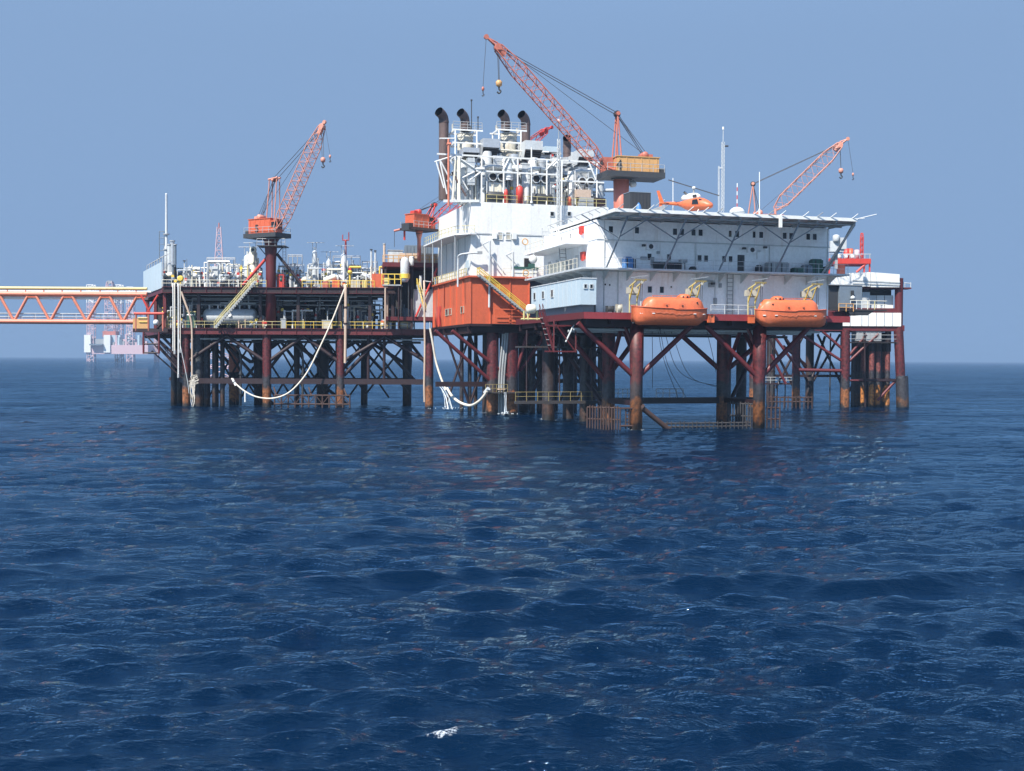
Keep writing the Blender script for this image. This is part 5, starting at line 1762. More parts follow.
for u in np.arange(0.8, 31, 2.9):
    mesh(lq, 'bracket', [L(u, -.02, ZQ1 - .23), L(u, -2.3, ZQ1 - .23), L(u, -.02, ZQ1 - 1.3), L(u + .1, -.02, ZQ1 - .23), L(u + .1, -2.3, ZQ1 - .23), L(u + .1, -.02, ZQ1 - 1.3)],
         [(0, 1, 2), (3, 5, 4), (1, 4, 5, 2), (0, 3, 4, 1)], 'pale_grey')
for v in np.arange(1.5, 20, 3.2):
    mesh(lq, 'bracket', [L(-.02, v, ZQ1 - .23), L(-2.4, v, ZQ1 - .23), L(-.02, v, ZQ1 - 1.0), L(-.02, v + .1, ZQ1 - .23), L(-2.4, v + .1, ZQ1 - .23), L(-.02, v + .1, ZQ1 - 1.0)],
         [(0, 2, 1), (3, 4, 5), (1, 2, 5, 4), (0, 1, 4, 3)], 'pale_grey')
fbox(lq, 'balcony', L, -2.7, -.035, 2.8, 20, ZQ2 - .28, ZQ2 - .08, 'quarters_white')
for px, py in ((610, 225), (636, 225.5), (674, 227), (681, 227), (692.5, 227.5), (699.5, 227.5), (729, 228.5), (736, 228.5), (753, 229), (760, 229), (783.5, 230), (790, 230), (807, 231), (813.5, 231)):
    u = Lu(px, 0)
    window(lq, L, u, -.06, 22.95, .52 if px not in (729, 753) else .36, .72, 'f', 'quarters_white')
for px in (649, 668.5, 699, 705.5, 723.5, 730):
    window(lq, L, Lu(px, 0), .02, 19.95, .5, .72, 'f', 'quarters_white')
for px in (649.5, 661.5):
    window(lq, L, Lu(px, 0), 0, 16.15, .5, .72, 'f', 'quarters_white')
for px, py in ((605, 284.5), (603.5, 279), (609.5, 285), (671, 287)):
    u, z = L.P(px, py, 0)
    window(lq, L, u, 0, z, .2, .2, 'f', 'quarters_white')
u = Lu(740.5, 0)
d = fbox(lq, 'door', L, u - .45, u + .45, -.05, .02, ZQ1 + .02, ZQ1 + 2.1, 'dark')
fbox(d, 'door_glass', L, u - .2, u + .2, -.07, -.05, ZQ1 + 1.2, ZQ1 + 1.8, 'glass')
for px in (649, 750):
    u = Lu(px, 0)
    a = fbox(lq, 'air_conditioner', L, u - .55, u + .55, -.5, .02, 20.75, 21.45, 'quarters_white')
    lathe(a, 'fan_grille', L(u, -.51, 21.1), -L.V, [(0, .28), (.03, .28)], 'dark', 14)
for px, py in ((642, 246), (742, 249), (763, 248), (711, 284)):
    u, z = L.P(px, py, 0)
    rod(lq, 'lamp_arm', L(u, 0, z), L(u, -.5, z + .1), .05, 'grey')
    fbox(lq, 'lamp', L, u - .2, u + .2, -.7, -.4, z - .1, z + .15, 'dark')
for pts in ([(752, 251), (761, 251), (757, 251), (757, 259)], [(715, 280), (715, 306)]):
    for a, b in zip(pts, pts[1:]):
        rod(lq, 'conduit', Lp(*a, -.1), Lp(*b, -.1), .05, 'white')
for px, z0, z1 in ((604, ZQ0, ZH - .4), (695, ZQ1, ZQ2), (817, ZQ0, ZQ1 - .3), (827, ZQ0, ZH - .4), (618, ZQ0, ZQ1 - .3), (769, ZQ1, ZQ2)):
    rod(lq, 'downpipe', L(Lu(px, -.1), -.1, z0), L(Lu(px, -.1), -.1, z1), .05, 'pale_grey')
for px, py, w, h in ((711, 285, .7, .5), (715, 301, .35, .7), (658, 252.5, .3, .3), (706, 281, 1.8, .16), (720, 285.5, .3, .5), (643.5, 258, .7, .3), (652, 261, .4, .9), (633, 214, .5, .5)):
    u, z = L.P(px, py, -.1)
    fbox(lq, 'wall_box', L, u - w / 2, u + w / 2, -.3, .0, z - h / 2, z + h / 2, 'grey')
ladder(lq, 'wall_ladder', L(Lu(730, -.3), -.3, ZQ0), L(Lu(730, -.3), -.3, ZQ1 - .25), L.U, 'grey', w=.75, r=.07)
# long dark bench shelter and stores on the mid walkway
sb = thing('bench_shelter', 'long dark bench with grey top against the middle storey', 'bench', L(Lu(669, -.6), -.6, ZQ1))
u0, u1 = Lu(653, -.6), Lu(683, -.6)
fbox(sb, 'top', L, u0, u1, -1.1, -.3, ZQ1 + .85, ZQ1 + .95, 'grey')
fbox(sb, 'back', L, u0 + .1, u1 - .1, -.4, -.32, ZQ1, ZQ1 + .85, 'dark')
for k in range(7):
    u = u0 + (u1 - u0) * k / 6
    fbox(sb, 'leg', L, u - .04, u + .04, -1.08, -1.0, ZQ1, ZQ1 + .85, 'dark')
fbox(sb, 'vice', L, u1 - .5, u1 + .4, -.9, -.4, ZQ1 + .95, ZQ1 + 1.3, 'grey')
for px0, px1, h, m_, lab in ((767, 788, 1.15, 'grey', 'grey tarpaulin-covered stack on the walkway by the lamp'), (793, 803, .6, 'green_dark', 'low dark green crate on the walkway'),
                             (803.5, 811, .95, 'blue_grey', 'blue-grey winch unit on the walkway'), (811.5, 821.5, 1.65, 'green_dark', 'tall dark green machine at the end of the walkway'),
                             (691, 695, .35, 'dark', 'small dark bin on the walkway beside the bench'), (757.5, 761, .75, 'dark', 'dark box on the walkway below the bracket lamp'),
                             (624, 632, 1.25, 'blue', 'blue pump unit on the walkway near the corner'), (632.5, 634.5, 1.1, 'dark', 'dark rack beside the blue pump unit'),
                             (824, 826.5, .8, 'dark', 'narrow dark bollard at the walkway end')):
    u0, u1 = Lu(px0, -1.2), Lu(px1, -1.2)
    t = thing('walkway_store', lab, 'equipment', L((u0 + u1) / 2, -1.2, ZQ1))
    fbox(t, 'body', L, u0, u1, -1.5, -.5, ZQ1 + .02, ZQ1 + h, m_)
    n_ = max(2, int((u1 - u0) / .6))
    for k in range(n_):
        uu = u0 + (u1 - u0) * (k + .5) / n_
        fbox(t, 'rib', L, uu - .06, uu + .06, -1.56, -1.5, ZQ1 + .06, ZQ1 + h - .05, m_ if k % 2 else 'dark')
    fbox(t, 'top', L, u0 + .1, u1 - .15, -1.4, -.6, ZQ1 + h, ZQ1 + h + .12, m_)
guardrail('grey rail along the middle walkway of the quarters front', [L(-.2, -2.4, ZQ1), L(31.2, -2.4, ZQ1)], 'pale_grey', r=.028, step=2.0)
guardrail('grey rail along the deck edge between the two lifeboats', [L(Lu(711, -2.6), -2.6, ZQ0), L(Lu(752, -2.6), -2.6, ZQ0)], 'pale_grey')
guardrail('pale yellow rail along the lower side walkway of the quarters', [L(-2.5, -.5, ZQ1), L(-2.5, 19.8, ZQ1)], 'cream', r=.035)
guardrail('pale yellow rail along the side balcony of the quarters', [L(-2.6, 9.5, ZQ2 - .08), L(-2.6, 19.8, ZQ2 - .08)], 'cream', r=.035)
# fittings on the side wall
for v, z, lab in ((4.6, 23.3, 'red fire box high on the side wall'), (4.0, 20.2, 'red fire box low on the side wall')):
    t = thing('fire_box', lab, 'fire box', L(-.3, v, z))
    fbox(t, 'case', L, -.4, -.03, v - .5, v + .5, z - .45, z + .45, 'bright_red')
    fbox(t, 'hose_reel', L, -.55, -.4, v - .9, v - .3, z - .65, z + .1, 'bright_red')
t = thing('satellite_dish', 'round white dish under the side balcony', 'dish', L(-2.9, 15.6, 20.6))
lathe(t, 'dish', L(-2.9, 15.4, 20.6), -L.V, [(0, .55), (.1, .45), (.2, .12)], 'white', 20)
bar(t, 'mount', L(-2.9, 15.3, 20.6), L(-2.6, 15.8, ZQ2 - .2), .07, 'grey')
for v, z, lab in ((19.0, 19.1, 'orange life ring on the lower side rail'), (19.4, 23.2, 'life ring with yellow bits on the side balcony rail')):
    c = L(-2.75, v, z)
    t = thing('life_ring', lab, 'life ring', c)
    ring = [c + L.U * 0 + (L.U * math.cos(a) * .38 + V(0, 0, math.sin(a) * .38)) for a in np.linspace(0, 2 * math.pi, 15)]
    tube(t, 'ring', ring, .075, 'ochre')
    rod(t, 'hanger', c + V(0, 0, .3), c + V(0, 0, .6), .03, 'white')
for v, z0, z1, lab in ((15.2, ZQ2, 24.6, 'dark inclined ladder from side balcony to the helideck'), (8.3, ZQ1, ZQ2, 'dark inclined ladder from side walkway to balcony'), (10.2, ZQ2, ZH, 'white caged ladder on the upper side wall')):
    ladder(None, 'side_ladder', L(-1.4, v - .8, z0), L(-1.2, v + .5, z1), L.U if 'inclined' in lab else L.V, 'white' if 'white' in lab else 'grey', w=.8, label=lab, r=.06)
for v0, v1, lab in ((9, 13, 'cream lockers along the lower side walkway'),):
    t = thing('side_locker', lab, 'locker', L(-.5, 11, ZQ1))
    for k in range(5):
        fbox(t, 'locker_door', L, -.85, -.8, 8.2 + k * 1.5, 9.6 + k * 1.5, ZQ1 + .1, ZQ1 + 1.5, 'cream')
    fbox(t, 'body', L, -.8, -.03, 8, 15.8, ZQ1, ZQ1 + 1.6, 'pale_grey')
for v in (6.6, 14.2, 17.5):
    fbox(lq, 'side_door', L, -.1, 0, v - .5, v + .5, ZQ1 + .05, ZQ1 + 2.1, 'pale_grey')
for v in (9, 12.5):
    window(lq, L, -.03, v, 23.0, .5, .6, 'l', 'quarters_white')

# pale blue annex slung under the side walkway
an = thing('pale_blue_annex', 'pale blue box annex with three small windows slung under the side walkway', 'annex', L(-2, 6, 14.2))
ua, va0, va1 = -2.75, -2.55, 16.5
z0, z1 = 14.15, 17.05
fbox(an, 'box', L, ua, -.9, va0, va1, z0, z1, 'pale_blue')
fbox(an, 'roof_edge', L, ua - .06, -.85, va0 - .06, va1 + .1, z1, z1 + .12, 'pale_grey')
fbox(an, 'under_frame', L, ua + .5, -.9, va0 + .8, va1 - 1, z0 - .9, z0, 'blue_grey')
for px in (535, 543.5, 552.5):
    d_ = _f * FOC + _r * (px - CX) - _u * (292 - CY)
    c_ = Vector((0, 0, CAM_H)) - L.o
    t_ = (ua - c_.dot(L.U)) / d_.dot(L.U)
    window(an, L, ua, (c_ + d_ * t_).dot(L.V), 15.9, .8, .8, 'l', 'pale_grey')
for k in range(1, 12):
    v = va0 + (va1 - va0) * k / 12
    fbox(an, 'panel_joint', L, ua - .025, ua, v - .02, v + .02, z0 + .05, z1 - .02, 'pale_grey')
for u, z in ((-2.2, 16.2), (-1.5, 16.2)):
    window(an, L, u, va0, z, .3, .4, 'f', 'pale_grey')
bar(an, 'brace', L(ua + .4, 4, z0 - .1), L(ua + 1.0, 5.5, 12.9), .12, 'white')
stairs('grey-red stair dropping from the deck beside the annex', L(Lu(552, 3), 3, 9.0), L(Lu(541, 3), 3, 13.4), L.V, 'red_steel', 'pale_grey', w=1.2, r=.04, step=.6)
cg = thing('stair_cage', 'dark red open frame hanging below the annex stair', 'cage', L(Lu(560, 3), 3, 9))
for px in (554, 576):
    for v in (2.4, 4.6):
        beam(cg, 'post', L(Lu(px, v), v, 8.8), L(Lu(px, v), v, 12.6), .15, .15, 'red_steel')
for z in (8.9, 11.9):
    for v in (2.4, 4.6):
        beam(cg, 'rail', L(Lu(545, v), v, z), L(Lu(576, v), v, z), .15, .15, 'red_steel')
bar(cg, 'diagonal', L(Lu(556, 2.4), 2.4, 12), L(Lu(575, 2.4), 2.4, 9), .1, 'red_steel')
bar(cg, 'diagonal', L(Lu(574, 2.4), 2.4, 12), L(Lu(566, 2.4), 2.4, 10), .1, 'pale_grey')
t = thing('white_float', 'white drum with yellow valves at the foot of the orange stair', 'drum', L(Lu(533, 4), 4, ZQ0))
drum(t, 'shell', Lp(526, 309, 4), Lp(536, 309, 4), .55, 'cream')
for px in (524, 528, 537):
    rod(t, 'valve_stem', Lp(px, 320, 4), Lp(px, 311, 4), .12, 'pale_yellow')
rod(t, 'pipe', Lp(521, 319, 4), Lp(540, 319, 4), .12, 'pale_yellow')

# stores on the deck under the walkway
for px, w, h, m_, lab in ((587, 1.6, 1.7, 'tan_pipe', 'rusty winch in the deck recess beside the annex'), (610, 1.0, .8, 'dark', 'dark machine on the deck before the lower wall'), (619, .7, 1.0, 'stack_beige', 'beige machine on the deck next to the dark one')):
    v = -1.4 if px > 600 else 3
    c = L(Lu(px, v), v, ZQ0)
    t = thing('deck_machine', lab, 'machine', c)
    drum(t, 'drum', c + L.U * (-w / 2) + V(0, 0, h * .55), c + L.U * (w / 2) + V(0, 0, h * .55), h * .4, m_)
    for s in (-.4, .4):
        fb = L.local(c)
        fbox(t, 'cheek', L, fb[0] + s * w - .05, fb[0] + s * w + .05, fb[1] - .3, fb[1] + .3, ZQ0 - .05, ZQ0 + h, m_)

# helideck
hd = thing('helideck', 'flat helideck with white fascia and raking struts over the quarters', 'helideck', L(15, 4, ZH))
fbox(hd, 'deck_plate', L, 0, 30, -6, 17, ZH - .05, ZH + .18, 'pale_grey')
fbox(hd, 'fascia', L, -.1, 30.1, -6.15, -6.0, ZH - .12, ZH + .26, 'white')
fbox(hd, 'fascia', L, -.15, -.0, -6, 17, ZH - .12, ZH + .26, 'white')
fbox(hd, 'fascia', L, 30, 30.15, -6, 17, ZH - .12, ZH + .26, 'white')
for u in np.arange(.5, 30, 2.45):
    fbox(hd, 'joist', L, u - .07, u + .07, -5.95, -.1, ZH - .4, ZH - .06, 'grey')
for v in (-5.4, -3):
    fbox(hd, 'bearer', L, .1, 29.9, v - .08, v + .08, ZH - .55, ZH - .41, 'grey')
us = [Lu(px, -.1) for px in (607, 663, 719, 774)]
for i, px in enumerate((606, 663.5, 718.5, 774.5)):
    u = Lu(px, -2.2)
    bar(hd, 'strut', L(u, -2.2, ZQ1 - .05), L(u + 1.2, -5.7, ZH - .5), .10, 'blue_grey')
    for du in (-4.8, 3.4):
        bar(hd, 'strut', L(u + .65, -4.2, 21.6), L(u + .65 + du, -5.5, ZH - .5), .06, 'blue_grey')
u = Lu(824, -2)
bar(hd, 'strut', L(u, -1.5, ZQ1), L(30, -5.7, ZH - .4), .14, 'galvanised')
bar(hd, 'strut', L(u + .5, -1.5, ZQ1), L(30, -5.3, ZH - .4), .14, 'galvanised')
for k in range(9):
    f = k / 9
    rod(hd, 'strut_lacing', L(u, -1.5, ZQ1).lerp(L(30, -5.7, ZH - .4), f), L(u + .5, -1.5, ZQ1).lerp(L(30, -5.3, ZH - .4), min(1, f + .1)), .05, 'galvanised')
bar(hd, 'post', L(29.8, 1, ZQ1), L(29.8, 1, ZH - .1), .1, 'grey')
for k, px in enumerate((617, 632, 647.5, 661, 687, 702, 716, 730, 753, 767, 779, 802, 816, 829.5, 851)):
    u = Lu(px, -6.1)
    bar(hd, 'net_arm', L(u, -6.1, ZH + .2), L(u + .5, -6.6, ZH + .72), .045, 'white' if k % 3 else 'grey')
    rod(hd, 'net_wire', L(u, -6.1, ZH + .25), L(u + .5, -6.6, ZH + .67), .03, 'galvanised')
for v in np.arange(-4, 17, 2.4):
    bar(hd, 'net_arm', L(-.05, v, ZH + .2), L(-.8, v, ZH + .6), .04, 'grey')
rod(hd, 'net_cable', L(-.8, -5, ZH + .6), L(-.8, 16, ZH + .6), .035, 'galvanised')
bar(hd, 'net_arm', L(30.1, -6, ZH + .2), L(33.0, -5.5, ZH + .9), .05, 'white')
bar(hd, 'net_arm', L(30.1, -5, ZH + .2), L(32.0, -4.6, ZH + .5), .05, 'white')
fbox(hd, 'hanging_box', L, Lu(774, -6.3) + .55, Lu(774, -6.3) + .85, -6.5, -6.2, ZH - 1.2, ZH + .2, 'white')

# ------------------------------------------------------------------ lifeboats and davits


def lifeboat(px_c, label, flip):
    c = L(Lu(px_c, -5), -5.0, 0)
    zk = 11.85
    s = -1 if flip else 1

    def w(x, y, z):
        return c + L.U * (x * s) + L.V * y + V(0, 0, zk + z * 1.16)
    t = thing('lifeboat', label, 'lifeboat', w(0, 0, 0), 'enclosed lifeboats')
    LN = 4.6
    ns, nh = 22, 9
    vs, fs = [], []
    for i in range(ns):
        x = -LN + 2 * LN * i / (ns - 1)
        q = abs(x) / LN
        beamw = 1.35 * (1 - q ** (3.2 if x > 0 else 4.5)) ** .6 + .04
        sheer = 1.55 + .18 * q ** 2.5 + (.1 if x < 0 else 0)
        keel = .0 + (.75 * max(0, q - .72) / .28 if x > 0 else .35 * max(0, q - .82) / .18)
        for k in range(nh):
            a = math.pi * k / (nh - 1)
            y = -math.cos(a)
            yy = math.copysign(abs(y) ** .62, y) * beamw
            zz = keel + (sheer - keel) * (1 - math.sin(a)) ** 1.25
            vs.append(w(x, yy, zz))
    for i in range(ns - 1):
        for k in range(nh - 1):
            fs.append((i * nh + k, i * nh + k + 1, (i + 1) * nh + k + 1, (i + 1) * nh + k))
    fs.append(tuple(range(nh)))
    fs.append(tuple(range((ns - 1) * nh, ns * nh))[::-1])
    hull = mesh(t, 'hull', vs, fs, 'boat_orange', smooth=True, origin=w(0, 0, 0))
    # canopy
    vs, fs = [], []
    x0, x1 = -3.35, 4.2
    n2 = 18
    for i in range(n2):
        x = x0 + (x1 - x0) * i / (n2 - 1)
        q = (i / (n2 - 1))
        env = min(1, (q / .10) ** .5 if q > 0 else 0, ((1 - q) / .12) ** .5 if q < 1 else 0)
        qq = abs(x) / LN
        bw = (1.30 * (1 - qq ** 3.2) ** .6) * (.45 + .55 * env)
        top = 1.62 + 1.12 * env
        for k in range(9):
            a = math.pi * k / 8
            y = -math.cos(a)
            vs.append(w(x, math.copysign(abs(y) ** .75, y) * bw, 1.5 + (top - 1.5) * math.sin(a) ** .42))
    for i in range(n2 - 1):
        for k in range(8):
            fs.append((i * 9 + k, (i + 1) * 9 + k, (i + 1) * 9 + k + 1, i * 9 + k + 1))
    fs.append(tuple(range(9))[::-1])
    fs.append(tuple(range((n2 - 1) * 9, n2 * 9)))
    mesh(t, 'canopy', vs, fs, 'boat_orange', smooth=True, origin=w(0, 0, 1.5))
    # gunwale strake, keel, cupola, hatches, hooks, rails
    gp = []
    for i in range(ns):
        x = -LN + 2 * LN * i / (ns - 1)
        q = abs(x) / LN
        gp.append((x, 1.35 * (1 - q ** (3.2 if x > 0 else 4.5)) ** .6 + .05, 1.53 + .18 * q ** 2.5 + (.1 if x < 0 else 0)))
    for sy in (-1, 1):
        tube(t, 'strake', [w(x, y * sy, z) for x, y, z in gp], .07, 'orange', 6)
        tube(t, 'grab_line', [w(x * .86, y * sy * 1.0 + sy * .02, z - .42 - .08 * (i % 2)) for i, (x, y, z) in enumerate(gp)], .022, 'salmon', 5)
    bar(t, 'keel_skid', w(-3.4, 0, .02), w(2.9, 0, .02), .08, 'dark_red')
    cup = lathe(t, 'cupola', w(1.75, 0, 2.55), (0, 0, 1), [(0, .85), (.35, .78), (.55, .5), (.62, .1)], 'boat_orange', 16)
    for a in (-.5, .1, .7):
        d_ = (L.U * math.sin(a) * s - L.V * math.cos(a))
        bar(cup, 'cupola_window', w(1.75, 0, 2.75) + d_ * .74, w(1.75, 0, 2.75) + d_ * .82, .12, 'glass')
    for x in (-.9, 1.0):
        h = mesh(t, 'side_hatch', [w(x - .45, -1.31, 1.62), w(x + .45, -1.31, 1.62), w(x + .38, -1.24, 2.1), w(x - .38, -1.24, 2.1), w(x - .45, -1.0, 1.62), w(x + .45, -1.0, 1.62), w(x + .38, -.9, 2.1), w(x - .38, -.9, 2.1)],
                 [(0, 1, 2, 3), (0, 4, 5, 1), (1, 5, 6, 2), (2, 6, 7, 3), (3, 7, 4, 0)], 'boat_orange')
        bar(h, 'hatch_handle', w(x - .1, -1.36, 1.9), w(x + .1, -1.36, 1.9), .05, 'dark')
    for x in (-2.0, -.1, 2.0, 2.9):
        bar(t, 'porthole', w(x, -1.12, 2.2), w(x, -1.02, 2.2), .1, 'glass')
    for x in (-3.9, -2.6, 2.4, 3.7):
        bar(t, 'reflective_patch', w(x, -1.36 * (1 - (abs(x) / LN) ** 3.6) ** .6 - .02, 1.1), w(x + .3, -1.36 * (1 - (abs(x + .3) / LN) ** 3.6) ** .6 - .02, 1.1), .05, 'white')
    for x in (-3.45, 3.85):
        bar(t, 'lifting_hook', w(x, 0, 1.5), w(x, 0, 2.3), .1, 'galvanised')
    rod(t, 'top_rail', w(-2.3, -.45, 2.85), w(1.0, -.45, 2.85), .035, 'boat_orange')
    for x in (-2.2, -1.1, 0, 1.0):
        rod(t, 'rail_stanchion', w(x, -.45, 2.6), w(x, -.45, 2.85), .03, 'boat_orange')
    fb = w(-4.15, 0, .5)
    bar(t, 'rudder', w(-4.35, 0, .15), w(-4.3, 0, 1.0), .12, 'dark')
    lathe(t, 'propeller_guard', w(-4.3, 0, .45), L.U, [(0, .35), (.25, .35)], 'dark', 14)
    # davits
    for k, x in enumerate((-3.45, 3.85)):
        b0 = w(x, 2.3, 0)
        zt_ = 16.9
        dv = thing('lifeboat_davit', ('yellow davit at the stern of the ', 'yellow davit at the bow of the ')[k] + ('lifeboat nearer the annex' if not flip else 'lifeboat nearer the grey cabin'), 'davit', V(b0.x, b0.y, ZQ0), 'lifeboat davits')
        o = L.U * .45
        for sg in (-1, 1):
            p0 = V(b0.x, b0.y, ZQ0 - .1) + o * sg
            p1 = V(b0.x, b0.y, zt_ - .6) + o * sg
            bar(dv, 'post', p0, p1, .075, 'pale_yellow')
            beam(dv, 'arm', p1, w(x, -.1, 0) + V(0, 0, zt_ - zk) + o * sg, .11, .16, 'pale_yellow')
            bar(dv, 'strut', V(b0.x, b0.y, ZQ0 + 1.4) + o * sg, (p1 + w(x, -.1, 0) + V(0, 0, zt_ - zk) + o * sg) / 2 + V(0, 0, -.0) - V(0, 0, .0), .07, 'yellow')
        for z in (14.2, 15.4):
            rod(dv, 'rung', V(b0.x, b0.y, z) - o, V(b0.x, b0.y, z) + o, .06, 'faded_yellow')
        p2 = w(x, -.1, 0) + V(0, 0, zt_ - zk)
        beam(dv, 'head_beam', p2 - L.U * .8, p2 + L.U * .6, .18, .18, 'faded_yellow')
        beam(dv, 'boom_stay', p2 - L.U * 1.3 + V(0, 0, .2), p2 + L.U * .9 + V(0, .4, .55), .1, .1, 'grey')
        u_, v_, _ = L.local(b0)
        fbox(dv, 'winch', L, u_ - .6, u_ + .6, v_ - .1, v_ + .7, ZQ0 + 2.2, ZQ0 + 2.9, 'stack_beige')
        for sg in (-.12, .12):
            rod(dv, 'fall_wire', p2 + L.U * sg, w(x, 0, 2.3) + L.U * sg, .035, 'wire')
        lathe(dv, 'sheave', p2 - L.V * .2 + V(0, 0, -.3), L.V, [(0, .16), (.15, .16)], 'stack_beige', 12)
    return t


lifeboat(669.5, 'orange enclosed lifeboat hung nearer the annex, conning bump towards its far end', False)
lifeboat(791, 'orange enclosed lifeboat hung beside the grey corner cabin', True)
for px, lab in ((711.5, 'small orange hose box on the girder between the lifeboats'), (752, 'small orange hose box by the second lifeboat bow')):
    u = Lu(px, -3.4)
    t = thing('hose_box', lab, 'box', L(u, -3.2, ZQ0 - .8))
    fbox(t, 'case', L, u - .35, u + .35, -3.5, -3.02, ZQ0 - 1.0, ZQ0 - .15, 'boat_orange')
    fbox(t, 'lid', L, u - .4, u + .4, -3.55, -3.02, ZQ0 - .15, ZQ0 - .08, 'orange')

# fenders / boat landing at the front piles
def slat_fender(name, label, cat, p, q, z0, z1, n, mat, top=True, r=.09):
    p, q = Vector(p), Vector(q)
    t = thing(name, label, cat, V(p.x, p.y, 0))
    for z in (z0 + (z1 - z0) * .35, z1 - .15):
        bar(t, 'rail', p + V(0, .12, z), q + V(0, .12, z), .1, mat)
    for i in range(n):
        c = p.lerp(q, i / (n - 1))
        bar(t, 'slat', c + V(0, 0, -1.3), c + V(0, 0, z1 + (.1 if i % 3 else -.15)), r, mat)
        LEGS.append((c.x, c.y, .04))
    return t


lg = legs['a']
p_, q_ = L(Lu(588, 1), 1, 0), L(Lu(621, -1.8), -1.8, 0)
slat_fender('boat_landing', 'rusty slatted boat landing beside the front quarters pile', 'boat landing', p_, q_, .3, 2.6, 13, 'timber')
lf2 = thing('landing_ladder', 'rusty ladder frame linking the slatted landing to the front pile', 'frame', q_)
for z in (.4, 2.4):
    bar(lf2, 'rail', q_ + V(0, 0, z), V(lg.x, lg.y - .3, z), .11, 'timber')
for f in (.35, .55):
    bar(lf2, 'stile', q_.lerp(V(lg.x, lg.y, 0), f) + V(0, 0, .1), q_.lerp(V(lg.x, lg.y, 0), f) + V(0, 0, 2.4), .08, 'timber')
for k in range(5):
    bar(lf2, 'rung', q_.lerp(V(lg.x, lg.y, 0), .35) + V(0, 0, .4 + k * .42), q_.lerp(V(lg.x, lg.y, 0), .55) + V(0, 0, .4 + k * .42), .06, 'timber')
t = thing('rusty_raker', 'rusty pipe raking from the front pile down into the sea', 'pipe', lg)
bar(t, 'pipe', lg + V(.6, -.1, 2.5), L(Lu(672, -1.5), -1.5, -.3), .3, 'timber')
bar(t, 'collar', lg + V(.5, -.1, 2.6), lg + V(.75, -.12, 2.42), .42, 'timber')
slat_fender('low_fender', 'low dark rail of posts awash between the two front piles', 'fender', L(Lu(664, -1.4), -1.4, 0), L(Lu(752, -1.4), -1.4, 0), -.1, .75, 22, 'deck_dark', r=.06)
slat_fender('dark_fender', 'dark slatted fender wall between the two piles under the second lifeboat', 'fender', L(Lu(729, 3), 3, 0), L(Lu(757, -1), -1, 0), .4, 2.9, 12, 'deck_dark')
slat_fender('short_fender', 'short dark slatted fender standing off the pile under the second lifeboat', 'fender', L(Lu(768, -1.6), -1.6, 0), L(Lu(781, -1.6), -1.6, 0), .2, 2.5, 4, 'timber')
slat_fender('far_landing', 'pinkish slatted boat landing behind the second front pile', 'boat landing', at(768, 407, 200), at(812, 407, 200), .4, 1.75, 12, 'timber')
# loose ropes and cables under the quarters
for i, (a, m1, b, lab) in enumerate((((660, 330, 141), (668, 365, 140), (686, 397, 143), 'thin rope slanting under the first lifeboat'), ((664, 331, 143), (680, 372, 142), (719, 388, 146), 'long thin rope swooping to the second row pile'),
                                     ((671, 331, 143), (690, 376, 143), (722, 387, 146.5), 'second thin rope swooping to the second row pile'), ((658, 330, 144), (664, 360, 144), (678, 397, 145), 'thin rope hanging to the dark walkway beam'),
                                     ((707, 332, 144), (712, 352, 144), (716, 372, 146), 'black double line hanging beside the second row pile'), ((652, 329, 144), (652.5, 352, 144), (652.5, 388, 144), 'straight black line hanging past the first lifeboat'))):
    t = thing('slack_rope', lab, 'rope', at(*b))
    tube(t, 'line', curve_pts([at(*a), at(*m1), at(*b)], 8), .035, 'wire', 5)
    bar(t, 'knot', at(*a), at(a[0], a[1] - 1.5, a[2]), .08, 'wire')

# ------------------------------------------------------------------ wellhead platform behind the quarters
YR = 206.0
rp = lambda px, z=0.0, b=0.0: V(at(px, 358, YR).x, YR + b, z)
wj = thing('wellhead_jacket', 'red pile jacket of the white-panelled platform behind the quarters', 'jacket', rp(870))
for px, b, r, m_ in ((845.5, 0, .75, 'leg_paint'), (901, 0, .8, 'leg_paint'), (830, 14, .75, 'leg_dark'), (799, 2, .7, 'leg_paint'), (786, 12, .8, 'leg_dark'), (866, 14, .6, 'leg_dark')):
    q = rp(px, 0, b)
    top = (q.x - .5, q.y) if px == 901 else None
    leg(wj, q.x + (.5 if px == 901 else 0), q.y, 13.3, r, m_, top=top)
q = rp(744, 0, -8)
leg(wj, q.x, q.y, 13.3, .65, 'leg_paint')
zh = at(800, 370, YR).z
bar(wj, 'horizontal_brace', rp(799, zh), rp(845, zh - .1), .3, 'red_steel')
zh2 = at(860, 380.5, YR).z
bar(wj, 'horizontal_brace', rp(845, zh2), rp(901, zh2), .17, 'red_steel')
for a, za, b_, zb_ in ((799, 12.6, 845, 7.6), (822, 13, 845, 9.6), (845, 7.2, 878, 12.6), (878, 1.2, 899, 5.2), (845, 8, 866, 12.5), (800, 6.2, 771, 12.8), (786, 4, 771, 9)):
    bar(wj, 'brace', rp(a, za), rp(b_, zb_), .24, 'red_steel')
for a, za, b_, zb_ in ((799, 12.6, 830, 5.6), (799, 10.6, 830, 6.6), (830, 5, 846, 12.4)):
    bar(wj, 'brace', rp(a, za, 12), rp(b_, zb_, 14), .24, 'dark_red')
bar(wj, 'splash_pile', rp(903, -3, -.5), rp(901.5, 5.4, -.3), 1.05, 'caisson_grey')
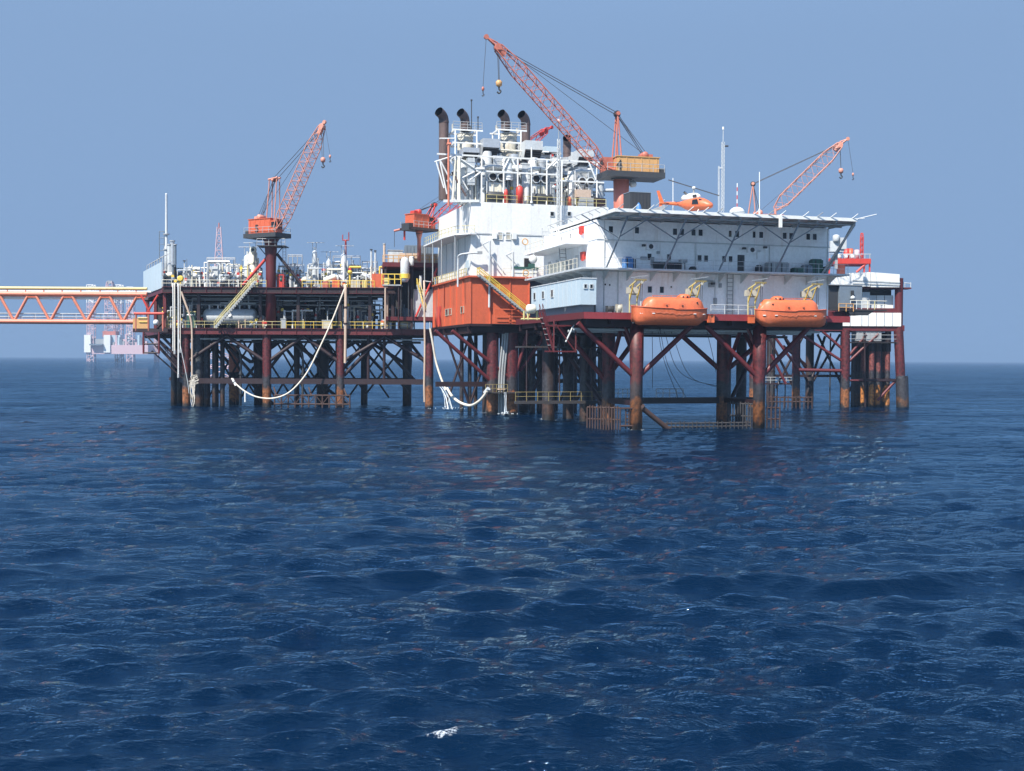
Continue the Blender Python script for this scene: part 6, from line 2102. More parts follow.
for i, px in enumerate((868, 873.5, 881.5, 889.5, 893)):
    b = (3, 1, 2, 1, 5)[i]
    q = rp(px, 0, b)
    t = thing('well_conductor', ('first', 'second', 'third', 'fourth', 'fifth')[i] + ' rusty conductor under the white panels, counted from the thin pile', 'pipe', q, 'well conductors')
    leg(t, q.x, q.y, 13.0, (.34, .46, .48, .42, .3)[i], 'conductor', name='shell')
    bar(t, 'collar', V(q.x, q.y, 4.6), V(q.x, q.y, 5.0), .6, 'dark_red')
    bar(t, 'upper_casing', V(q.x, q.y, 9.6), V(q.x, q.y, 13), .52, 'leg_dark')
gd = thing('conductor_guide', 'dark guide frame holding the rusty conductors above the splash zone', 'guide', rp(880, 4.6))
for b in (-.2, 6):
    beam(gd, 'rail', rp(864, 4.7, b), rp(900, 4.7, b), .3, .35, 'dark_red')
for px in (864, 877, 885.5, 897):
    beam(gd, 'cross_rail', rp(px, 4.75, -.2), rp(px, 4.75, 6), .25, .3, 'dark_red')
bar(gd, 'drop_leg', rp(865.5, -2, -.4), rp(863.5, 12.8, -.4), .16, 'dark_red')
w1 = thing('wellhead_decks', 'stacked red decks clad with white ribbed panels behind the quarters', 'deck', rp(865, 13.5))


def rz(py):
    return at(865, py, YR).z


W_ = Frame(at(828, 358, YR).x, YR, 0)
wu = lambda px: at(px, 358, YR).x - W_.o.x
for py0, py1, a, b in ((325.5, 331, 815, 903), (308.5, 312.5, 828, 901), (285.5, 289, 830, 899)):
    fbox(w1, 'deck_plate', W_, wu(a), wu(b), 0, 16, rz(py1) + .1, rz(py0), 'deck_dark')
    fbox(w1, 'edge_girder', W_, wu(a) - .1, wu(b) + .1, -.3, -.02, rz(py1), rz(py0) + .05, 'red_steel')
for px in (829, 848, 866, 897):
    for v in (.6, 14):
        beam(w1, 'column', W_(wu(px), v, rz(331)), W_(wu(px), v, rz(287)), .5, .5, 'red_steel' if px > 890 else 'dark_red')
bar(w1, 'corner_column', W_(wu(898.5), .2, rz(331)), W_(wu(898.5), .2, rz(278)), .7, 'red_steel')
# lower panel row
edges = [836, 849, 860.5, 867, 875, 883, 891, 900]
for i, (a, b) in enumerate(zip(edges, edges[1:])):
    top = 318.5 if i == 0 else (315.5 if i < 3 else 312.8)
    fbox(w1, 'lower_panel', W_, wu(a) + .06, wu(b) - .06, -.55 - .02 * (i % 2), -.32, rz(326.2), rz(top), 'white')
edges = [870, 877.5, 885.5, 894.5]
for i, (a, b) in enumerate(zip(edges, edges[1:])):
    fbox(w1, 'middle_panel', W_, wu(a) + .05, wu(b) - .05, .9, 1.05, rz(308.3), rz(295), 'white' if i else 'pale_grey')
fbox(w1, 'middle_backing', W_, wu(866), wu(896), 3, 3.2, rz(308), rz(289), 'dark')
# pitched white roof canopy of panels: low at one end, ridge, then level
prof = [(828.5, 278.5), (848, 273.5), (868, 272.5), (897, 274.5)]
for i, ((a, y0), (b, y1)) in enumerate(zip(prof, prof[1:])):
    ua, ub_ = wu(a) + .04, wu(b) - .04
    za, zb_, zc = rz(y0), rz(y1), rz(286.2 + .6 * i)
    v0, v1 = -1.0, -.8
    mesh(w1, 'roof_panel', [W_(ua, v0, zc), W_(ub_, v0, zc), W_(ub_, v0, zb_), W_(ua, v0, za), W_(ua, v1, zc), W_(ub_, v1, zc), W_(ub_, v1, zb_), W_(ua, v1, za)],
         [(0, 1, 2, 3), (5, 4, 7, 6), (3, 2, 6, 7), (1, 5, 6, 2), (0, 3, 7, 4), (0, 4, 5, 1)], 'white')
    mesh(w1, 'roof_sheet', [W_(ua, v1, za), W_(ub_, v1, zb_), W_(ub_, 14, zb_), W_(ua, 14, za), W_(ua, v1, za - .1), W_(ub_, v1, zb_ - .1), W_(ub_, 14, zb_ - .1), W_(ua, 14, za - .1)],
         [(0, 1, 2, 3), (4, 7, 6, 5), (0, 4, 5, 1), (2, 6, 7, 3)], 'pale_grey')
rod(w1, 'roof_rail', W_(wu(850), -1.15, rz(280.5)), W_(wu(897), -1.15, rz(282.5)), .07, 'pale_grey')
rod(w1, 'roof_rail', W_(wu(850), -1.15, rz(283.5)), W_(wu(897), -1.15, rz(285)), .07, 'pale_grey')
fbox(w1, 'side_landing', W_, wu(898), wu(911.5), .5, 3, rz(288.5), rz(287), 'red_steel')
rod(w1, 'landing_rail', W_(wu(899), .6, rz(282)), W_(wu(911), .6, rz(283)), .08, 'pale_grey')
for px in (900, 905, 911):
    rod(w1, 'landing_post', W_(wu(px), .6, rz(287)), W_(wu(px), .6, rz(282)), .07, 'pale_grey')
fbox(w1, 'side_box', W_, wu(899.6), wu(902.8), .4, 2.4, rz(310), rz(295.5), 'grey')
fbox(w1, 'under_tank', W_, wu(856), wu(881), -.1, 3, rz(341), rz(331.2), 'grey')
for k in range(6):
    fbox(w1, 'tank_rib', W_, wu(857.5 + k * 4), wu(858 + k * 4), -.18, -.1, rz(341), rz(331.4), 'grey')
fbox(w1, 'lower_walkway', W_, wu(847), wu(898), -.6, 3, rz(343), rz(342.2), 'deck_dark')
for k, (a_, b_) in enumerate(((830, 838), (838.3, 848), (862, 869.5))):
    fbox(w1, 'room_panel', W_, wu(a_), wu(b_), .2, .4, rz(308), rz(290 + k), ('pale_grey', 'grey', 'pale_grey')[k])
for k in range(12):
    px = 858 + k * 3.4
    bar(w1, 'under_pipe', W_(wu(px), 1 + k % 3, rz(331)), W_(wu(px), 1 + k % 3, rz(336 + (k * 5) % 9)), .18, rng.choice(['pale_grey', 'dark', 'tan_pipe', 'blue_grey']))
for z in (342, 339, 335):
    rod(w1, 'under_rail', W_(wu(848), -.62, rz(z)), W_(wu(895), -.62, rz(z)), .04, 'dark_red' if z > 340 else 'galvanised')
cab = thing('corner_cabin', 'blue-grey box cabin on the platform corner by the second lifeboat', 'cabin', rp(845, rz(305)))
Yc = 176.0
C_ = Frame(at(829, 300, Yc).x, Yc, 16)
cu = lambda px, v=0: C_.P(px, 300, v)[0]
cz = lambda py: C_.P(845, py, 0)[1]
fbox(cab, 'box', C_, cu(839.5), cu(862), 0, 4, cz(307.5), cz(285.5), 'blue_grey')
fbox(cab, 'dark_wing', C_, cu(828.5), cu(839.3), .4, 4, cz(309), cz(286), 'dark')
fbox(cab, 'roof_rim', C_, cu(828.5), cu(862.4), -.08, 4.1, cz(285.4), cz(284.6), 'grey')
fbox(cab, 'lamp_box', C_, cu(850.5), cu(852.5), -.4, -.02, cz(296), cz(290.5), 'dark')
lathe(cab, 'wall_lamp', C_(cu(851.5), -.35, cz(299)), (0, 0, 1), [(0, .42), (.35, .3), (.5, .1)], 'pale_grey')
cp = thing('cabin_gallery', 'grey gallery with yellow rail under the corner cabin', 'gallery', C_(cu(850), -1, cz(310)))
fbox(cp, 'floor', C_, cu(829), cu(880), -1.8, -.02, cz(311), cz(309.5), 'deck_dark')
mesh(cp, 'haunch', [C_(cu(842), -1.7, cz(311)), C_(cu(868), -1.7, cz(311)), C_(cu(862), -1.7, cz(315)), C_(cu(844), -1.7, cz(315)), C_(cu(842), 2, cz(311)), C_(cu(868), 2, cz(311)), C_(cu(862), 2, cz(315)), C_(cu(844), 2, cz(315))],
     [(0, 3, 2, 1), (4, 5, 6, 7), (3, 7, 6, 2), (1, 2, 6, 5), (0, 4, 7, 3)], 'dark')
fbox(cp, 'red_beam', C_, cu(826), cu(846), -.6, 1, cz(318), cz(312.5), 'red_steel')
for px, col in ((844, 'pale_grey'), (850, 'pale_grey'), (855, 'pale_grey'), (861, 'cream'), (868, 'pale_yellow')):
    beam(cp, 'post', C_(cu(px), -1.75, cz(309.5)), C_(cu(px), -1.75, cz(301)), .1, .14, col)
for py in (301, 304.5):
    rod(cp, 'rail', C_(cu(844), -1.75, cz(py)), C_(cu(880), -1.75, cz(py)), .06, 'cream')
guardrail('ochre rail on the ledge between lifeboat and corner cabin', [C_(cu(832), -1.9, cz(312)), C_(cu(846.5), -1.9, cz(312))], 'ochre', r=.07, step=1.1)
# red deck with drums beyond the roof
bk = thing('upper_red_deck', 'red steel deck on a fat red column above the white roof', 'deck', at(845, 262, 215))
zz = lambda py: at(845, py, 214).z
B_ = Frame(at(829, 262, 214).x, 214, 0)
bu = lambda px: at(px, 262, 214).x - B_.o.x
fbox(bk, 'plate', B_, bu(829), bu(871), 0, 7, zz(263.5), zz(258.5), 'bright_red')
bar(bk, 'column', B_(bu(844), 2, zz(282)), B_(bu(844), 2, zz(259)), .75, 'crane_red')
for px in (830, 865, 870.5):
    beam(bk, 'post', B_(bu(px), .5, zz(284)), B_(bu(px), .5, zz(263)), .25, .25, 'bright_red')
bar(bk, 'brace', B_(bu(857), .3, zz(272)), B_(bu(866), .3, zz(264)), .2, 'bright_red')
rod(bk, 'rail', B_(bu(829), .1, zz(254)), B_(bu(871), .1, zz(254)), .07, 'galvanised')
for px in range(830, 872, 5):
    rod(bk, 'rail_post', B_(bu(px), .1, zz(258.5)), B_(bu(px), .1, zz(254)), .07, 'galvanised')
for px, py, r, m_, lab in ((841.5, 249.5, .55, 'blue', 'blue drum on the red deck'), (849.5, 250, .55, 'bright_red', 'red-banded drum on the red deck beside the blue one'), (853.5, 250, .5, 'orange', 'orange-banded drum on the red deck'), (860, 251, .45, 'rig_pink', 'pinkish drum at the end of the row on the red deck')):
    c = B_(bu(px), 2, zz(258.5))
    t = thing('oil_drum', lab, 'drum', c, 'drums on the red deck')
    lathe(t, 'shell', c, (0, 0, 1), [(0, r), (zz(py - 2) - c.z, r)], m_, 14)
    bar(t, 'band', c + V(0, 0, .75), c + V(0, 0, 1.0), r + .05, 'white')
    bar(t, 'lid', c + V(0, 0, zz(py - 2) - c.z), c + V(0, 0, zz(py - 2) - c.z + .08), r * .9, m_)
t = thing('white_canister', 'white canister rack standing on the red deck edge', 'canister', B_(bu(848), .6, zz(258.5)))
for k in range(3):
    drum(t, 'canister', B_(bu(838 + k * 6.5), .5, zz(256.5)), B_(bu(842 + k * 6.5), .5, zz(256.5)), .4, 'white')
t = thing('red_antenna', 'thin red lattice antenna above the white panelled roof', 'antenna', B_(bu(866.5), 3, zz(258)))
p0, p1 = B_(bu(866.5), 3, zz(258.5)), B_(bu(866.5), 3, zz(231))
lattice(t, p0, p1, .5, .45, .3, 9, 'bright_red', .06, .045, twist=(1, 0, 0))
t = thing('white_machine', 'white rounded machine seen through the helideck end struts', 'machine', at(836, 245, 190))
c = at(838, 244, 190)
fb = Frame(c.x, 190, 0, c.z)
fbox(t, 'body', fb, -1.2, 1.0, 0, 2, -1.2, .5, 'pale_grey')
drum(t, 'dome', c + V(-.3, 0, .2), c + V(-.3, 0, 1.5), .55, 'pale_grey')
fbox(t, 'side_case', fb, .3, 1.3, -.2, 1.4, -.8, 1.0, 'pale_grey')
beam(t, 'stand', c + V(0, 1, -1.4), V(c.x, 191, rz(276)), .4, .4, 'galvanised')
# low walkways among the far piles
t = thing('far_walkway', 'dim walkway with thin rails between the far piles', 'walkway', rp(790, 5.2))
zz2 = at(790, 384, YR).z
beam(t, 'floor', rp(766, zz2, 3), rp(799, zz2, 3), .9, .3, 'dark_red')
for z in (.6, 1.1):
    rod(t, 'rail', rp(766, zz2 + z, 2.6), rp(799, zz2 + z, 2.6), .06, 'galvanised')
for px in (766, 774, 782, 790, 798):
    rod(t, 'post', rp(px, zz2, 2.6), rp(px, zz2 + 1.1, 2.6), .06, 'galvanised')
    rod(t, 'hanger', rp(px, -2, 3.4), rp(px, zz2, 3.4), .1, 'dark_red')
for (a, za, b_, zb_, d0, d1) in ((786, 3, 815, 12.6, 8, 8), (830, 3, 800, 12.6, 13, 13), (830, 3, 862, 12.8, 14, 14), (866, 3, 838, 12.8, 14, 14), (866, 2.5, 896, 12.8, 10, 10), (770, 12.8, 799, 3, 3, 3)):
    bar(wj, 'brace', rp(a, za, d0), rp(b_, zb_, d1), .22, 'dark_red')
beam(wj, 'horizontal_brace', rp(786, 5.2, 12), rp(900, 5.2, 13), .4, .45, 'dark_red')
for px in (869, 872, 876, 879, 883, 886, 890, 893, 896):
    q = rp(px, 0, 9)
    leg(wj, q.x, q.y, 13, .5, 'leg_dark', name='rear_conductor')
for i, px in enumerate((776, 779, 838, 862)):
    q = rp(px, 0, 5)
    t = thing('drop_pipe', ('thin dark drop pipe under the second lifeboat stern', 'second thin dark drop pipe under the second lifeboat stern', 'thin dark pipe between the far red piles', 'thin dark pipe before the conductors')[i], 'pipe', q)
    bar(t, 'pipe', V(q.x, q.y, -2), V(q.x, q.y, 12.8), .13, 'dark')
    bar(t, 'clamp', V(q.x, q.y, 6), V(q.x, q.y, 6.3), .22, 'dark_red')

# ------------------------------------------------------------------ cranes


def crane(name, label, foot, slew, house_px, boom_a, boom_b, gantry, gfeet, n, m_boom, m_house, ped_r=1.0, w=(1.5, 1.7, .8), house=(5.0, 3.0, 2.4), number=None,
          hook=None, whip=None, tail=None, flare=True, group='pedestal cranes', m_ped='red_steel', pend_to=.93, head=2.2, gw=0.0, side=-1, m_deck='dark_red'):
    """pedestal, slew deck, machinery house, lattice boom, gantry, pendants, hook blocks. Points are world positions."""
    foot, slew, a, b, gt = (Vector(x) for x in (foot, slew, boom_a, boom_b, gantry))
    t = thing(name, label, 'crane', foot, group)
    hz_ = Vector((b.x - a.x, b.y - a.y, 0)).normalized()
    sd = Vector((0, 0, 1)).cross(hz_)
    F_ = Frame(slew.x, slew.y, math.degrees(math.atan2(hz_.y, hz_.x)), slew.z)
    H = slew.z - foot.z
    prof = [(0, ped_r), (H * .62, ped_r * .96), (H * .74, ped_r), (H - 1.0, ped_r * 1.25), (H, ped_r * 2.0)] if flare else [(0, ped_r * 1.25), (H * .2, ped_r), (H * .55, ped_r), (H * .58, ped_r * 1.15), (H, ped_r * 1.3)]
    lathe(t, 'pedestal', foot, (0, 0, 1), prof, m_ped, 20)
    hl, hw, hh = house
    back = -hl + 1.4
    fbox(t, 'slew_deck', F_, back - .6, 2.6, -hw / 2 - .6, hw / 2 + .6, -.35 if m_deck == 'dark' else .0, .35, m_deck)
    bar(t, 'slew_ring', slew + V(0, 0, -.5), slew, ped_r * 1.7, 'dark')
    hs = fbox(t, 'machinery_house', F_, back, 1.0, -hw / 2, hw / 2, .36, .36 + hh, m_house)
    fbox(hs, 'house_roof', F_, back - .1, 1.1, -hw / 2 - .1, hw / 2 + .1, .36 + hh, .46 + hh, m_house)
    k = max(3, int(hl / .9))
    for i in range(k):
        u = back + .35 + (hl - .7) * i / (k - 1) * .95
        for s in (-1, 1):
            fbox(hs, 'house_rib', F_, u - .05, u + .05, s * hw / 2 - .05, s * hw / 2 + .05, .4, .3 + hh, m_house)
    fbox(t, 'house_vent', F_, back + .5, back + 1.5, -.5, .5, .46 + hh, .95 + hh, m_boom)
    cb = fbox(t, 'operator_cab', F_, 1.05, 2.4, -hw / 2, -hw / 2 + 1.3, .36, 2.3, 'crane_red' if m_house == 'ochre' else m_house)
    fbox(cb, 'cab_window', F_, 1.2, 2.3, -hw / 2 - .03, -hw / 2, 1.2, 2.1, 'glass')
    fbox(cb, 'cab_window', F_, 2.4, 2.43, -hw / 2 + .1, -hw / 2 + 1.2, 1.0, 2.1, 'glass')
    fbox(t, 'counterweight', F_, back - .9, back - .02, -hw / 2 + .2, hw / 2 - .2, -.1, 1.0, 'dark')
    drum(t, 'winch_drum', F_(back + 1.6, -hw / 2 + .4, hh + .8), F_(back + 1.6, hw / 2 - .4, hh + .8), .42, m_boom)
    for s in (-1, 1):
        for u0, u1 in ((back - .5, 2.5),):
            for z in (.8, 1.3):
                rod(t, 'deck_rail', F_(u0, s * (hw / 2 + .55), z), F_(u1, s * (hw / 2 + .55), z), .035, 'galvanised')
        for i in range(6):
            u = back - .5 + (3.0 - back) * i / 5
            rod(t, 'deck_rail_post', F_(u, s * (hw / 2 + .55), .35), F_(u, s * (hw / 2 + .55), 1.3), .035, 'galvanised')
    # boom
    lattice(t, a, b, w[0], w[1], w[2], n, m_boom, .075, .036)
    for s in (-1, 1):
        bar(t, 'boom_foot', a + sd * (s * w[0] / 2), F_(1.2, s * w[0] / 2, .6), .16, m_boom)
    d = (b - a).normalized()
    lathe(t, 'head_sheave', b - sd * .4, sd, [(0, .45), (.1, .5), (.4, .5), (.8, .45)], m_boom, 14)
    bar(t, 'head_plate', b - d * 1.2, b + d * .2, .42, m_boom)
    tip = b + d * head + V(0, 0, -.15 * head)
    for s in (-.25, .25):
        bar(t, 'jib_nose', b + sd * s, tip, .13, m_boom)
    bar(t, 'jib_strut', b + V(0, 0, .55), tip, .09, m_boom)
    bar(t, 'nose_sheave', tip - sd * .15, tip + sd * .15, .3, m_boom)
    # gantry
    for s in (-1, 1):
        for fi, fx in enumerate(gfeet):
            bar(t, 'gantry_leg', F_(fx, s * .75, .4), gt + sd * (s * .35) + hz_ * (gw * (fi * 2 - 1)), .09, m_boom)
    bar(t, 'gantry_head', gt - sd * .6, gt + sd * .6, .24, m_boom)
    if gw:
        for s in (-.35, .35):
            bar(t, 'gantry_tie', gt - hz_ * (gw + .2) + sd * s, gt + hz_ * (gw + .2) + sd * s + V(0, 0, .25), .16, m_boom)
    lathe(t, 'gantry_sheave', gt - sd * .2, sd, [(0, .42), (.4, .42)], 'dark', 12)
    for s in (-.45, .45):
        rod(t, 'pendant_rope', gt + sd * s, a.lerp(b, pend_to) + sd * s * .8 + V(0, 0, .6), .045, 'wire')
        rod(t, 'luffing_rope', gt + sd * s * .6, F_(back + 1.6, s * .6, hh + .9), .045, 'wire')
        rod(t, 'luffing_rope', gt + sd * s * .3, F_(back + 1.2, s * .9, hh + .9), .035, 'wire')
    rod(t, 'hoist_rope', F_(back + 1.6, 0, hh + 1.1), b + V(0, 0, .5), .03, 'wire')
    if hook is not None:
        hk = Vector(hook)
        for s in (-.3, .3):
            rod(t, 'hook_fall', hk + sd * s * .6, b + sd * s + V(0, 0, -.2), .035, 'wire')
        hb = lathe(t, 'hook_block', hk + V(0, 0, -.7), (0, 0, 1), [(0, .18), (.15, .36), (.6, .4), (.8, .2)], 'ochre' if m_house == 'ochre' else m_boom, 12)
        tube(hb, 'hook', curve_pts([hk + V(0, 0, -.7), hk + V(.02, 0, -1.0), hk + V(.22, 0, -1.25), hk + V(0, 0, -1.5), hk + V(-.22, 0, -1.3)], 5), .1, 'dark')
    if whip is not None:
        wp = Vector(whip)
        rod(t, 'whip_fall', wp, tip, .028, 'wire')
        bl = lathe(t, 'headache_ball', wp + V(0, 0, -.5), (0, 0, 1), [(0, .06), (.15, .17), (.4, .17), (.55, .05)], m_boom, 10)
        tube(bl, 'whip_hook', curve_pts([wp + V(0, 0, -.5), wp + V(.02, 0, -.8), wp + V(.14, 0, -.95), wp + V(0, 0, -1.1), wp + V(-.12, 0, -1.0)], 5), .06, 'dark')
    if number:
        cu_ = bpy.data.curves.new('number', 'FONT')
        cu_.body = number
        cu_.size = 1.7
        cu_.extrude = .02
        cu_.align_x = 'CENTER'
        cu_.materials.append(MATS['dark'])
        tmp = bpy.data.objects.new('tmp', cu_)
        COL.objects.link(tmp)
        bpy.context.view_layer.update()
        nm = bpy.data.meshes.new_from_object(tmp.evaluated_get(bpy.context.evaluated_depsgraph_get()))
        bpy.data.objects.remove(tmp)
        add('number', nm, hs, _mat(F_.U * -side, V(0, 0, 1), F_.V * side, F_(back + hl * (.36 if side < 0 else .9), side * (hw / 2 + .08), .62)))
    return t, F_


# crane with the figure 5 on the process platform
f1 = pp(273, 1.6, ZC - .2)
s1 = at(273, 236, f1.y)
c1, F1 = crane('pedestal_crane', 'red crane numbered 5 on a tall column through the process decks', f1, V(f1.x, f1.y, s1.z), None,
               at(278, 230, f1.y - 1.5), at(322, 127, f1.y - 6), at(274.5, 179.5, f1.y - .8), (-.5, 1.2), 22, 'boom_pink', 'orange', ped_r=.85, w=(1.7, 1.6, .8), house=(5.0, 2.6, 2.3), number='5', gw=.75, m_deck='dark',
               hook=at(323, 158, f1.y - 7), whip=at(330, 155, f1.y - 7.4), m_ped='red_steel', head=1.0)
for a, b in (((243, 285), (270, 254)), ((303, 286), (277, 254))):
    bar(c1, 'pedestal_brace', at(*a, f1.y - .2), at(*b, f1.y), .24, 'bright_red' if a[0] < 270 else 'dark_red')
z_ = at(273, 246.5, f1.y).z
Fp = Frame(f1.x, f1.y, 0, z_)
fbox(c1, 'ring_platform', Fp, -1.9, 2.6, -1.7, 1.7, -.1, .05, 'dark')
for x in (-1.9, -1, 0, 1, 2.0, 2.6):
    rod(c1, 'platform_post', Fp(x, -1.7, 0), Fp(x, -1.7, 1.1), .045, 'galvanised')
for z in (.55, 1.1):
    rod(c1, 'platform_rail', Fp(-1.9, -1.7, z), Fp(2.6, -1.7, z), .04, 'galvanised')
for s in (-1, 1):
    rod(c1, 'platform_bracket', Fp(1.9 * s, 0, -.1), Fp(.9 * s, 0, -1.3), .08, 'dark_red')
ladder(c1, 'column_ladder', Fp(2.4, -1.2, ZT - z_), Fp(2.4, -1.2, 0), (1, 0, 0), 'dark', w=.5)

# main crane on the quarters roof
Y3 = 151.0
f3 = at(621, 214, Y3)
s3 = at(621, 176, Y3)
crane('pedestal_crane', 'large crane with an ochre machinery house over the quarters', V(f3.x, Y3, 18.4), V(f3.x, Y3, s3.z), None,
      at(604.5, 168, Y3 - .5), at(498, 47.5, Y3 - 4), at(617, 114, Y3), (0.1, 1.1), 24, 'crane_red', 'ochre', ped_r=.78, w=(1.5, 1.6, .9), house=(5.9, 2.8, 1.85), number='4', side=1, m_deck='dark',
      hook=at(499, 81, Y3 - 4), whip=at(483, 87, Y3 - 4.2), flare=False, m_ped='crane_red', head=2.1)

# crane behind the white hall, its boom showing between the stacks
Y2 = 188.0
f2 = at(419, 262, Y2)
s2 = at(419, 231, Y2)
crane('pedestal_crane', 'small orange crane beside the white hall, boom passing behind the stacks', V(f2.x, Y2, zr - .05), V(f2.x, Y2, s2.z), None,
      at(429, 225, Y2), at(545, 131, 206), at(434, 205, Y2 + 2), (0.2, 1.4), 24, 'bright_red', 'orange', ped_r=.3, w=(1.3, 1.3, .9), house=(3.3, 2.2, 2.1),
      m_ped='crane_red', head=2.0, pend_to=.96)
t = thing('hoist_arm', 'thin red hoist arm with a wire beside the small orange crane', 'hoist', at(405, 240, Y2))
bar(t, 'arm', at(404, 228.5, Y2), at(394, 231, Y2), .18, 'crane_red')
bar(t, 'post', at(404.5, 240, Y2), at(404.5, 226, Y2), .16, 'bright_red')
rod(t, 'wire', at(394.5, 231, Y2), at(394.5, 247, Y2), .04, 'wire')

# crane over the wellhead platform
Y4 = 196.0
crane('pedestal_crane', 'far crane with a pinkish boom rising beyond the helideck', V(at(768, 300, Y4).x, Y4, 13.6), V(at(768, 300, Y4).x, Y4, at(768, 230, Y4).z), None,
      at(775, 209, Y4), at(840, 145, Y4 - 2), at(753, 184, Y4), (-3.6, -2.0), 13, 'boom_pink', 'crane_red', ped_r=.8, w=(1.7, 1.9, 1.0), house=(4.4, 2.6, 2.0),
      hook=at(841, 169, Y4 - 2), whip=at(853, 173, Y4 - 2.2), m_ped='crane_red', head=1.7)

# ------------------------------------------------------------------ helideck things
def helicopter():
    nose = L(Lu(706, 1.0), 1.0, 0)
    o = L(Lu(693.5, -2.6), -2.6, ZH + .2)
    hd_ = math.radians(-50)
    fx = Vector((math.cos(hd_), math.sin(hd_), 0))
    sx = Vector((0, 0, 1)).cross(fx)

    def w(x, y, z):
        return o + fx * x + sx * y + V(0, 0, z)
    t = thing('helicopter', 'orange and white helicopter parked on the helideck', 'helicopter', o)
    secs = [(2.75, .06, 1.0, .05), (2.5, .38, 1.0, .32), (2.0, .62, 1.08, .55), (1.3, .74, 1.22, .74), (.5, .78, 1.3, .82), (-.4, .76, 1.3, .8), (-1.2, .6, 1.36, .6), (-1.9, .36, 1.5, .36), (-2.5, .24, 1.6, .24)]
    n = 14
    vs, fs = [], []
    for x, rw, zc, rh in secs:
        for k in range(n):
            a = 2 * math.pi * k / n
            vs.append(w(x, rw * math.cos(a), zc + rh * math.sin(a) * (1 if math.sin(a) > 0 else .9)))
    for i in range(len(secs) - 1):
        fs += [(i * n + k, i * n + (k + 1) % n, (i + 1) * n + (k + 1) % n, (i + 1) * n + k) for k in range(n)]
    fs += [tuple(range(n))[::-1], tuple(range((len(secs) - 1) * n, len(secs) * n))]
    mesh(t, 'fuselage', vs, fs, 'boat_orange', smooth=True, origin=o)
    tube(t, 'tail_boom', [w(-2.3, 0, 1.62), w(-3.6, 0, 1.78), w(-5.4, 0, 2.0)], .2, 'boat_orange', 10, radii=[.26, .2, .13])
    mesh(t, 'tail_fin', [w(-4.7, -.04, 1.9), w(-5.3, -.04, 1.85), w(-5.9, -.04, 3.5), w(-5.5, -.04, 3.5), w(-4.7, .04, 1.9), w(-5.3, .04, 1.85), w(-5.9, .04, 3.5), w(-5.5, .04, 3.5)],
         [(0, 1, 2, 3), (4, 7, 6, 5), (0, 4, 5, 1), (1, 5, 6, 2), (2, 6, 7, 3), (3, 7, 4, 0)], 'boat_orange')
    mesh(t, 'lower_fin', [w(-4.9, -.04, 1.9), w(-5.4, -.04, 1.9), w(-5.7, -.04, 1.1), w(-5.4, -.04, 1.1), w(-4.9, .04, 1.9), w(-5.4, .04, 1.9), w(-5.7, .04, 1.1), w(-5.4, .04, 1.1)],
         [(0, 1, 2, 3), (4, 7, 6, 5), (0, 4, 5, 1), (1, 5, 6, 2), (2, 6, 7, 3), (3, 7, 4, 0)], 'boat_orange')
    beam(t, 'tailplane', w(-4.0, -1.0, 1.85), w(-4.0, 1.0, 1.85), .5, .06, 'boat_orange')
    for s in (-1, 1):
        mesh(t, 'windscreen', [w(2.35, s * .32, 1.1), w(1.55, s * .68, 1.15), w(1.15, s * .6, 1.85), w(1.75, s * .3, 1.66)], [(0, 1, 2, 3) if s < 0 else (3, 2, 1, 0)], 'glass')
        mesh(t, 'cabin_window', [w(1.3, s * .775, 1.2), w(.3, s * .80, 1.25), w(.3, s * .7, 1.8), w(1.05, s * .69, 1.8)], [(0, 1, 2, 3) if s < 0 else (3, 2, 1, 0)], 'glass')
        bar(t, 'skid', w(1.9, s * .95, .08), w(-1.5, s * .95, .08), .07, 'white')
        for x in (1.1, -.8):
            bar(t, 'skid_strut', w(x, s * .95, .08), w(x, s * .5, .6), .06, 'white')
    cw = lathe(t, 'engine_cowling', w(-1.9, 0, 2.2), fx, [(0, .2), (.4, .42), (1.6, .48), (2.3, .4), (2.8, .12)], 'white', 12)
    bar(cw, 'exhaust', w(-.9, -.2, 2.5), w(-1.3, -.3, 2.85), .13, 'dark')
    bar(cw, 'air_intake', w(.2, -.42, 2.25), w(.6, -.42, 2.25), .16, 'dark')
    bar(t, 'rotor_mast', w(-.1, 0, 2.5), w(-.1, 0, 3.25), .1, 'grey')
    ra = math.radians(-8)
    rx = Vector((math.cos(ra), math.sin(ra), 0))
    for s in (-1, 1):
        beam(t, 'rotor_blade', w(-.1, 0, 3.25), w(-.1, 0, 3.25) + rx * (s * 2.9) + V(0, 0, -s * .95), .34, .07, 'dark')
    lathe(t, 'rotor_hub', w(-.1, 0, 3.1), (0, 0, 1), [(0, .2), (.2, .26), (.3, .1)], 'white', 10)
    for a in (.4, 2.0):
        p_ = w(-5.5, .2, 2.1)
        d_ = fx * math.cos(a) + V(0, 0, math.sin(a))
        beam(t, 'tail_rotor_blade', p_ - d_ * .75, p_ + d_ * .75, .12, .03, 'white')


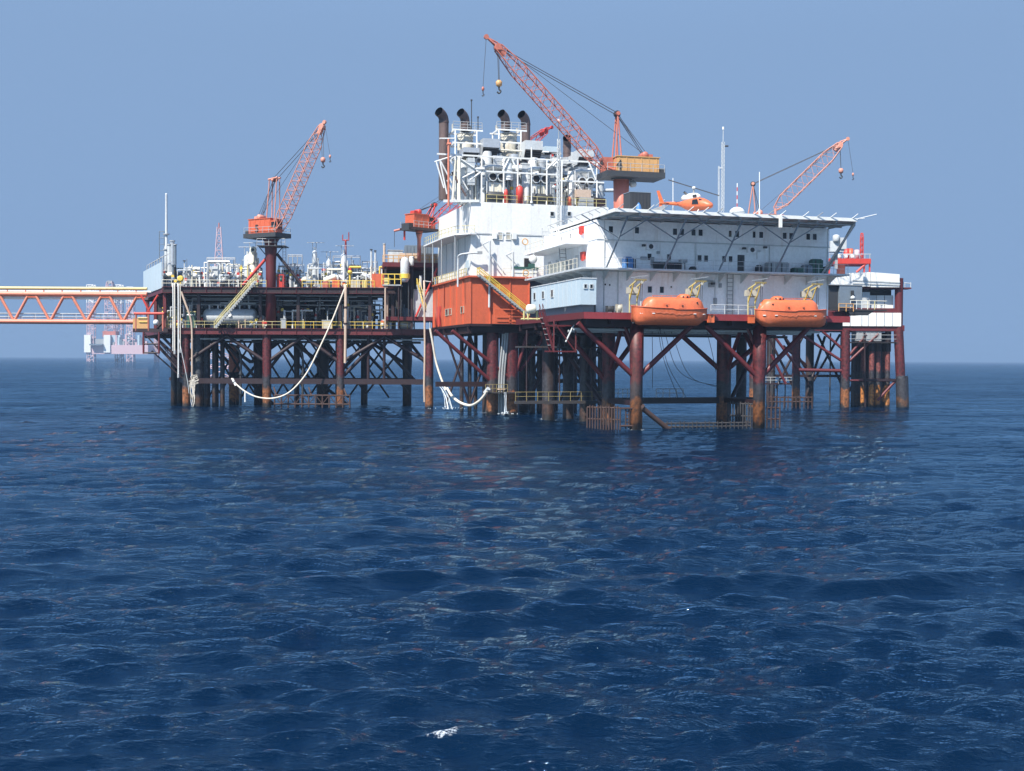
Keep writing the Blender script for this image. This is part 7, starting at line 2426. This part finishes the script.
helicopter()
t = thing('black_container', 'dark box container on the roof beside the crane column', 'container', L(Lu(639, 2), 2, ZH + .2))
u0, u1 = Lu(629.5, 2), Lu(650, 2)
zt_ = L.P(640, 192.5, 2)[1]
fbox(t, 'body', L, u0, u1, 2, 4.2, ZH + .19, zt_, 'dark')
for k in range(6):
    u = u0 + (u1 - u0) * (k + .5) / 6
    fbox(t, 'corrugation', L, u - .09, u + .09, 1.94, 2, ZH + .25, zt_ - .08, 'dark')
fbox(t, 'roof', L, u0 - .05, u1 + .05, 1.95, 4.25, zt_, zt_ + .08, 'blue_grey')
t = thing('blue_tarp_bundle', 'small blue bundle in front of the dark container', 'bundle', L(Lu(638, -2), -2, ZH + .2))
lathe(t, 'bundle', L(Lu(638, -2), -2, ZH + .19), (0, 0, 1), [(0, .35), (.5, .38), (1.1, .22), (1.35, .05)], 'blue', 9)
rod(t, 'tie', L(Lu(638, -2), -2, ZH + .8), L(Lu(636, -2), -2.2, ZH + .3), .04, 'white')
t = thing('refuelling_unit', 'grey pump unit with white hoses behind the helicopter tail', 'pump', L(Lu(658, 0), 0, ZH + .2))
u0 = Lu(652, 0)
fbox(t, 'body', L, u0, u0 + 1.5, 0, 1, ZH + .19, ZH + 1.15, 'blue_grey')
mesh(t, 'hood', [L(u0 - .3, -.1, ZH + 1.0), L(u0 + 1.5, -.1, ZH + 1.7), L(u0 + 1.5, 1, ZH + 1.7), L(u0 - .3, 1, ZH + 1.0), L(u0 - .3, -.1, ZH + .8), L(u0 + 1.5, -.1, ZH + 1.1), L(u0 + 1.5, 1, ZH + 1.1), L(u0 - .3, 1, ZH + .8)],
     [(0, 1, 2, 3), (0, 4, 5, 1), (1, 5, 6, 2), (2, 6, 7, 3), (3, 7, 4, 0)], 'grey')
tube(t, 'hose', curve_pts([L(u0, -.3, ZH + .9), L(u0 + .6, -.4, ZH + .5), L(u0 + 1.4, -.4, ZH + .8), L(u0 + 1.9, -.3, ZH + 1.0)], 5), .07, 'white')

def mast(px, pbot, ptop, Y, w0, w1, n, mat, label, beacon=None):
    a, b = at(px, pbot, Y), at(px, ptop, Y)
    b = V(a.x, a.y, b.z)
    t = thing('radio_mast', label, 'mast', a)
    lattice(t, a, b, w0, (w0 + w1) / 2, w1, n, mat, .026, .016, twist=(1, .3, 0), taper=(.02, .98))
    rod(t, 'spire', b, b + V(0, 0, 1.6), .045, mat)
    bar(t, 'beacon', b + V(0, 0, 1.6), b + V(0, 0, 1.95), .13, 'white')
    return t


mt = mast(722.5, 212, 142, 156, .32, .28, 30, 'pale_grey', 'tall white lattice radio mast behind the helideck')
a = at(722.5, 146, 156)
bar(mt, 'sensor', a + V(.3, 0, 0), a + V(.75, 0, 0), .12, 'dark')
t = thing('wind_sensor_arm', 'side pole with small vanes tied to the radio mast', 'antenna', at(718.5, 205, 156))
lattice(t, at(718.8, 212, 156), at(718.8, 166, 156),   .14, .14, .12, 18, 'pale_grey', .018, .012, twist=(1, 0, 0))
rod(t, 'arm', at(718.8, 168, 156), at(722, 168, 156), .05, 'white')
t = thing('whip_pole', 'thin white whip pole behind the helicopter rotor', 'antenna', at(673, 208, 150))
rod(t, 'whip', at(673, 212, 150), at(673, 178, 150), .05, 'white')
bar(t, 'base', at(673, 212, 150), at(673, 208, 150), .12, 'grey')
t = thing('whip_pole', 'thin white whip pole between the far crane gantry and its boom', 'antenna', at(759.5, 208, 158))
rod(t, 'whip', at(759.5, 214, 158), at(759.5, 172, 158), .055, 'white')
bar(t, 'base', at(759.5, 214, 158), at(759.5, 209, 158), .12, 'white')
t = thing('radome', 'white dome with a red and white striped rod beside the radio mast', 'dome', at(737, 210, 150))
c = at(737, 213, 150)
lathe(t, 'dome', c, (0, 0, 1), [(0, .95), (.3, .9), (.55, .65), (.7, .35), (.75, .05)], 'white', 20)
for k in range(6):
    bar(t, 'rod_band', c + V(0, 0, .7 + k * .5), c + V(0, 0, 1.2 + k * .5), .055, 'white' if k % 2 else 'bright_red')
t = thing('roof_light', 'dim floodlight on a stub pole under the crane house', 'lamp', at(631, 200, Y3))
c = at(632.5, 184.5, Y3)
drum(t, 'lamp_head', c + V(-.4, 0, 0), c + V(.5, 0, .15), .42, 'grey')
rod(t, 'bracket', c, V(f3.x, Y3, c.z - .2), .07, 'grey')

# ------------------------------------------------------------------ far things in the haze
def lattice_leg(t, x, y, z0, z1, w, n, mat, r=.8):
    for sx in (-1, 1):
        for sy in (-1, 1):
            rod(t, 'leg_chord', (x + sx * w / 2, y + sy * w / 2, z0), (x + sx * w / 2, y + sy * w / 2, z1), r, mat)
    for i in range(n):
        a, b = z0 + (z1 - z0) * i / n, z0 + (z1 - z0) * (i + 1) / n
        for sy in (-1, 1):
            s = 1 if i % 2 else -1
            rod(t, 'leg_lacing', (x - s * w / 2, y + sy * w / 2, a), (x + s * w / 2, y + sy * w / 2, b), r * .7, mat)
            rod(t, 'leg_batten', (x - w / 2, y + sy * w / 2, b), (x + w / 2, y + sy * w / 2, b), r * .6, mat)
    LEGS.append((x, y, 1.0))


YJ = 1900.0
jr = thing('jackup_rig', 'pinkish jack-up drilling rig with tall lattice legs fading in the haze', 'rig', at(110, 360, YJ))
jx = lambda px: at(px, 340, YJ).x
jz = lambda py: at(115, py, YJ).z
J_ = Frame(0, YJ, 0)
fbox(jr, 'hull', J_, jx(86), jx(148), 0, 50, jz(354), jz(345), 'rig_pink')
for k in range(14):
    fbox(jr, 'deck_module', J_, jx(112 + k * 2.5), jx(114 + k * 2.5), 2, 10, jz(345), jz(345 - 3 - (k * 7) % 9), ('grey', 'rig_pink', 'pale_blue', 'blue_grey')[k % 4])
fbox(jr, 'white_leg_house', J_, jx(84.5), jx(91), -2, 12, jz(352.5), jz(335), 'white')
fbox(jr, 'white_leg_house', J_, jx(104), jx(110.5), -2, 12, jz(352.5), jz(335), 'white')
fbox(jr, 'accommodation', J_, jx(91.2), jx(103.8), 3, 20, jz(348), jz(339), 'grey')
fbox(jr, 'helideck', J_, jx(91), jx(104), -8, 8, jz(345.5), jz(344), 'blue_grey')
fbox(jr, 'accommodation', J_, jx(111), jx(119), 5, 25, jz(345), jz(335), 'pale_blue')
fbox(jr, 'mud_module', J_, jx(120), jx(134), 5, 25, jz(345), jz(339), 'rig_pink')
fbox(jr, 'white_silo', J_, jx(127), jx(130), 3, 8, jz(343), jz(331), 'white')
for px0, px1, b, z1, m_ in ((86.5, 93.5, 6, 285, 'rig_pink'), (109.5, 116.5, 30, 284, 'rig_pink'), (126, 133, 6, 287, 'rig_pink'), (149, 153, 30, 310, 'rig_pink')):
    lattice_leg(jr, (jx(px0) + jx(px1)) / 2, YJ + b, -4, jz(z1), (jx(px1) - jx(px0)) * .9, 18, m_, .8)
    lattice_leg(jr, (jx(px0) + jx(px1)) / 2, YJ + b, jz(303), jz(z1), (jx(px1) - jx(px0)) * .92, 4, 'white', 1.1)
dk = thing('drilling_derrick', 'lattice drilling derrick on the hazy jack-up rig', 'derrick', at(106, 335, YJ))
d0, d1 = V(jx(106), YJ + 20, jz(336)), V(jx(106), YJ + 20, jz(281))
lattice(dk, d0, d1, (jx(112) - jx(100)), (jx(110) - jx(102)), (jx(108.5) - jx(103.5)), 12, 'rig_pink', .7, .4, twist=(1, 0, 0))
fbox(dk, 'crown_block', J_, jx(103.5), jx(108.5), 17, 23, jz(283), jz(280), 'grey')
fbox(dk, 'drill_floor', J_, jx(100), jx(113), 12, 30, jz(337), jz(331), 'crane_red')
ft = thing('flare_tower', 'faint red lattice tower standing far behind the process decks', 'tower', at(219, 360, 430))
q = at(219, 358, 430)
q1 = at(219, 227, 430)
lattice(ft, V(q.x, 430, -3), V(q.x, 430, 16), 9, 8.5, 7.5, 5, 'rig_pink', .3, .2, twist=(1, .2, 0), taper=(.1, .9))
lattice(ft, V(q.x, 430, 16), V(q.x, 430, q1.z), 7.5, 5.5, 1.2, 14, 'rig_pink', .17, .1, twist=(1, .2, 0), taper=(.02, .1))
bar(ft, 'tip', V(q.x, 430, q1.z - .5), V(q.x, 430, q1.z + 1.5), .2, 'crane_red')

# ------------------------------------------------------------------ discharge water
def jet(label, ctrl, r0, r1):
    t = thing('water_jet', label, 'water', ctrl[-1])
    base = curve_pts(ctrl, 6)
    for k in range(7):
        ph = rng.uniform(0, 6)
        n = len(base)
        pts, rad = [], []
        for i, p_ in enumerate(base):
            f = i / (n - 1)
            sp = (r0 + (r1 - r0) * f)
            pts.append(p_ + V(math.sin(ph) * sp + .06 * math.sin(5 * f + ph), math.cos(ph) * sp, .05 * math.sin(9 * f + ph)))
            rad.append((.018 + .035 * f) * rng.uniform(.6, 1.3))
        tube(t, 'stream', pts, .06, 'foam', 5, radii=rad)
    for k in range(40):
        a = rng.uniform(0, 6.283)
        d_ = abs(rng.gauss(0, r1 * 1.8))
        p_ = Vector(ctrl[-1]) + V(math.cos(a) * d_ * 1.8, math.sin(a) * d_, rng.uniform(0, .5) * max(0, 1 - d_ / (r1 * 3)))
        lathe(t, 'spray', p_ - V(0, 0, .05), (rng.uniform(-.5, .5), rng.uniform(-.5, .5), 1), [(0, .02), (.06, rng.uniform(.03, .08)), (.14, .02)], 'foam', 6)
    e = Vector(ctrl[-1])
    WASH.append((e.x, e.y, r1))
    return t


jet('white water jet arching from a pipe into the sea beside the slack hose', [at(438.5, 385, 178), at(442, 388, 177.5), at(446.5, 397, 177), at(449, 409, 176.5)], .1, .55)
jet('thin white water streaming down the fat red pile', [at(505.2, 392, 166.5), at(505.6, 400, 166.4), at(506, 414, 166.3)], .06, .2)
WASH += [(at(460, 409, 175).x + k * 1.2, 175.5 + .3 * (k % 3), .8) for k in range(7)]
WASH += [(at(650, 420, 150).x + k * 1.5, 151 + .5 * (k % 2), .9) for k in range(4)]

sea_foam(*SEA)
